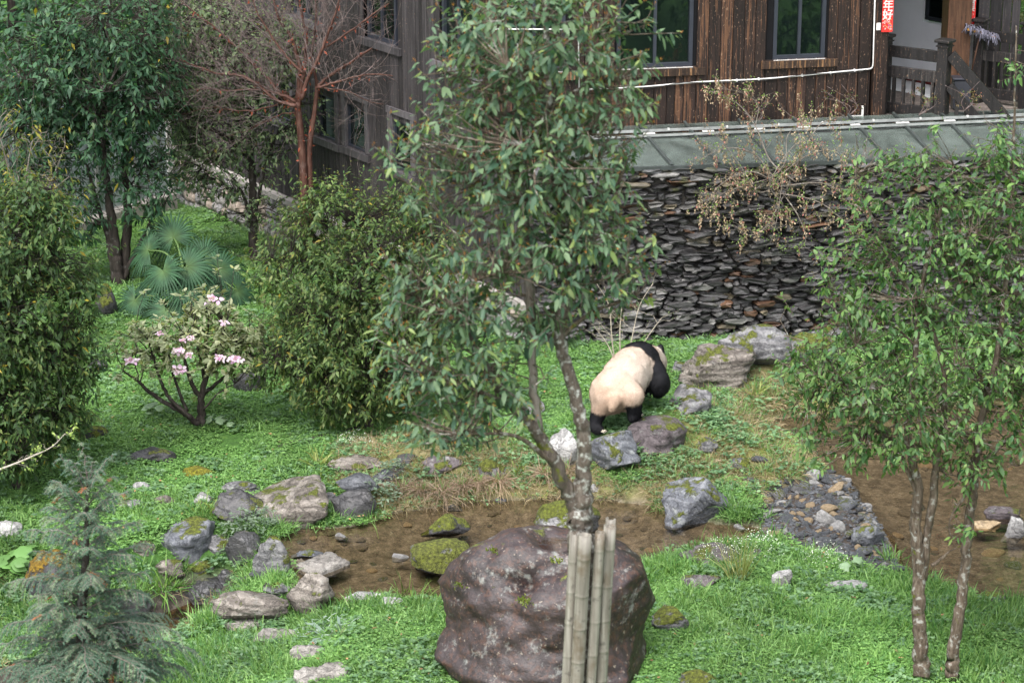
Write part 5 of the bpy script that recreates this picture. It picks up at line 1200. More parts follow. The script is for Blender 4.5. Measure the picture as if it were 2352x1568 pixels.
# ------------------------------------------------------------------ trees and bushes
LEAFVAR = {}
def leaf_variants(key, pal, m, wl):
    if key not in LEAFVAR:
        out = []
        for i in range(8):
            r = np.random.default_rng(i + 50); c = np.array(pal[0]) + (np.array(pal[1]) - np.array(pal[0])) * (i / 7) ** 1.3
            V, F, k = leaf_arrays(np.zeros((1, 3)), np.array([[1., 0, 0]]), np.array([[0, 0, 1.]]), np.ones(1), np.array([wl * r.uniform(.85, 1.15)]), np.array([0.0]), LEAF8)
            V[:, 2] -= r.uniform(.08, .22) * V[:, 0] ** 2
            out.append(mesh_np('leaf', V, F, m, np.tile(c, (len(V), 1))))
        LEAFVAR[key] = out
    return LEAFVAR[key]
def blob(px, py, rx, ry, Y, rd=None, w=1.0):
    c = at_y(px, py, Y); s = px_per_m(c)
    return (c, np.array([rx / s, (rd if rd is not None else .85 * rx / s), ry / s]), w)
def sample_blobs(blobs, n, shell, rg):
    vol = np.array([b[1].prod() ** .75 * b[2] for b in blobs]); k = rg.choice(len(blobs), n, p=vol / vol.sum())
    d = unit(rg.normal(size=(n, 3))); r = rg.random(n) ** (1 / (3 + shell * 6)) * (1 - .12 * rg.random(n))
    C = np.array([b[0] for b in blobs])[k]; R_ = np.array([b[1] for b in blobs])[k]
    P = C + d * r[:, None] * R_; P += .10 * R_ * rg.normal(size=(n, 3)) * np.array([1, 1, .6])
    return P, unit(d / R_ * R_.mean(1)[:, None])
def tree(name, label, cat, base, trunks, blobs, n_cl, n_leaf, L, wl, pal, leaf_m=M_LEAF, bark=M_BARK_DARK, limb_m=None, shell=.5, n_limbs=14, tw=.22, droop=.5, bend=.25, tpl=LEAF8,
         parts=0, group=None, seed=1, young=(.10, .15, .04), young_amt=.25, bud=None, twig_r=.004, zmin=None, extra=None, jitter_l=.3, up=.3, key=None, foliage='foliage', yellow=0.0, flat=0.0, stray=.12):
    rg = np.random.default_rng(seed); base = np.asarray(base, float)
    root = empty(name, tuple(base), label, cat, group)
    pool, poolr = [], []
    for k, t in enumerate(trunks):
        q = smooth_path(np.asarray(t, float), 7); q[:, :3] += .012 * rg.normal(size=(len(q), 3)) * (q[:, 3:4] / .08).clip(.2, 1)
        V, F = tube_arrays(q[:, :3] - base, q[:, 3], 12 if q[0, 3] > .04 else 7)
        if q[0, 3] > .05: V = V * 1.0 + (.035 * q[:, 3].mean()) * fbm((V + base) * np.array([9, 9, 4]), 3, seed)[:, None] * unit(V - np.repeat(np.vstack([q[:, :3] - base]), 12, 0)[:len(V)])
        add('trunk', mesh_np('trunk', V, F, bark), root); pool.append(q[:, :3]); poolr.append(q[:, 3])
    C, O = sample_blobs(blobs, n_cl, shell, rg)
    q_ = (rg.random(len(C)) < stray) & (O[:, 2] > -.35); C[q_] += (O[q_] * .8 + np.array([0, 0, .9])) * rg.uniform(.04, .32, (q_.sum(), 1)) * np.sqrt(L / .1)
    if zmin is not None: keep = C[:, 2] > zmin; C, O = C[keep], O[keep]
    TP = np.concatenate(pool); TR = np.concatenate(poolr); lo = TP[:, 2].min() + .22 * (TP[:, 2].max() - TP[:, 2].min())
    tips = C[rg.choice(len(C), min(n_limbs, len(C)), replace=False)]; m = MB(); LP = [TP[TP[:, 2] > lo]]
    for t in tips:
        hd = np.hypot(TP[:, 0] - t[0], TP[:, 1] - t[1]); cost = np.abs(TP[:, 2] - (t[2] - .55 * hd)) + .5 * hd + (TP[:, 2] < lo) * 2
        i = int(np.argmin(cost)); a = TP[i]; mid = (a + t) / 2 + np.array([0, 0, .10 * np.linalg.norm(t - a)]) + rg.normal(size=3) * .05 * np.linalg.norm(t - a)
        q = smooth_path(np.array([a, a * .72 + mid * .28 + rg.normal(size=3) * .01, mid, t]), 5); r0 = min(TR[i] * .6, .012 + .016 * np.linalg.norm(t - a))
        m.tube(q - base, np.linspace(r0, twig_r * 1.3, len(q)), 6); LP.append(q[3:])
    LPa = np.concatenate(LP)
    for c in C:                                        # thin twigs carry every leaf cluster
        d2 = np.sum((LPa - c) ** 2, 1) + np.maximum(LPa[:, 2] - c[2], 0) * .4; i = int(np.argmin(d2)); a = LPa[i]
        if np.linalg.norm(c - a) < .02: continue
        mid = (a + c) / 2 + rg.normal(size=3) * .06 * np.linalg.norm(c - a) + np.array([0, 0, -.04 * np.linalg.norm(c - a)])
        m.tube(np.array([a, mid, c]) - base, [twig_r * 1.3, twig_r, twig_r * .7], 3, cap=False)
    A = unit(O * .75 + np.array([0, 0, up]) + rg.normal(size=C.shape) * .45)
    nl = np.maximum(2, rg.poisson(n_leaf, len(C))); ci = np.repeat(np.arange(len(C)), nl)
    j = np.concatenate([np.arange(k) / max(k - 1, 1) for k in nl]); n = len(ci)
    for c, a in zip(C, A): m.tube(np.array([c - a * tw * .45, c, c + a * tw * .55]) - base, [twig_r * .8, twig_r * .6, twig_r * .3], 3, cap=False)
    m.build('branches', limb_m or bark, root, True)
    P = C[ci] + A[ci] * (tw * (j - .45))[:, None] + rg.normal(size=(n, 3)) * .012
    side = rg.normal(size=(n, 3)); side -= A[ci] * np.sum(side * A[ci], 1)[:, None]; side = unit(side)
    D = unit(side * .85 + A[ci] * (.35 + .4 * j[:, None]) + np.array([0, 0, -1.0]) * (droop * rg.uniform(.5, 1.4, n))[:, None])
    N = unit(np.array([0, 0, 1.0 + flat]) + O[ci] * .5 + rg.normal(size=(n, 3)) * .45)
    Ls = L * (1 + jitter_l * rg.normal(size=n)).clip(.5, 1.5) * (1 - .25 * (j > .85)); Ws = Ls * wl * rg.uniform(.85, 1.15, n); bd = bend * rg.uniform(.3, 1.5, n)
    f = rg.random(n)[:, None] ** 1.3; col = np.array(pal[0]) * (1 - f) + np.array(pal[1]) * f
    y_ = ((j > .7) * (rg.random(n) < young_amt))[:, None] * rg.uniform(.4, 1, (n, 1)); col = col * (1 - y_) + np.array(young) * y_
    if yellow > 0: q = (rg.random(n) < yellow)[:, None]; col = np.where(q, np.array([.30, .24, .03]) * rg.uniform(.6, 1.2, (n, 1)), col)
    sel = np.zeros(n, bool)
    if parts:                                          # the leaves that show largest are parts of their own
        px = np.array([1176 + FPX * (P[:, 0]) / ((P - _O) @ _F), 784 - FPX * ((P - _O) @ _U) / ((P - _O) @ _F)]); dist = np.linalg.norm(P - _O, axis=1)
        ok = (px[0] > 0) & (px[0] < 2352) & (px[1] > 0) & (px[1] < 1568); score = np.where(ok, Ls / dist * (1 + .25 * rg.random(n)) * np.exp(-1.2 * (dist - dist[ok].min())), -1)
        idx = np.argsort(-score)[:parts]; sel[idx] = True; vs = leaf_variants(key or name, pal, leaf_m, wl)
        Du = unit(D[idx]); S = unit(np.cross(N[idx], Du)); U = np.cross(Du, S)
        for q, i in enumerate(idx):
            o = bpy.data.objects.new('leaf', vs[int(rg.integers(0, 8))]); COL.objects.link(o); o.parent = root
            M = Matrix((( *(Du[q] * Ls[i]),), ( *(S[q] * Ls[i]),), ( *(U[q] * Ls[i]),))).transposed().to_4x4(); M.translation = Vector(P[i] - base); o.matrix_basis = M
    k_ = ~sel
    V, F, nv = leaf_arrays(P[k_] - base, D[k_], N[k_], Ls[k_], Ws[k_], bd[k_], tpl)
    tag(add(foliage, mesh_np(foliage, V, F, leaf_m, np.repeat(col[k_], nv, 0)), root), kind='stuff')
    if bud:
        e = C + A * tw * .55; nb = len(e) * 3; bi = np.repeat(np.arange(len(e)), 3)
        V, F, nv = leaf_arrays(e[bi] - base + rg.normal(size=(nb, 3)) * .006, unit(A[bi] + rg.normal(size=(nb, 3)) * .35 + np.array([0, 0, .5])), rg.normal(size=(nb, 3)), bud[0] * rg.uniform(.6, 1.3, nb), bud[0] * .28, 0, LEAF4)
        tag(add('buds', mesh_np('buds', V, F, leaf_m, np.repeat(np.array(bud[1]) * rg.uniform(.6, 1.3, (nb, 1)), nv, 0)), root), kind='stuff')
    return root
GREEN = ((.026, .060, .030), (.075, .125, .060))
DKGREEN = ((.022, .064, .034), (.070, .145, .072))
OLIVE = ((.040, .062, .026), (.105, .130, .055))

# the tall blurred tree close to the photographer, its foot wrapped in bamboo
Y0 = 14.0; gz = hz(*at_y(1347, 1400, Y0)[:2]); fb = at_y(1347, 1500, Y0); fb[2] = gz - .05
near_tr = [[(fb[0] + .02, Y0, gz - .1, .10), (*at_y(1345, 1400, Y0), .088), (*at_y(1335, 1230, Y0), .078), (*at_y(1332, 1175, Y0), .078), (*at_y(1340, 1090, Y0), .050), (*at_y(1340, 1000, Y0), .045), (*at_y(1318, 900, Y0), .040), (*at_y(1290, 800, Y0), .040),
            (*at_y(1286, 740, Y0), .043), (*at_y(1304, 660, Y0), .036), (*at_y(1310, 560, Y0 + .1), .036), (*at_y(1280, 420, Y0 + .1), .03), (*at_y(1262, 250, Y0), .024), (*at_y(1255, 100, Y0), .018), (*at_y(1250, -120, Y0), .012)],
           [(*at_y(1330, 1180, Y0), .050), (*at_y(1296, 1110, Y0 - .02), .046), (*at_y(1256, 1030, Y0 - .05), .043), (*at_y(1215, 970, Y0 - .08), .038), (*at_y(1160, 905, Y0 - .12), .038), (*at_y(1115, 850, Y0 - .16), .030), (*at_y(1085, 790, Y0 - .2), .022), (*at_y(1040, 700, Y0 - .2), .014)],
           [(*at_y(1240, 1000, Y0 - .05), .030), (*at_y(1228, 920, Y0 - .02), .028), (*at_y(1222, 800, Y0), .027), (*at_y(1216, 680, Y0 + .05), .026), (*at_y(1210, 560, Y0 + .1), .024), (*at_y(1190, 400, Y0 + .15), .02), (*at_y(1150, 200, Y0 + .2), .014), (*at_y(1120, -60, Y0 + .2), .009)]]
NB = lambda *a, **k: blob(*a, **k)
near = tree('broadleaf_tree', 'tall forked tree with lichened trunk rising out of bamboo poles in the foreground', 'tree', (fb[0], Y0, gz), near_tr,
     [NB(1230, 60, 240, 130, Y0, .55), NB(1225, 210, 262, 150, Y0, .6), NB(1175, 340, 265, 130, Y0, .6), NB(1290, 390, 190, 130, Y0, .5), NB(1230, 520, 250, 120, Y0, .55), NB(1010, 660, 150, 110, Y0 - .2, .45), NB(1120, 700, 190, 90, Y0 - .1, .4), NB(1360, 560, 150, 110, Y0, .4, .8), NB(1010, 800, 150, 110, Y0 - .2, .45),
      NB(1080, 880, 170, 95, Y0 - .2, .4), NB(1040, 960, 110, 60, Y0 - .2, .3), NB(1400, 650, 120, 60, Y0, .25, .8), NB(890, 340, 70, 60, Y0, .2, .35), NB(1440, 90, 80, 80, Y0, .3, .5), NB(1240, 760, 100, 60, Y0, .25, .7), NB(960, 450, 90, 70, Y0, .3, .4), NB(1080, 1000, 60, 40, Y0 - .2, .2, .6)],
     1200, 9.5, .060, .42, ((.045, .098, .062), (.145, .215, .115)), M_LEAF_NEAR, M_BARK, M_BARK_PALE, .3, 30, .17, .75, .18, LEAF8, 300, None, 3, (.22, .28, .085), .35, (.022, (.30, .13, .03)), .005, key='near')
tk = [o for o in COL.objects if o.parent == near and o.name.startswith('trunk')]
tk[1].data.materials[0] = M_BARK_MOSS; tk[2].data.materials[0] = M_TWIG
# bamboo poles: a guard of split and whole canes round the trunk
def bamboo(root, top, bottom, r, seed, arc=(0, 2 * math.pi), thick=.010):
    rgb = np.random.default_rng(seed); top, bottom = np.asarray(top, float), np.asarray(bottom, float); L = np.linalg.norm(top - bottom); ax = (top - bottom) / L
    sx = unit(np.cross((0, 1.0, 0), ax)); sy = np.cross(ax, sx); zz = []; z = 0
    nodes = []
    while z < L - .1: z += rgb.uniform(.20, .27); nodes.append(z)
    st_ = sorted(set([0, L] + [n + d for n in nodes if n + .03 < L for d in (-.03, -.012, -.005, 0, .006, .02)])); k = 14; V = []; F = []
    an = np.linspace(arc[0], arc[1], k); full = arc[1] - arc[0] > 6.2
    jag = .0035 * rgb.normal(size=k)
    for inner in (0, 1):
        for i, s in enumerate(st_):
            dn = min(abs(s - n) for n in nodes); bulge = 1 + (.07 if dn < .002 else .03 if dn < .008 else -.02 if .009 < dn < .02 else 0)
            rr = (r - thick * inner) * (bulge if not inner else 1)
            for q, a in enumerate(an):
                p = bottom + ax * (s + (jag[q] if s == L else 0)) + sx * rr * math.cos(a) + sy * rr * math.sin(a); V.append(p)
    m_ = len(st_); 
    for i in range(m_ - 1):
        for q in range(k - 1):
            F.append([i * k + q, i * k + q + 1, (i + 1) * k + q + 1, (i + 1) * k + q]); b = m_ * k
            F.append([b + i * k + q, b + (i + 1) * k + q, b + (i + 1) * k + q + 1, b + i * k + q + 1])
    b = m_ * k
    for q in range(k - 1): F.append([(m_ - 1) * k + q, (m_ - 1) * k + q + 1, b + (m_ - 1) * k + q + 1, b + (m_ - 1) * k + q])
    if not full:
        for i in range(m_ - 1):
            for q in (0, k - 1): F.append([i * k + q, (i + 1) * k + q, b + (i + 1) * k + q, b + i * k + q])
    me = mesh_np('bamboo_pole', np.array(V), F, M_BAMBOO); return me
gd = empty('tree_guard', (fb[0], Y0, gz), 'bundle of grey bamboo poles standing round the foreground trunk', 'tree guard')
for i, (tx, ty, bx_, r, dY, arc) in enumerate([(1320, 1224, 1301, .031, -.12, (3.0, 5.6)), (1344, 1228, 1325, .042, -.17, (0, 2 * math.pi)), (1379, 1222, 1357, .032, -.13, (0, 2 * math.pi)), (1401, 1207, 1378, .039, -.06, (0, 2 * math.pi)), (1366, 1230, 1346, .034, .14, (0, 2 * math.pi)), (1328, 1236, 1310, .036, .08, (0, 2 * math.pi)), (1403, 1190, 1383, .032, .05, (2.2, 6.0))]):
    t = at_y(tx, ty, Y0 + dY); b1_ = at_y(bx_, 1568, Y0 + dY); d_ = (b1_ - t) / (t[2] - b1_[2]); b_ = t + d_ * (t[2] - gz + .05)
    o_ = np.array([fb[0], Y0, gz]); add('bamboo_pole', bamboo(gd, t - o_, b_ - o_, r, 70 + i, arc), gd)

# the pair of trunks on the right-hand lawn
Y1 = 21.7; z1 = hz(at_y(2115, 1540, Y1)[0], Y1)
def T(y, *pts): return [(*at_y(p[0], p[1], y + (p[3] if len(p) > 3 else 0)), p[2]) for p in pts]
bR = at_y(2117, 1545, Y1)
tree('broadleaf_tree', 'leafy tree with a split and broken grey trunk on the right-hand lawn', 'tree', tuple(bR), [T(Y1, (2117, 1552, .088), (2115, 1480, .072), (2112, 1400, .066), (2110, 1300, .064), (2104, 1200, .056), (2108, 1120, .045), (2085, 1000, .036), (2100, 850, .03), (2120, 650, .022), (2170, 450, .014), (2190, 380, .008)),
      T(Y1 + .02, (2121, 1330, .040), (2127, 1240, .040), (2143, 1150, .042), (2150, 1060, .036), (2170, 930, .03), (2150, 780, .024), (2060, 620, .016), (1990, 470, .009), (1965, 400, .006)),
      T(Y1 + .05, (2140, 1300, .020), (2165, 1280, .014), (2182, 1265, .008), (2215, 1250, .005)), T(Y1, (2120, 1170, .02), (2050, 1010, .018), (1950, 900, .014), (1880, 800, .010), (1800, 770, .006))],
     [blob(2060, 930, 190, 120, Y1, .65), blob(2090, 780, 160, 130, Y1, .6), blob(1960, 860, 130, 110, Y1, .5), blob(1980, 640, 110, 130, Y1, .5), blob(2110, 600, 120, 130, Y1, .5), blob(2080, 430, 150, 110, Y1, .5), blob(1890, 960, 90, 90, Y1, .4), blob(1880, 800, 70, 90, Y1, .4), blob(2000, 1020, 150, 50, Y1, .5), blob(1840, 850, 50, 60, Y1, .3)],
     900, 8.0, .068, .48, ((.040, .105, .036), (.145, .245, .072)), M_LEAF_NEAR, M_BARK_PALE, M_BARK_PALE, .25, 26, .24, .8, .18, LEAF8, 300, None, 5, (.15, .22, .06), .2, (.016, (.22, .16, .06)), .0045, key='right')
bR2 = at_y(2188, 1545, Y1)
tree('broadleaf_tree', 'leafy tree with a single slightly leaning trunk at the right edge', 'tree', tuple(bR2), [T(Y1, (2186, 1552, .072), (2190, 1500, .062), (2204, 1400, .055), (2218, 1280, .05), (2230, 1170, .046), (2240, 1090, .042), (2256, 960, .036), (2290, 820, .03), (2310, 650, .024), (2325, 450, .016), (2330, 250, .010), (2335, 60, .006)),
      T(Y1, (2238, 1110, .022), (2200, 1160, .014), (2180, 1200, .008), (2185, 1240, .005))],
     [blob(2250, 950, 150, 110, Y1, .6), blob(2300, 790, 140, 130, Y1, .6), blob(2330, 620, 90, 120, Y1, .5, .8), blob(2320, 430, 100, 120, Y1, .45), blob(2230, 560, 90, 130, Y1, .5), blob(2300, 330, 60, 60, Y1, .3), blob(2345, 150, 35, 60, Y1, .3, .35), blob(2205, 1200, 45, 60, Y1 - .1, .2, .5), blob(2230, 1060, 120, 50, Y1, .5, .8), blob(2440, 800, 130, 200, Y1, .6)],
     900, 8.0, .068, .48, ((.040, .105, .036), (.145, .245, .072)), M_LEAF_NEAR, M_BARK_PALE, M_BARK_PALE, .25, 22, .24, .8, .18, LEAF8, 300, None, 6, (.15, .22, .06), .2, (.016, (.22, .16, .06)), .0045, key='right')

# dense evergreen bushes on the lawn
Y2 = 27.2; b2 = ground_at(40, 1125); Y2 = b2[1]
tree('evergreen_bush', 'very large dense dark evergreen bush cut by the left edge', 'bush', tuple(b2), [T(Y2, (40, 1128, .075), (40, 1060, .065), (45, 900, .055), (50, 700, .04), (60, 560, .02))],
     [blob(20, 560, 120, 130, Y2, .9), blob(40, 720, 165, 170, Y2, 1.0), blob(30, 880, 165, 150, Y2, 1.05), blob(0, 1010, 150, 75, Y2, .9), blob(-120, 760, 130, 260, Y2, 1.0), blob(120, 500, 50, 60, Y2, .35), blob(190, 640, 40, 60, Y2, .3), blob(60, 450, 60, 40, Y2, .4), blob(195, 820, 45, 70, Y2, .3), blob(150, 960, 55, 60, Y2, .4)],
     4200, 8.5, .078, .40, ((.028, .068, .022), (.095, .155, .045)), M_LEAF, M_BARK_DARK, None, 1.3, 20, .22, .7, .2, LEAF4, 200, None, 7, (.14, .17, .05), .35, (.014, (.22, .16, .06)), .0035, yellow=.012)
b3 = ground_at(850, 985); Y3 = b3[1]
tree('evergreen_bush', 'dense rounded evergreen bush between the rhododendron and the foreground tree', 'bush', tuple(b3), [T(Y3, (848, 990, .06), (846, 940, .05), (842, 850, .045), (830, 700, .03), (815, 520, .012))],
     [blob(760, 520, 90, 95, Y3, .6), blob(870, 540, 110, 85, Y3, .6), blob(800, 650, 180, 130, Y3, .95), blob(770, 780, 165, 120, Y3, .95), blob(870, 790, 165, 140, Y3, 1.0), blob(800, 890, 130, 65, Y3, .8), blob(960, 690, 100, 130, Y3, .8), blob(680, 520, 45, 60, Y3, .3), blob(625, 610, 55, 60, Y3, .4), blob(945, 470, 60, 55, Y3, .35), blob(740, 440, 40, 40, Y3, .25), blob(615, 830, 50, 60, Y3, .4), blob(1000, 590, 60, 70, Y3, .4)],
     4200, 8.5, .070, .40, ((.036, .080, .025), (.135, .195, .056)), M_LEAF, M_BARK_DARK, None, 1.3, 22, .22, .55, .2, LEAF4, 200, None, 8, (.17, .19, .06), .35, (.018, (.26, .20, .09)), .0035, key='evergreen_bush', yellow=.01)

# trees before the house
b4 = ground_at(272, 655); Y4 = b4[1]
tree('laurel_tree', 'dark many-stemmed laurel tree with glossy leaves left of the fan palm', 'tree', tuple(b4), [T(Y4, (272, 658, .10), (268, 600, .085), (262, 540, .075), (248, 440, .06), (236, 330, .05), (240, 180, .03), (250, 20, .015)), T(Y4 + .1, (282, 655, .09), (290, 560, .075), (293, 450, .06), (288, 360, .05), (310, 220, .03), (330, 60, .015)), T(Y4, (265, 655, .05), (250, 560, .04), (222, 460, .03), (200, 380, .02)), T(Y4, (285, 640, .04), (320, 560, .03), (350, 500, .015))],
     [blob(250, 60, 160, 120, Y4, 1.1), blob(320, 190, 110, 110, Y4, .9), blob(200, 200, 150, 110, Y4, 1.0), blob(245, 310, 110, 75, Y4, .8), blob(100, 190, 120, 130, Y4, 1.0), blob(340, 330, 60, 70, Y4, .5, .5), blob(340, 480, 55, 60, Y4, .4, .35), blob(160, 480, 90, 95, Y4, .7, 1.0), blob(60, 330, 100, 120, Y4, .9), blob(60, 480, 100, 90, Y4, .7), blob(330, 430, 80, 60, Y4, .5)],
     2300, 7.5, .105, .42, DKGREEN, M_LEAF, M_BARK_DARK, None, .75, 30, .28, .65, .22, LEAF4, 0, None, 9, (.09, .15, .05), .2, None, .006, yellow=.006)
b5 = ground_at(584, 603); Y5 = b5[1]
tree('laurel_tree', 'slender dark-trunked tree with small grey-green leaves in front of the left house wall', 'tree', tuple(b5), [T(Y5, (583, 606, .08), (582, 540, .07), (580, 440, .06), (576, 340, .045), (572, 220, .03), (565, 60, .015)), T(Y5, (575, 500, .03), (550, 430, .02), (500, 370, .012)), T(Y5, (588, 480, .03), (610, 380, .025), (640, 300, .012))],
     [blob(500, 290, 110, 90, Y5, .8), blob(560, 140, 130, 110, Y5, .9), blob(430, 190, 100, 110, Y5, .8), blob(530, 400, 110, 60, Y5, .6, .5), blob(640, 300, 70, 90, Y5, .6, .5), blob(600, 480, 65, 40, Y5, .4, .35), blob(430, 360, 70, 80, Y5, .5, .5), blob(640, 110, 90, 80, Y5, .6, .5), blob(700, 260, 60, 60, Y5, .4, .3), blob(480, 60, 90, 80, Y5, .7), blob(540, 500, 50, 30, Y5, .3, .2)],
     2100, 8.0, .075, .48, ((.085, .135, .075), (.22, .29, .15)), M_LEAF, M_BARK_DARK, None, .5, 30, .28, .6, .2, LEAF4, 0, None, 10, (.16, .2, .07), .2, None, .006, yellow=.004)
# trees farther back beside and behind the house
for i, (px, Y, lab, bl) in enumerate([(60, 40.5, 'big dark evergreen tree at the upper left behind the laurel', [(40, 60, 170, 160), (150, 180, 120, 120), (-40, 220, 150, 150)]), (330, 46.5, 'dark evergreen tree behind the glass barrier', [(330, 40, 170, 150), (260, 200, 130, 120), (420, 160, 100, 130), (330, 300, 120, 80)]),
       (170, 47.5, 'dark evergreen tree farthest back at the upper left', [(170, 60, 170, 160), (90, 250, 140, 120), (210, 330, 120, 80)]), (500, 49.0, 'evergreen tree showing above the far end of the left house wall', [(490, 40, 130, 140), (450, 200, 80, 120)])]):
    x_ = at_y(px, 300, Y)[0]; z_ = hz(x_, Y)
    tree('evergreen_tree', lab, 'tree', (x_, Y, z_), [[(x_, Y, z_ - .1, .16), (x_ + .1, Y, z_ + 1.5, .13), (x_ - .1, Y, z_ + 3.5, .09), (x_, Y, z_ + 6, .04)]], [blob(a, b, c, d, Y) for a, b, c, d in bl], 520, 8, .19, .45, DKGREEN if i != 3 else GREEN, M_LEAF, M_BARK_DARK, None, .8, 16, .4, .6, .2, LEAF4, 0, 'evergreen trees behind the garden', 20 + i, (.07, .12, .04), .2)

# bare tree with peeling red bark
Yb = 36.1; bb = at_y(708, 560, Yb); bb[2] = hz(bb[0], Yb)
bare = empty('bare_tree', tuple(bb), 'leafless tree with peeling red bark and spreading fine twigs before the house', 'tree')
rg = np.random.default_rng(77)
stems = [T(Yb, (703, 575, .075), (700, 480, .068), (696, 380, .062), (690, 300, .056), (682, 235, .050)), T(Yb + .05, (716, 560, .055), (713, 440, .050), (711, 340, .045), (722, 260, .038), (729, 200, .032))]
limbs = [T(Yb, (686, 250, .04), (650, 215, .032), (610, 165, .027), (560, 118, .021), (490, 60, .014), (400, -10, .006)), T(Yb - .3, (684, 245, .034), (640, 230, .026), (570, 178, .021), (500, 165, .014), (400, 130, .007)),
         T(Yb - .2, (680, 235, .03), (620, 205, .02), (540, 205, .014), (450, 205, .008), (370, 215, .004)), T(Yb + .2, (683, 238, .042), (690, 160, .034), (672, 90, .026), (640, 20, .018), (620, -70, .01)),
         T(Yb + .1, (688, 240, .04), (700, 160, .03), (705, 90, .024), (692, 0, .018), (700, -100, .01)), T(Yb - .2, (690, 230, .036), (716, 170, .03), (742, 110, .024), (770, 40, .018), (800, -60, .01)),
         T(Yb + .1, (729, 202, .03), (770, 165, .024), (820, 130, .019), (880, 95, .013), (960, 60, .006)), T(Yb - .3, (729, 205, .024), (780, 190, .018), (850, 178, .013), (940, 185, .006)), T(Yb + .4, (726, 215, .026), (720, 120, .022), (735, 40, .016), (730, -60, .01)),
         T(Yb - .4, (700, 170, .02), (640, 110, .016), (590, 40, .012), (560, -40, .006)), T(Yb + .3, (660, 215, .02), (600, 190, .015), (520, 130, .01), (420, 60, .005)), T(Yb - .1, (745, 110, .018), (820, 60, .014), (900, 10, .008)), T(Yb - .2, (640, 240, .014), (560, 255, .01), (480, 250, .007), (400, 270, .003)), T(Yb, (690, 260, .014), (640, 270, .010), (580, 300, .006), (520, 320, .003)), T(Yb - .1, (735, 200, .014), (800, 215, .009), (860, 240, .005), (920, 250, .003))]
for s in stems:
    q = smooth_path(np.array(s), 6); add('trunk', mesh_np('trunk', *tube_arrays(q[:, :3] - bb, q[:, 3], 9), M_BARK_RED), bare)
mt, mf = MB(), MB(); seeds = []
for l in limbs:
    q = smooth_path(np.array(l), 7); q[:, :3] += np.cumsum(rg.normal(size=(len(q), 3)) * .008, 0); o = MB(); o.tube(q[:, :3] - bb, q[:, 3], 7); o.build('limb', M_BARK_RED, bare, True)
    seeds += [(q[i, :3], unit(q[min(i + 1, len(q) - 1), :3] - q[max(i - 1, 0), :3]), q[i, 3]) for i in range(4, len(q))]
def twig(p, d, r, L, dep):
    n = 5; P = [p]; dd = d
    for i in range(n):
        dd = unit(dd + rg.normal(size=3) * .16 + np.array([0, 0, .05])); P.append(P[-1] + dd * L / n)
    P = np.array(P); mt.tube(P - bb, np.linspace(r, max(r * .35, .0015), n + 1), 4 if r > .006 else 3, cap=False)
    if dep < 3:
        for k in range(rg.integers(3, 6) if dep < 2 else rg.integers(2, 4)):
            i = int(rg.integers(1, n + 1)); s = unit(rg.normal(size=3) * np.array([1, .8, .7])); twig(P[i], unit(dd * .75 + s * .75), r * .55, L * rg.uniform(.45, .75), dep + 1)
for i in range(290):
    p, d, r = seeds[int(rg.integers(0, len(seeds)))]; s = unit(rg.normal(size=3) * np.array([1, .9, .6]) + np.array([0, 0, .15])); twig(p, unit(d * .8 + s * .8), min(r * .5, .006), rg.uniform(.45, 1.0), 1)
tag(mt.build('twigs', M_TWIG_RED, bare, True), kind='stuff')
P, D, N = [], [], []
for s in stems + limbs:
    q = smooth_path(np.array(s), 12)
    for i in range(len(q)):
        if q[i, 3] > .008 and rg.random() < .5:
            a = unit(rg.normal(size=3)); P.append(q[i, :3] + a * q[i, 3]); D.append(unit(a + rg.normal(size=3) * .6 - np.array([0, 0, .4]))); N.append(rg.normal(size=3))
V, F, k = leaf_arrays(np.array(P) - bb, np.array(D), np.array(N), rg.uniform(.03, .08, len(P)), .03, .3, LEAF2)
tag(add('bark_flakes', mesh_np('bark_flakes', V, F, M_FLAKE), bare), kind='stuff')

# thin shrub with yellowing leaves at the left
Ys = 31.5; bs = at_y(40, 640, Ys); bs[2] = hz(bs[0], Ys)
tree('sparse_shrub', 'half-bare shrub with a few yellow leaves above the large left bush', 'shrub', tuple(bs), [T(Ys, (50, 700, .03), (46, 560, .026), (40, 460, .022), (15, 370, .015), (-5, 300, .008)), T(Ys, (46, 560, .02), (90, 470, .014), (125, 400, .008), (150, 330, .004)), T(Ys, (42, 480, .016), (60, 400, .011), (75, 320, .005))],
     [blob(60, 380, 110, 110, Ys, .6), blob(120, 470, 80, 60, Ys, .5), blob(20, 300, 60, 50, Ys, .4, .6)], 110, 3.2, .10, .26, ((.09, .12, .03), (.26, .22, .035)), M_LEAF, M_TWIG, M_TWIG, .3, 26, .22, .9, .2, LEAF4, 0, None, 31, (.30, .24, .03), .4, None, .004)

# rhododendron in flower
br = ground_at(462, 980); Yr = br[1]
stemsR = [T(Yr, (462, 985, .058), (462, 940, .050), (464, 900, .038), (478, 850, .035), (500, 800, .02), (520, 740, .010)), T(Yr - .1, (455, 975, .040), (425, 950, .034), (390, 930, .028), (350, 905, .026), (310, 870, .016), (280, 850, .008)), T(Yr - .15, (440, 960, .03), (400, 925, .026), (375, 890, .022), (355, 830, .015), (340, 780, .008)),
          T(Yr, (462, 915, .035), (440, 880, .028), (425, 830, .02), (415, 770, .01)), T(Yr - .1, (430, 945, .024), (412, 900, .02), (395, 850, .014), (385, 790, .008)), T(Yr + .2, (466, 905, .03), (510, 870, .022), (545, 840, .014), (575, 820, .007)), T(Yr + .3, (470, 870, .022), (475, 790, .016), (480, 720, .009)), T(Yr + .1, (470, 880, .022), (455, 800, .016), (445, 740, .008)), T(Yr - .2, (468, 940, .014), (500, 905, .010), (540, 880, .006))]
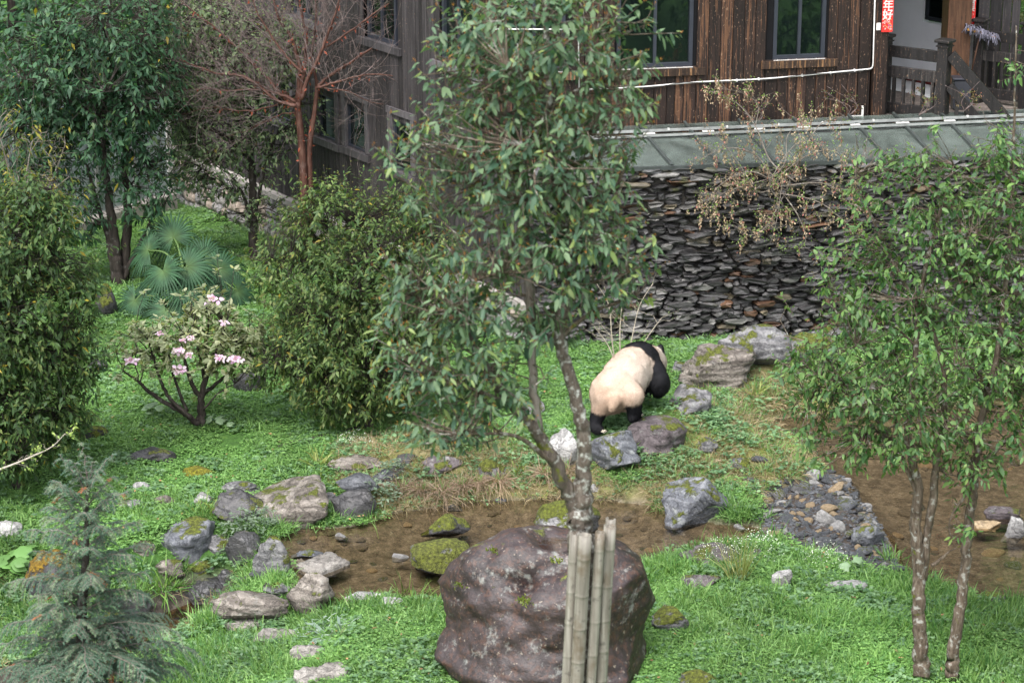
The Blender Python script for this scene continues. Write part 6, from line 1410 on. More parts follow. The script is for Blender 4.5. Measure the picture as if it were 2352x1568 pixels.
rho = tree('rhododendron', 'spreading rhododendron with pink flower heads on the left lawn', 'shrub', tuple(br), stemsR,
     [blob(330, 790, 70, 50, Yr, .55), blob(430, 770, 110, 45, Yr, .6), blob(500, 790, 90, 55, Yr, .6), blob(480, 690, 80, 35, Yr + .2, .45), blob(545, 825, 75, 55, Yr, .55), blob(560, 760, 45, 45, Yr, .4), blob(430, 830, 90, 40, Yr, .5, .6), blob(320, 855, 60, 25, Yr - .1, .35, .7), blob(480, 905, 60, 30, Yr - .1, .3, .4), blob(470, 740, 70, 40, Yr + .1, .5, .8)],
     420, 8, .088, .50, ((.17, .20, .115), (.33, .35, .22)), mat_leaf('leaf_rhodo', .55, .35, .4, .15), M_BARK_DARK, M_BARK_DARK, .3, 26, .05, .25, .15, LEAF8, 250, None, 12, (.28, .29, .12), .15, (.018, (.30, .20, .09)), .005, flat=1.0, key='rhodo', up=1.2)
rgp = np.random.default_rng(8)
for px, py, w in [(488, 688, 34), (515, 741, 20), (368, 765, 18), (438, 775, 18), (420, 781, 16), (408, 806, 28), (434, 816, 22), (302, 828, 28), (412, 848, 32), (508, 821, 26), (540, 826, 30)]:
    Yf = Yr - .55 if py > 720 else Yr - .1; c = at_y(px, py, Yf) - br; s = w * .85 / px_per_m(c + br) / 2; n = 30
    D = unit(rgp.normal(size=(n, 3)) + np.array([0, -.5, .35])); Pp = c + D * s * .25; Pp[:, 0] += rgp.normal(size=n) * s * .45
    V, F, k = leaf_arrays(Pp, D, unit(rgp.normal(size=(n, 3)) + np.array([0, -1, 1.])), s * rgp.uniform(.55, .95, n), s * .75, .2, LEAF8)
    cc = np.array([.66, .49, .66]) * rgp.uniform(.8, 1.15, (n, 1)); cc[:, 1:2] *= rgp.uniform(.8, 1.25, (n, 1))
    add('flower_cluster', mesh_np('flower_cluster', V, F, M_PETAL, np.repeat(cc, k, 0)), rho)

# fan palm
bp = ground_at(425, 690); Yp = bp[1]
palm = empty('fan_palm', tuple(bp), 'fan palm with big pleated leaves behind the rhododendron', 'palm')
c0 = bp + np.array([0, 0, .45])
m = MB(); m.tube(smooth_path(np.array([(0, 0, -.05, .12), (0, 0, .2, .11), (.02, 0, .5, .09)]))[:, :3], .11, 10); m.build('trunk', M_BARK_DARK, palm, True)
def frond(tip_px, rad_px, Y, face, seed, roll=0.0):
    r = np.random.default_rng(seed); h = at_y(*tip_px, Y); R_ = rad_px / px_per_m(h); face = unit(np.array(face, float))
    out = unit(h - c0); ax = unit(out - face * (out @ face)); sd_ = np.cross(face, ax); n = 30; V = []; F = []; cc = []
    for i in range(n):
        a = (i / (n - 1) - .5) * 2 * 2.45; d = ax * math.cos(a) + sd_ * math.sin(a); e = -ax * math.sin(a) + sd_ * math.cos(a); Ls = R_ * (1 - .18 * abs(a / 2.45) ** 2) * r.uniform(.93, 1.05); dw = .046 * R_
        drop = r.uniform(.10, .55) * Ls; b = len(V)
        for t, w in ((.02, .12), (.38, .95), (.62, .80), (.85, .45), (1.0, .04)):
            p = h + d * Ls * t; dr = np.array([0, 0, -drop * max(0, t - .45) ** 2 * 2.2]); ridge = face * (.045 * R_ * min(t * 2, 1))
            V += [p - e * dw * w + dr, p + ridge + dr, p + e * dw * w + dr]; cc += [np.array([.030, .074, .036]) * r.uniform(.55, 1.25) + np.array([.04, .05, .01]) * (t < .1)] * 3
        for k in range(4):
            for q in (0, 1): F.append([b + k * 3 + q, b + k * 3 + q + 1, b + k * 3 + q + 4, b + k * 3 + q + 3])
    o = add('frond', mesh_np('frond', np.array(V) - bp, F, M_PALM, np.array(cc)), palm)
    q = smooth_path(np.array([c0, (c0 + h) / 2 + np.array([0, 0, .12]), h]), 5); add('petiole', mesh_np('petiole', *tube_arrays(q - bp, np.linspace(.022, .010, len(q)), 5), M_PALM, np.tile([.09, .15, .05], (len(q) * 5, 1))), o)
FR = [((430, 612), 78, Yp - .55, (-.1, -.85, .55)), ((375, 622), 72, Yp - .6, (-.45, -.75, .5)), ((398, 545), 70, Yp + .5, (.0, -.9, .35)), ((310, 690), 62, Yp - .75, (-.45, -.8, .4)), ((382, 712), 68, Yp - .95, (.0, -.8, .65)), ((505, 618), 75, Yp - .2, (.45, -.6, .6)), ((545, 668), 64, Yp - .4, (.6, -.65, .3)), ((340, 575), 62, Yp + .3, (-.55, -.6, .45)),
      ((470, 590), 68, Yp + .4, (.35, -.7, .5)), ((420, 665), 64, Yp - .7, (.1, -.55, .85)), ((470, 665), 66, Yp - .6, (.3, -.5, .8)), ((350, 655), 60, Yp - .5, (-.4, -.4, .85)), ((500, 700), 60, Yp - .6, (.5, -.8, .2)), ((330, 735), 48, Yp - .8, (-.3, -.95, .1))]
for i, (tp, rp, y_, fc) in enumerate(FR): frond(tp, rp, y_, fc, 100 + i)

# blue-green conifer close at the lower left
Yc = 15.0; bc = at_y(190, 1500, Yc); bc[2] = hz(bc[0], Yc); ct = at_y(200, 1085, Yc)
con_ = empty('conifer', tuple(bc), 'young blue-green conifer with drooping sprays at the lower left', 'tree')
q = smooth_path(np.array([(bc[0], Yc, bc[2] - .1, .06), (bc[0], Yc, bc[2] + 1.0, .05), (*at_y(188, 1480, Yc), .040), (*at_y(195, 1330, Yc), .030), (*at_y(199, 1200, Yc), .016), (*ct, .005)]), 8)
add('trunk', mesh_np('trunk', *tube_arrays(q[:, :3] - bc, q[:, 3], 9), M_BARK_DARK), con_)
rg = np.random.default_rng(15); NP, ND, NN, NL, NC, mbr = [], [], [], [], [], MB()
z0, z1_ = ct[2] - 1.75, ct[2] - .04; H_ = ct[2] - bc[2]
def spray(P, r0, r1, w, colr, dens=300):
    """needles two-ranked along a shoot"""
    seg = np.linalg.norm(P[-1] - P[0]); n = int(dens * 1.6 * seg); t = rg.random(n); i = np.minimum((t * (len(P) - 1)).astype(int), len(P) - 2); f = t * (len(P) - 1) - i
    p = P[i] * (1 - f)[:, None] + P[i + 1] * f[:, None]; d = unit(P[i + 1] - P[i]); s = unit(np.cross(d, np.array([0, 0, 1.0])) + 1e-6) * np.where(rg.random(n) < .5, -1, 1)[:, None]
    NP.append(p); ND.append(unit(s + d * .55 + rg.normal(size=(n, 3)) * .18 + np.array([0, 0, .12]))); NN.append(np.tile([0, 0, 1.0], (n, 1)) + rg.normal(size=(n, 3)) * .3); NL.append(w * rg.uniform(.7, 1.15, n)); NC.append(np.array(colr) * rg.uniform(.65, 1.25, (n, 1)))
    mbr.tube(P - bc, np.linspace(r0, r1, len(P)), 4, cap=False)
z = z1_; az = 0.0
while z > z0:
    u = (ct[2] - z) / 1.75; az += 2.4 + rg.normal() * .3; Lb = (.10 + .74 * u ** .8) * rg.uniform(.7, 1.1)
    c = q[np.argmin(abs(q[:, 2] - z)), :3]; d = np.array([math.cos(az), math.sin(az), .25]); P = []
    for t in np.linspace(0, 1, 9): P.append(c * [1, 1, 0] + [0, 0, z] + unit(d) * Lb * t + np.array([0, 0, .22 * t - .55 * Lb * t ** 2 * (.6 + .5 * u)]) + rg.normal(size=3) * .006)
    P = np.array(P); browny = rg.random() < .06; base_c = (.30, .10, .045) if False else (.066, .125, .082)
    spray(P, .010 * (1 - .5 * (1 - u)), .002, .024, base_c, 200)
    for t in np.linspace(.12, 1.0, int(6 + 15 * Lb)):
        i = min(int(t * 8), 7); p = P[i] + (P[i + 1] - P[i]) * (t * 8 - i); dd = unit(P[i + 1] - P[i])
        for sg in (-1, 1):
            if rg.random() < .12: continue
            s = unit(np.cross(dd, [0, 0, 1.0])) * sg; l2 = (.05 + .34 * Lb * (1 - t * .75)) * rg.uniform(.6, 1.1); w_ = unit(s * .8 + dd * .65 + np.array([0, 0, rg.normal() * .12])); Q = np.array([p + w_ * l2 * k + np.array([0, 0, -.55 * l2 * k * k]) for k in np.linspace(0, 1, 5)])
            colr = (.30, .11, .05) if rg.random() < .012 else (.15, .215, .13) if rg.random() < .3 else base_c
            spray(Q, .003, .0012, .023, colr, 330)
            if l2 > .16:
                for k in (1, 2, 3):
                    for s2 in (-1, 1):
                        w2 = unit(unit(np.cross(w_, [0, 0, 1.0])) * s2 * .8 + w_ * .7); l3 = l2 * .34; spray(np.array([Q[k] + w2 * l3 * g - np.array([0, 0, .4 * l3 * g * g]) for g in np.linspace(0, 1, 3)]), .002, .001, .02, base_c, 330)
    z -= .025 + .010 * rg.random()
P_, D_, N_, L_, C_c = [np.concatenate(a) for a in (NP, ND, NN, NL, NC)]
V, F, k = leaf_arrays(P_ - bc, D_, N_, L_, .0052, .15, LEAF2)
tag(add('needles', mesh_np('needles', V, F, M_NEEDLE, np.repeat(C_c, k, 0)), con_), kind='stuff'); mbr.build('branches', M_TWIG, con_, True)
print('needles', len(P_))
# dense unseen trees added past the right edge for the windows to mirror
for i, (x_, y_, lab) in enumerate([(11.2, 20.5, 'unseen evergreen tree added beyond the right end of the lawn for window reflections'), (13.0, 23.5, 'unseen evergreen tree added beyond the right-hand pond for window reflections'), (9.6, 17.2, 'unseen evergreen tree added on the slope right of the lawn for window reflections')]):
    z_ = hz(x_, y_)
    tree('evergreen_tree', lab, 'tree', (x_, y_, z_), [[(x_, y_, z_ - .1, .14), (x_ + .1, y_, z_ + 1.2, .11), (x_, y_, z_ + 3, .05)]], [(np.array([x_, y_, z_ + 1.9]), np.array([1.9, 1.6, 1.7]), 1.0), (np.array([x_ + .2, y_, z_ + 3.4]), np.array([1.3, 1.2, 1.2]), 1.0)], 420, 8, .19, .45, ((.03, .075, .03), (.11, .19, .07)), M_LEAF, M_BARK_DARK, None, .8, 14, .4, .6, .2, LEAF4, 0, 'unseen trees added for the window reflections', 60 + i, (.14, .2, .06), .2)
# ------------------------------------------------------------------ ground cover: leaf clumps and grass tufts set on the land by a geometry-nodes instancer
def clump(seed, n, R_, L, wl, hgt, pal, tpl, updir, bend, stem=0.0, tri=False):
    r = np.random.default_rng(seed); a = r.uniform(0, 6.283, n); q = R_ * np.sqrt(r.random(n)); P = np.stack([q * np.cos(a), q * np.sin(a), np.zeros(n)], 1)
    f = r.random(n)[:, None]; col = np.array(pal[0]) * (1 - f) + np.array(pal[1]) * f
    if tpl is BLADE:
        D = unit(np.stack([np.cos(a) * q / R_, np.sin(a) * q / R_, np.full(n, 0)], 1) * .7 + r.normal(size=(n, 3)) * .45 + np.array([0, 0, updir]))
        N = np.cross(D, r.normal(size=(n, 3)))
        return leaf_arrays(P, D, N, L * r.uniform(.5, 1.2, n), wl * r.uniform(.7, 1.3, n), bend * r.uniform(.2, 1.6, n), BLADE), col
    P[:, 2] = hgt * r.uniform(.25, 1.0, n) * (1.05 - .5 * (q / R_))
    if tri:
        a2 = np.repeat(a, 3) + np.tile([0, 2.09, 4.19], n); P = np.repeat(P, 3, 0); col = np.repeat(col, 3, 0); m = n * 3
        D = unit(np.stack([np.cos(a2), np.sin(a2), r.uniform(-.1, .45, m)], 1))
    else:
        m = n; a2 = a + r.normal(size=n) * 1.2; D = unit(np.stack([np.cos(a2), np.sin(a2), r.uniform(-.1, updir, n)], 1))
    N = unit(np.array([0, 0, 1.0]) + r.normal(size=(m, 3)) * .4)
    return leaf_arrays(P, D, N, L * r.uniform(.6, 1.25, m), L * wl * r.uniform(.8, 1.2, m), bend, tpl), col
def clump_obj(nm, specs, seed):
    Vs, Fs, Cs, o = [], [], [], 0
    for i, s in enumerate(specs):
        (V, F, k), col = clump(seed * 31 + i, *s); Vs.append(V); Fs.append(F + o); Cs.append(np.repeat(col, k, 0)); o += len(V)
    return bpy.data.objects.new(nm, mesh_np(nm, np.concatenate(Vs), np.concatenate(Fs), M_GRASS, np.concatenate(Cs)))
CL_C = ((.070, .160, .045), (.195, .345, .100)); HB_C = ((.060, .130, .060), (.175, .285, .135)); GR_C = ((.080, .180, .050), (.215, .360, .115)); YG_C = ((.13, .19, .045), (.27, .29, .09)); DR_C = ((.17, .13, .075), (.36, .29, .18)); GY_C = ((.10, .15, .10), (.20, .26, .18))
V_CLOVER = [clump_obj('clover', [(44, .16, .021, .95, .055, CL_C, LEAF4, .5, .1, 0, True), (10, .12, .10, .006, 0, GR_C, BLADE, 1.4, .5)], 1 + i) for i in range(4)]
V_HERB = [clump_obj('herb', [(20, .15, .043, .74, .11, HB_C, LEAF8, .6, .15, 0, True)], 11 + i) for i in range(4)]
V_GRASS = [clump_obj('grass', [(60, .13, .19, .0085, 0, GR_C, BLADE, 1.1, .75)], 21 + i) for i in range(4)]
V_LONG = [clump_obj('grass', [(46, .11, .34, .010, 0, ((.05, .14, .035), (.17, .28, .08)), BLADE, 1.5, .8)], 31 + i) for i in range(3)]
V_DRY = [clump_obj('straw', [(46, .14, .17, .006, 0, DR_C, BLADE, .55, .6), (10, .12, .026, .8, .04, HB_C, LEAF4, .5, .1, 0, True), (14, .12, .12, .006, 0, YG_C, BLADE, .9, .6)], 41 + i) for i in range(3)]
V_FINE = [clump_obj('weeds', [(40, .12, .022, .6, .05, ((.08, .15, .05), (.18, .24, .08)), LEAF4, .8, .1), (16, .12, .07, .005, 0, DR_C, BLADE, .8, .5)], 51 + i) for i in range(3)]
def scatter(name, P, rot, scl, idx, variants, kind='stuff', label=None):
    me = bpy.data.meshes.new(name); me.vertices.add(len(P)); me.vertices.foreach_set('co', np.asarray(P, np.float32).ravel())
    for nm, ty, arr, key in (('rot', 'FLOAT_VECTOR', rot, 'vector'), ('scl', 'FLOAT', scl, 'value'), ('idx', 'INT', idx, 'value')):
        a = me.attributes.new(nm, ty, 'POINT'); a.data.foreach_set(key, np.asarray(arr, np.int32 if ty == 'INT' else np.float32).ravel())
    o = add(name, me); g = bpy.data.node_groups.new('set_out_' + name, 'GeometryNodeTree')
    g.interface.new_socket('Geometry', in_out='INPUT', socket_type='NodeSocketGeometry'); g.interface.new_socket('Geometry', in_out='OUTPUT', socket_type='NodeSocketGeometry')
    N, Lk = g.nodes, g.links; gi, go = N.new('NodeGroupInput'), N.new('NodeGroupOutput'); ip = N.new('GeometryNodeInstanceOnPoints'); gt = N.new('GeometryNodeGeometryToInstance')
    for v in reversed(variants):
        oi = N.new('GeometryNodeObjectInfo'); oi.inputs['Object'].default_value = v; oi.inputs['As Instance'].default_value = False; Lk.new(oi.outputs['Geometry'], gt.inputs[0])
    def na(nm, ty):
        n = N.new('GeometryNodeInputNamedAttribute'); n.data_type = ty; n.inputs['Name'].default_value = nm; return n.outputs['Attribute']
    Lk.new(gi.outputs[0], ip.inputs['Points']); Lk.new(gt.outputs[0], ip.inputs['Instance']); ip.inputs['Pick Instance'].default_value = True
    Lk.new(na('idx', 'INT'), ip.inputs['Instance Index']); Lk.new(na('rot', 'FLOAT_VECTOR'), ip.inputs['Rotation']); Lk.new(na('scl', 'FLOAT'), ip.inputs['Scale']); Lk.new(ip.outputs[0], go.inputs[0])
    md = o.modifiers.new('set_out', 'NODES'); md.node_group = g
    return tag(o, label, None, None, kind)
rg = np.random.default_rng(123)
n = 78000
gxy = np.stack([rg.uniform(-11.5, 9.5, n), 20.6 + 24.5 * rg.random(n) ** 1.15], 1); X_, Y_ = gxy[:, 0], gxy[:, 1]; Z_ = height(X_, Y_)
P3 = np.stack([X_, Y_, Z_], 1); w_ = (P3 - _O) @ _F; pxx = 1176 + FPX * X_ / w_; pyy = 784 - FPX * ((P3 - _O) @ _U) / w_
ok = (pxx > -160) & (pxx < 2520) & (pyy < 1680) & (pyy > -260)
bed, dry, bare_ = zones(X_, Y_)
dpo = np.minimum(sdist(POND, X_, Y_), sdist(POND_E, X_, Y_)); dst = sdist(STREAM, X_, Y_); dgr = gravel_d(X_, Y_)
ok &= (dpo > .0) & (dst > .05) & (dgr > .05)
for (rx, ry, ra_, rb_, rz_) in ROCKS: ok &= ((X_ - rx) / (ra_ + .02)) ** 2 + ((Y_ - ry) / (rb_ + .02)) ** 2 > 1
ws = (X_ - WALL_A[0]) * WALL_D[0] + (Y_ - WALL_A[1]) * WALL_D[1]; wt = -(X_ - WALL_A[0]) * WALL_N[0] - (Y_ - WALL_A[1]) * WALL_N[1]
hl = (X_ - HC[0]) * LN[0] + (Y_ - HC[1]) * LN[1]            # in front of the left house wall when positive
hf = (X_ - HC[0]) * FN[0] + (Y_ - HC[1]) * FN[1]
inside = (hl < .12) & (hf < .1) & (X_ < 8.5); terrace = (wt > .4) & (hf > .15) & (ws > .2)
ok &= ~inside; ok &= ~((wt > -.1) & (wt < .45) & (ws > -.2)); bank_r = (X_ > 8.3) & (Y_ > 38.2); ok &= ~((hl < .12) & (wt > 0) & ~terrace & ~bank_r)
bv = (X_ - b0[0]) * -bdir[1] + (Y_ - b0[1]) * bdir[0]
pat = n2(X_, Y_, .8, 61); pat2 = n2(X_, Y_, 2.1, 63); u = rg.random(n); typ = np.full(n, -1)
front = Y_ < 26.2; rav = (dst < 2.2) & (Z_ < -.25)
gfrac = np.clip(.42 + .8 * pat, .08, .95) * np.where(front, 1, .34)
typ = np.where(u < gfrac * .55, 2, np.where(u < gfrac * .55 + .10, 1, 0))
typ = np.where(rg.random(n) < .10 * (pat2 > .15), 5, typ); typ = np.where(front & (pat > .18) & (rg.random(n) < .10), 3, typ)
ud = rg.random(n); td = np.where(ud < .55 + .3 * pat2, 4, np.where(ud < .76, 5, np.where(ud < .92, 1, 2))); typ = np.where(rg.random(n) < dry, td, typ)
mound = np.exp(-(((X_ - 1.9) / 1.2) ** 2 + ((Y_ - 28.3) / 1.0) ** 2)) > .55; typ = np.where(mound & (rg.random(n) < .6), 1, typ)
ur = rg.random(n); typ = np.where(rav, np.where(ur < .35, 3, np.where(ur < .75, 1, np.where(ur < .88, 2, 4))), typ)
typ = np.where((dpo < .3) & (rg.random(n) < .35) & ~front, 4, typ); typ = np.where((dpo < .5) & front & (rg.random(n) < .12), 3, typ)
typ = np.where(terrace, np.where(ur < .5, 2, 0), typ)
hill = Y_ > 45; typ = np.where(bank_r, np.where(ur < .45, 4, np.where(ur < .8, 1, 5)), typ)
keepd = rg.random(n) < np.where(typ == 4, .8, np.where(pat2 + .5 * pat < -.36, .22, 1.0)) * np.where(bare_ > .5, .15, 1); ok &= keepd
# rank grass under the glass roof
q_s, q_t = rg.uniform(.4, 8.6, 1500), rg.uniform(.30, 2.0, 1500); q_p = np.stack([WALL_A[0] + WALL_D[0] * q_s - WALL_N[0] * q_t, WALL_A[1] + WALL_D[1] * q_s - WALL_N[1] * q_t], 1)
q_k = ((q_p[:, 0] - HC[0]) * FN[0] + (q_p[:, 1] - HC[1]) * FN[1] > .10) & (q_p[:, 0] < 5.6); q_p = q_p[q_k]
P3 = np.concatenate([P3, np.column_stack([q_p, height(q_p[:, 0], q_p[:, 1])])]); typ = np.concatenate([typ, np.where(rg.random(len(q_p)) < .7, 2, 3)]); ok = np.concatenate([ok, np.ones(len(q_p), bool)])
for k, (nm, vs, s0, s1) in enumerate([('clover', V_CLOVER, .8, 1.35), ('herb_cover', V_HERB, .7, 1.25), ('grass', V_GRASS, .7, 1.3), ('long_grass', V_LONG, .7, 1.2), ('dry_grass', V_DRY, .7, 1.3), ('fine_weeds', V_FINE, .7, 1.2)]):
    q = ok & (typ == k); m_ = int(q.sum()); sc = rg.uniform(s0, s1, m_)
    scatter(nm, P3[q] + np.array([0, 0, -.006]), np.stack([rg.normal(size=m_) * .08, rg.normal(size=m_) * .08, rg.uniform(0, 6.28, m_)], 1), sc, rg.integers(0, len(vs), m_), vs); print(nm, m_)

# ------------------------------------------------------------------ single plants
def plant(name, label, cat, at, specs, seed, scale=1.0, group=None, m=M_GRASS, lift=0.0, squash=1.0):
    o = clump_obj(name, specs, seed); COL.objects.link(o); o.data.materials[0] = m; o.location = (at[0], at[1], at[2] + lift); o.scale = (scale, scale * squash, scale); return tag(o, label, cat, group)
def PG(px, py, dz=0.0): return ground_at(px, py) + np.array([0, 0, dz])
SED = ((.15, .105, .075), (.34, .25, .18))
for i, (px, py) in enumerate([(925, 1135), (968, 1140), (1015, 1142), (1062, 1128), (1098, 1122), (1145, 1118), (1250, 1100), (1300, 1092)]):
    plant('sedge', 'dry reddish-brown sedge tussock drooping over the far pond bank, ' + ['leftmost of the row', 'second from the left end', 'third from the left end', 'just left of the middle', 'in the middle of the row', 'just right of the middle', 'just left of the forked trunk', 'rightmost, beside the forked trunk'][i], 'sedge', PG(px, py, .10), [(170, .10, .38, .007, 0, SED, BLADE, .42, .95), (22, .06, .24, .006, 0, GR_C, BLADE, 1.2, .5)], 300 + i, RNG.uniform(.75, 1.05), 'dry sedge tussocks on the pond bank')
for i, (px, py, lb, sc) in enumerate([(735, 1072, 'yellow-green strap-leaved clump at the left end of the bank', 1.1), (1192, 1085, 'yellow-green strap-leaved clump in the middle of the bank', .9), (1700, 812, 'strap-leaved clump between the two big boulders by the wall', .95), (1735, 905, 'strap-leaved clump at the foot of the layered craggy boulder', .9),
        (1690, 962, 'small strap-leaved clump on the dry grass right of the smooth slab', .6), (1620, 1025, 'green grass tuft right of the purple-brown rock', .7), (1965, 770, 'strap-leaved clump at the wall foot behind the right-hand tree', 1.0)]):
    plant('strap_leaf_plant', lb, 'plant', PG(px, py), [(55, .07, .42, .016, 0, YG_C, BLADE, .95, 1.0)], 320 + i, sc)
plant('tall_grass', 'tall yellowish grass tuft beside the white-flowered herb', 'grass', PG(1695, 1330), [(60, .10, .75, .009, 0, ((.18, .22, .06), (.34, .34, .14)), BLADE, 2.2, .35)], 331)
plant('tall_grass', 'green reed-like grass right of the broad blue-grey boulder', 'grass', PG(1700, 1195), [(60, .12, .6, .010, 0, GR_C, BLADE, 2.0, .45)], 332)
plant('tall_grass', 'bright green drooping grass clump above the stream', 'grass', PG(372, 1350), [(110, .16, .55, .014, 0, ((.06, .16, .03), (.18, .30, .06)), BLADE, 1.0, 1.1)], 333)
plant('tall_grass', 'green grass tuft at the pond rim below the long pale slab', 'grass', PG(640, 1210), [(120, .2, .30, .010, 0, GR_C, BLADE, 1.0, .9)], 334)
plant('tall_grass', 'grass blades leaning over the near pond edge', 'grass', PG(945, 1372), [(60, .2, .36, .010, 0, GR_C, BLADE, 1.3, .9)], 335)
plant('tall_grass', 'bright grass tuft beside the overhanging rock', 'grass', PG(470, 1180), [(80, .16, .32, .012, 0, YG_C, BLADE, 1.2, .8)], 336)
for i, (px, py, lb, s) in enumerate([(560, 1235, 'grey-green mugwort hanging over the wet cliff', 1.3), (875, 1155, 'grey-green mugwort beside the dark upright rock', 1.2), (600, 1215, 'grey-green mugwort below the long pale slab', 1.0), (905, 1098, 'grey-green mugwort above the slate block', 1.0), (1015, 1230, 'pale weeds between the two mossy pond rocks', .7), (1340, 1150, 'small weed beside the forked trunk at the water', .4)]):
    plant('mugwort', lb, 'plant', PG(px, py), [(60, .20, .06, .42, .30, GY_C, LEAF4, .9, .25, 0, True)], 380 + i, s)
for i, (px, py, lb, s) in enumerate([(1735, 1285, 'airy white-flowered herb below the low mossy-shouldered rock', 1.0), (1650, 1290, 'white-flowered herb in front of the low mossy-shouldered rock', .8), (1895, 1300, 'white-flowered herb beside the lower edge of the gravel bar', .8), (815, 1030, 'white-flowered herb at the back of the pond bank', .7)]):
    o = plant('white_flower_herb', lb, 'plant', PG(px, py), [(60, .30, .035, .3, .28, GY_C, LEAF4, .9, .2), (40, .24, .30, .004, 0, GY_C, BLADE, 1.2, .2), (190, .32, .015, 1.0, .40, ((.62, .64, .58), (.80, .80, .76)), LEAF2, .8, 0)], 350 + i, s)
plant('thistle', 'silvery spiny thistle rosette in the near lawn', 'thistle', PG(765, 1460), [(46, .12, .46, .05, 0, ((.16, .22, .19), (.30, .36, .32)), BLADE, .45, .55), (150, .38, .07, .16, .16, ((.18, .24, .21), (.32, .38, .34)), LEAF4, .6, .1)], 361, 1.0)
for i, (px, py, lb, nn, s) in enumerate([(50, 1300, 'butterbur with round bright leaves at the lower left edge', 9, 1.1), (28, 1345, 'butterbur with round leaves lower down at the left edge', 7, 1.0), (1125, 1525, 'butterbur with large round leaves at the left foot of the huge boulder', 8, .85), (505, 985, 'butterbur with pale leaves right of the rhododendron foot', 5, .7), (1960, 1310, 'pale round-leaved plant by the tree side of the gravel bar', 4, .7), (350, 960, 'pale leafy butterbur left of the rhododendron', 6, .8)]):
    r = np.random.default_rng(370 + i); root = empty('butterbur', tuple(PG(px, py)), lb, 'plant')
    for k in range(nn):
        a = r.uniform(0, 6.28); h = r.uniform(.06, .22) * s; q = r.uniform(.05, .26) * s; c = np.array([q * math.cos(a), q * math.sin(a), h]); R_ = r.uniform(.07, .11) * s; nrm = unit(np.array([.3 * math.cos(a), .3 * math.sin(a) - .25, 1]) + r.normal(size=3) * .15)
        e1 = unit(np.cross(nrm, [0.3, 1, 0])); e2 = np.cross(nrm, e1); V = [c - nrm * .02]; nn_ = 16
        for rad_ in (.55, 1.0):
            for t in range(nn_):
                an_ = t / nn_ * 6.283; rr = R_ * rad_ * (1 + .07 * math.sin(an_ * 5 + i)) * (1 - .45 * math.exp(-((an_ - math.pi) / .25) ** 2)); V.append(c + e1 * rr * math.cos(an_) + e2 * rr * math.sin(an_) + nrm * (.012 * math.sin(an_ * 8) - .02 * rad_ ** 2) * rad_)
        F = [[0, 1 + t, 1 + (t + 1) % nn_] for t in range(nn_)] + [[1 + t, 1 + nn_ + t, 1 + nn_ + (t + 1) % nn_, 1 + (t + 1) % nn_] for t in range(nn_)]
        col = np.array([.13, .26, .075]) * r.uniform(.75, 1.2) if i in (0, 1, 2) else np.array([.20, .29, .17]) * r.uniform(.8, 1.15)
        o = add('leaf', mesh_np('butterbur_leaf', V, F, M_GRASS, np.tile(col, (len(V), 1))), root)
        add('stalk', mesh_np('butterbur_stalk', *tube_arrays(np.array([(0, 0, -.02), (c[0] * .6, c[1] * .6, h * .7), tuple(c - nrm * .02)]), .006, 4), M_GRASS, np.tile([.14, .22, .08], (12, 1))), o)
# pale bare shrub behind the panda
def twiggy(name, label, cat, base, stems, n_tw, m_, seed, L=(.15, .4), leaf=None, r_=.003):
    r = np.random.default_rng(seed); base = np.asarray(base); root = empty(name, tuple(base), label, cat); m = MB(); E_ = []
    for s in stems:
        q = smooth_path(np.array(s), 6); m.tube(q[:, :3] - base, q[:, 3], 5)
        for k in range(n_tw):
            i = int(r.integers(2, len(q))); d = unit(q[i, :3] - q[i - 1, :3]); w = unit(d * .6 + r.normal(size=3) * np.array([.7, .6, .5])); l = r.uniform(*L); P = np.array([q[i, :3] + w * l * t + np.array([0, 0, .1 * l * t * t]) + r.normal(size=3) * .012 for t in np.linspace(0, 1, 5)]); m.tube(P - base, np.linspace(r_, r_ * .5, 5), 3, cap=False); E_ += [P[2], P[3], P[4]]
    m.build('stems', m_, root, True); E_ = np.array(E_)
    if leaf:
        bi = r.integers(0, len(E_), leaf[0]); V, F, k = leaf_arrays(E_[bi] - base + r.normal(size=(leaf[0], 3)) * .02, unit(r.normal(size=(leaf[0], 3)) + np.array([0, 0, .3])), unit(r.normal(size=(leaf[0], 3)) + np.array([0, -.5, 1])), leaf[1] * r.uniform(.6, 1.3, leaf[0]), leaf[1] * .55, .1, LEAF4)
        f = r.random((leaf[0], 1)); tag(add('foliage', mesh_np('foliage', V, F, M_GRASS, np.repeat(np.array(leaf[2]) * (1 - f) + np.array(leaf[3]) * f, k, 0)), root), kind='stuff')
    return root, E_
Yw = 30.6; bw_ = at_y(1430, 835, Yw); bw_[2] = hz(bw_[0], Yw)
twiggy('bare_shrub', 'leafless pale shrub between the panda and the slate wall', 'shrub', bw_, [T(Yw, (1412, 842, .011), (1405, 770, .009), (1398, 700, .006), (1370, 650, .003)), T(Yw + .1, (1425, 838, .012), (1424, 760, .010), (1430, 690, .006), (1440, 630, .003)), T(Yw, (1440, 838, .010), (1455, 760, .008), (1470, 700, .006), (1500, 650, .003)), T(Yw - .1, (1418, 845, .010), (1395, 790, .007), (1365, 750, .003)), T(Yw, (1450, 835, .008), (1490, 770, .006), (1520, 730, .003))],
       9, mat_flat('pale_twig', (.34, .30, .24), .8, .2, .2, 20), 401, (.15, .42), (160, .022, (.10, .17, .05), (.2, .26, .08)))
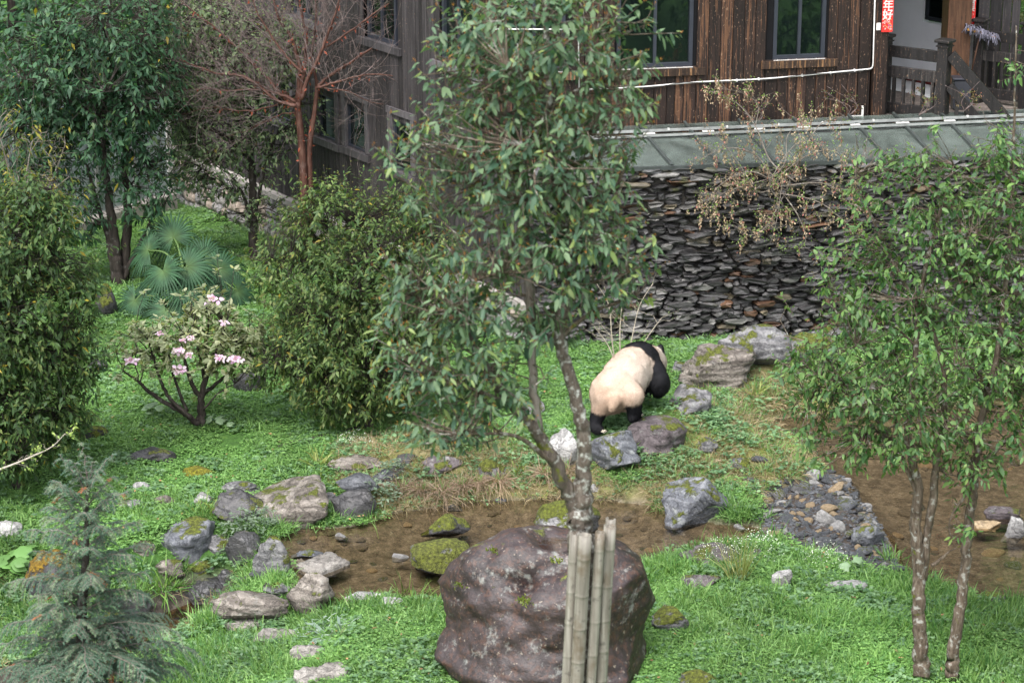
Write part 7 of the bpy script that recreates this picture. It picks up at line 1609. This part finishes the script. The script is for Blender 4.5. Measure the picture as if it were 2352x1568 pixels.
# trailing shrub with dry brown tassels over the glass roof and the wall top
Yt = 32.6; bt_ = at_y(1790, 470, Yt)
def TT(*p): return [(*at_y(x, y, Yt + dy), r) for x, y, dy, r in p]
arch = [TT((1830, 420, .1, .014), (1770, 370, .2, .012), (1735, 290, .5, .008), (1690, 235, .7, .006), (1630, 210, .7, .003)), TT((1735, 290, .5, .007), (1740, 240, .6, .005), (1700, 212, .6, .003), (1660, 205, .6, .002)), TT((1805, 440, .1, .012), (1830, 380, .2, .010), (1880, 290, .4, .007), (1940, 265, .4, .004)), TT((1760, 430, .1, .012), (1850, 360, .1, .010), (1920, 350, .0, .007), (1960, 420, -.2, .003)),
        TT((1810, 440, .1, .012), (1730, 395, .0, .010), (1660, 420, -.1, .006), (1620, 470, -.2, .003)), TT((1780, 430, .1, .012), (1740, 360, .2, .009), (1670, 340, .2, .006), (1600, 370, .1, .003)), TT((1805, 440, .1, .010), (1760, 520, -.1, .008), (1720, 540, -.2, .005), (1690, 520, -.25, .003)), TT((1795, 440, .1, .010), (1830, 490, -.1, .008), (1850, 540, -.2, .004), (1845, 570, -.2, .002)), TT((1760, 440, .1, .010), (1870, 460, -.1, .008), (1930, 500, -.2, .005), (1970, 540, -.2, .002)),
        TT((1730, 440, .1, .010), (1800, 380, .1, .008), (1810, 310, .3, .006), (1860, 270, .4, .003)), TT((1770, 410, .1, .010), (1700, 430, -.1, .008), (1650, 450, -.15, .004), (1630, 480, -.2, .002)), TT((1780, 430, .1, .010), (1880, 420, -.1, .008), (1930, 440, -.2, .005), (1990, 480, -.2, .002)), TT((1800, 470, .0, .010), (1770, 420, -.1, .008), (1830, 330, .0, .006), (1890, 330, -.1, .003)),
        TT((1780, 430, .1, .009), (1740, 440, -.1, .007), (1700, 380, .0, .006), (1640, 300, .2, .003)), TT((1795, 430, .1, .008), (1785, 500, -.15, .006), (1770, 560, -.2, .003))]
tra, E_ = twiggy('trailing_shrub', 'arching shrub with dry brown tassels sprawling over the glass roof', 'shrub', bt_, arch, 20, M_TWIG, 402, (.12, .42), (1900, .030, (.09, .17, .03), (.19, .30, .06)))
r = np.random.default_rng(403); P, D = [], []
for e in E_[r.random(len(E_)) < .62]:
    if e[2] > at_y(1790, 520, Yt)[2] or r.random() < .25:
        l = int(r.integers(5, 13))
        for k in range(l): P.append(e + np.array([r.normal() * .008, r.normal() * .008, -.014 * k])); D.append(unit(r.normal(size=3) + np.array([0, 0, -1.2])))
n_ = len(P); V, F, k = leaf_arrays(np.array(P) - bt_, np.array(D), r.normal(size=(n_, 3)), .036, .022, .1, LEAF2); cc = np.array([.27, .21, .14]) * r.uniform(.6, 1.3, (n_, 1)); cc[r.random(n_) < .12] = (.30, .12, .10)
tag(add('tassels', mesh_np('tassels', V, F, M_DRY, np.repeat(cc, k, 0)), tra), kind='stuff')
# low roses with reddish shoots along the foot of the plank wall
for i, (px, py, lb) in enumerate([(1940, 262, 'low rose shoots with reddish leaves beside the white bracket'), (1725, 285, 'low rose shoots at the foot of the plank wall left of the tasselled shrub'), (2110, 266, 'rose shoots below the left balustrade'), (2215, 255, 'rose shoots climbing through the stair handrail')]):
    q = at_plane(px, py, (HC[0], HC[1] - .0, 0), np.array([FN[0], FN[1], 0])); q[:2] += FN * .16
    if i > 1: q = at_y(px, py, 34.32)
    r = np.random.default_rng(420 + i); st_ = [[(*q, .006), (*(q + np.array([r.normal() * .12, r.normal() * .04, .16])), .004), (*(q + np.array([r.normal() * .25, r.normal() * .05, r.uniform(.25, .5)])), .002)] for _ in range(5 if i < 2 else 3)]
    twiggy('rose', lb, 'rose', q, st_, 4 if i < 2 else 2, M_TWIG_RED, 430 + i, (.06, .16), (110, .035, (.16, .045, .03), (.07, .15, .04)))
# leaves and twig reaching in at the left edge
Ye = 18.0; be = at_y(-40, 1085, Ye); 
twiggy('thin_branch', 'thin pale budding branch reaching in from the left edge', 'branch', be, [T(Ye, (-60, 1098, .010), (20, 1070, .008), (80, 1045, .006), (120, 1025, .004), (150, 995, .002))], 12, mat_flat('pale_branch', (.36, .32, .27), .8, .2, .2, 20), 440, (.04, .12), (90, .03, (.14, .22, .05), (.24, .30, .08)), .002)
bf = ground_at(700, 1020); m = MB(); P = smooth_path(np.array([ground_at(x, y) + (0, 0, .03) for x, y in ((640, 1030), (700, 1016), (770, 1002), (835, 985))]), 5); m.tube(P - bf, np.linspace(.018, .035, len(P)), 7); o = m.build('fallen_branch', M_BARK_DARK, None, True); o.location = bf; tag(o, 'dark fallen branch on the grass in front of the rounded bush', 'branch')
# scattered fallen leaves and petals
n_ = 420; r = np.random.default_rng(450); q = np.where(ok & (typ == 0) & (P3[:, 1] < 31))[0]; q = r.choice(q, n_, replace=False); V, F, k = leaf_arrays(P3[q] + np.array([0, 0, .065]), unit(r.normal(size=(n_, 3)) * [1, 1, .2]), unit(r.normal(size=(n_, 3)) * .3 + [0, 0, 1]), r.uniform(.03, .07, n_), .025, .1, LEAF4)
tag(add('fallen_leaves', mesh_np('fallen_leaves', V, F, M_DRY, np.repeat(np.array([.26, .15, .08]) * r.uniform(.5, 1.5, (n_, 1)), k, 0))), kind='stuff')
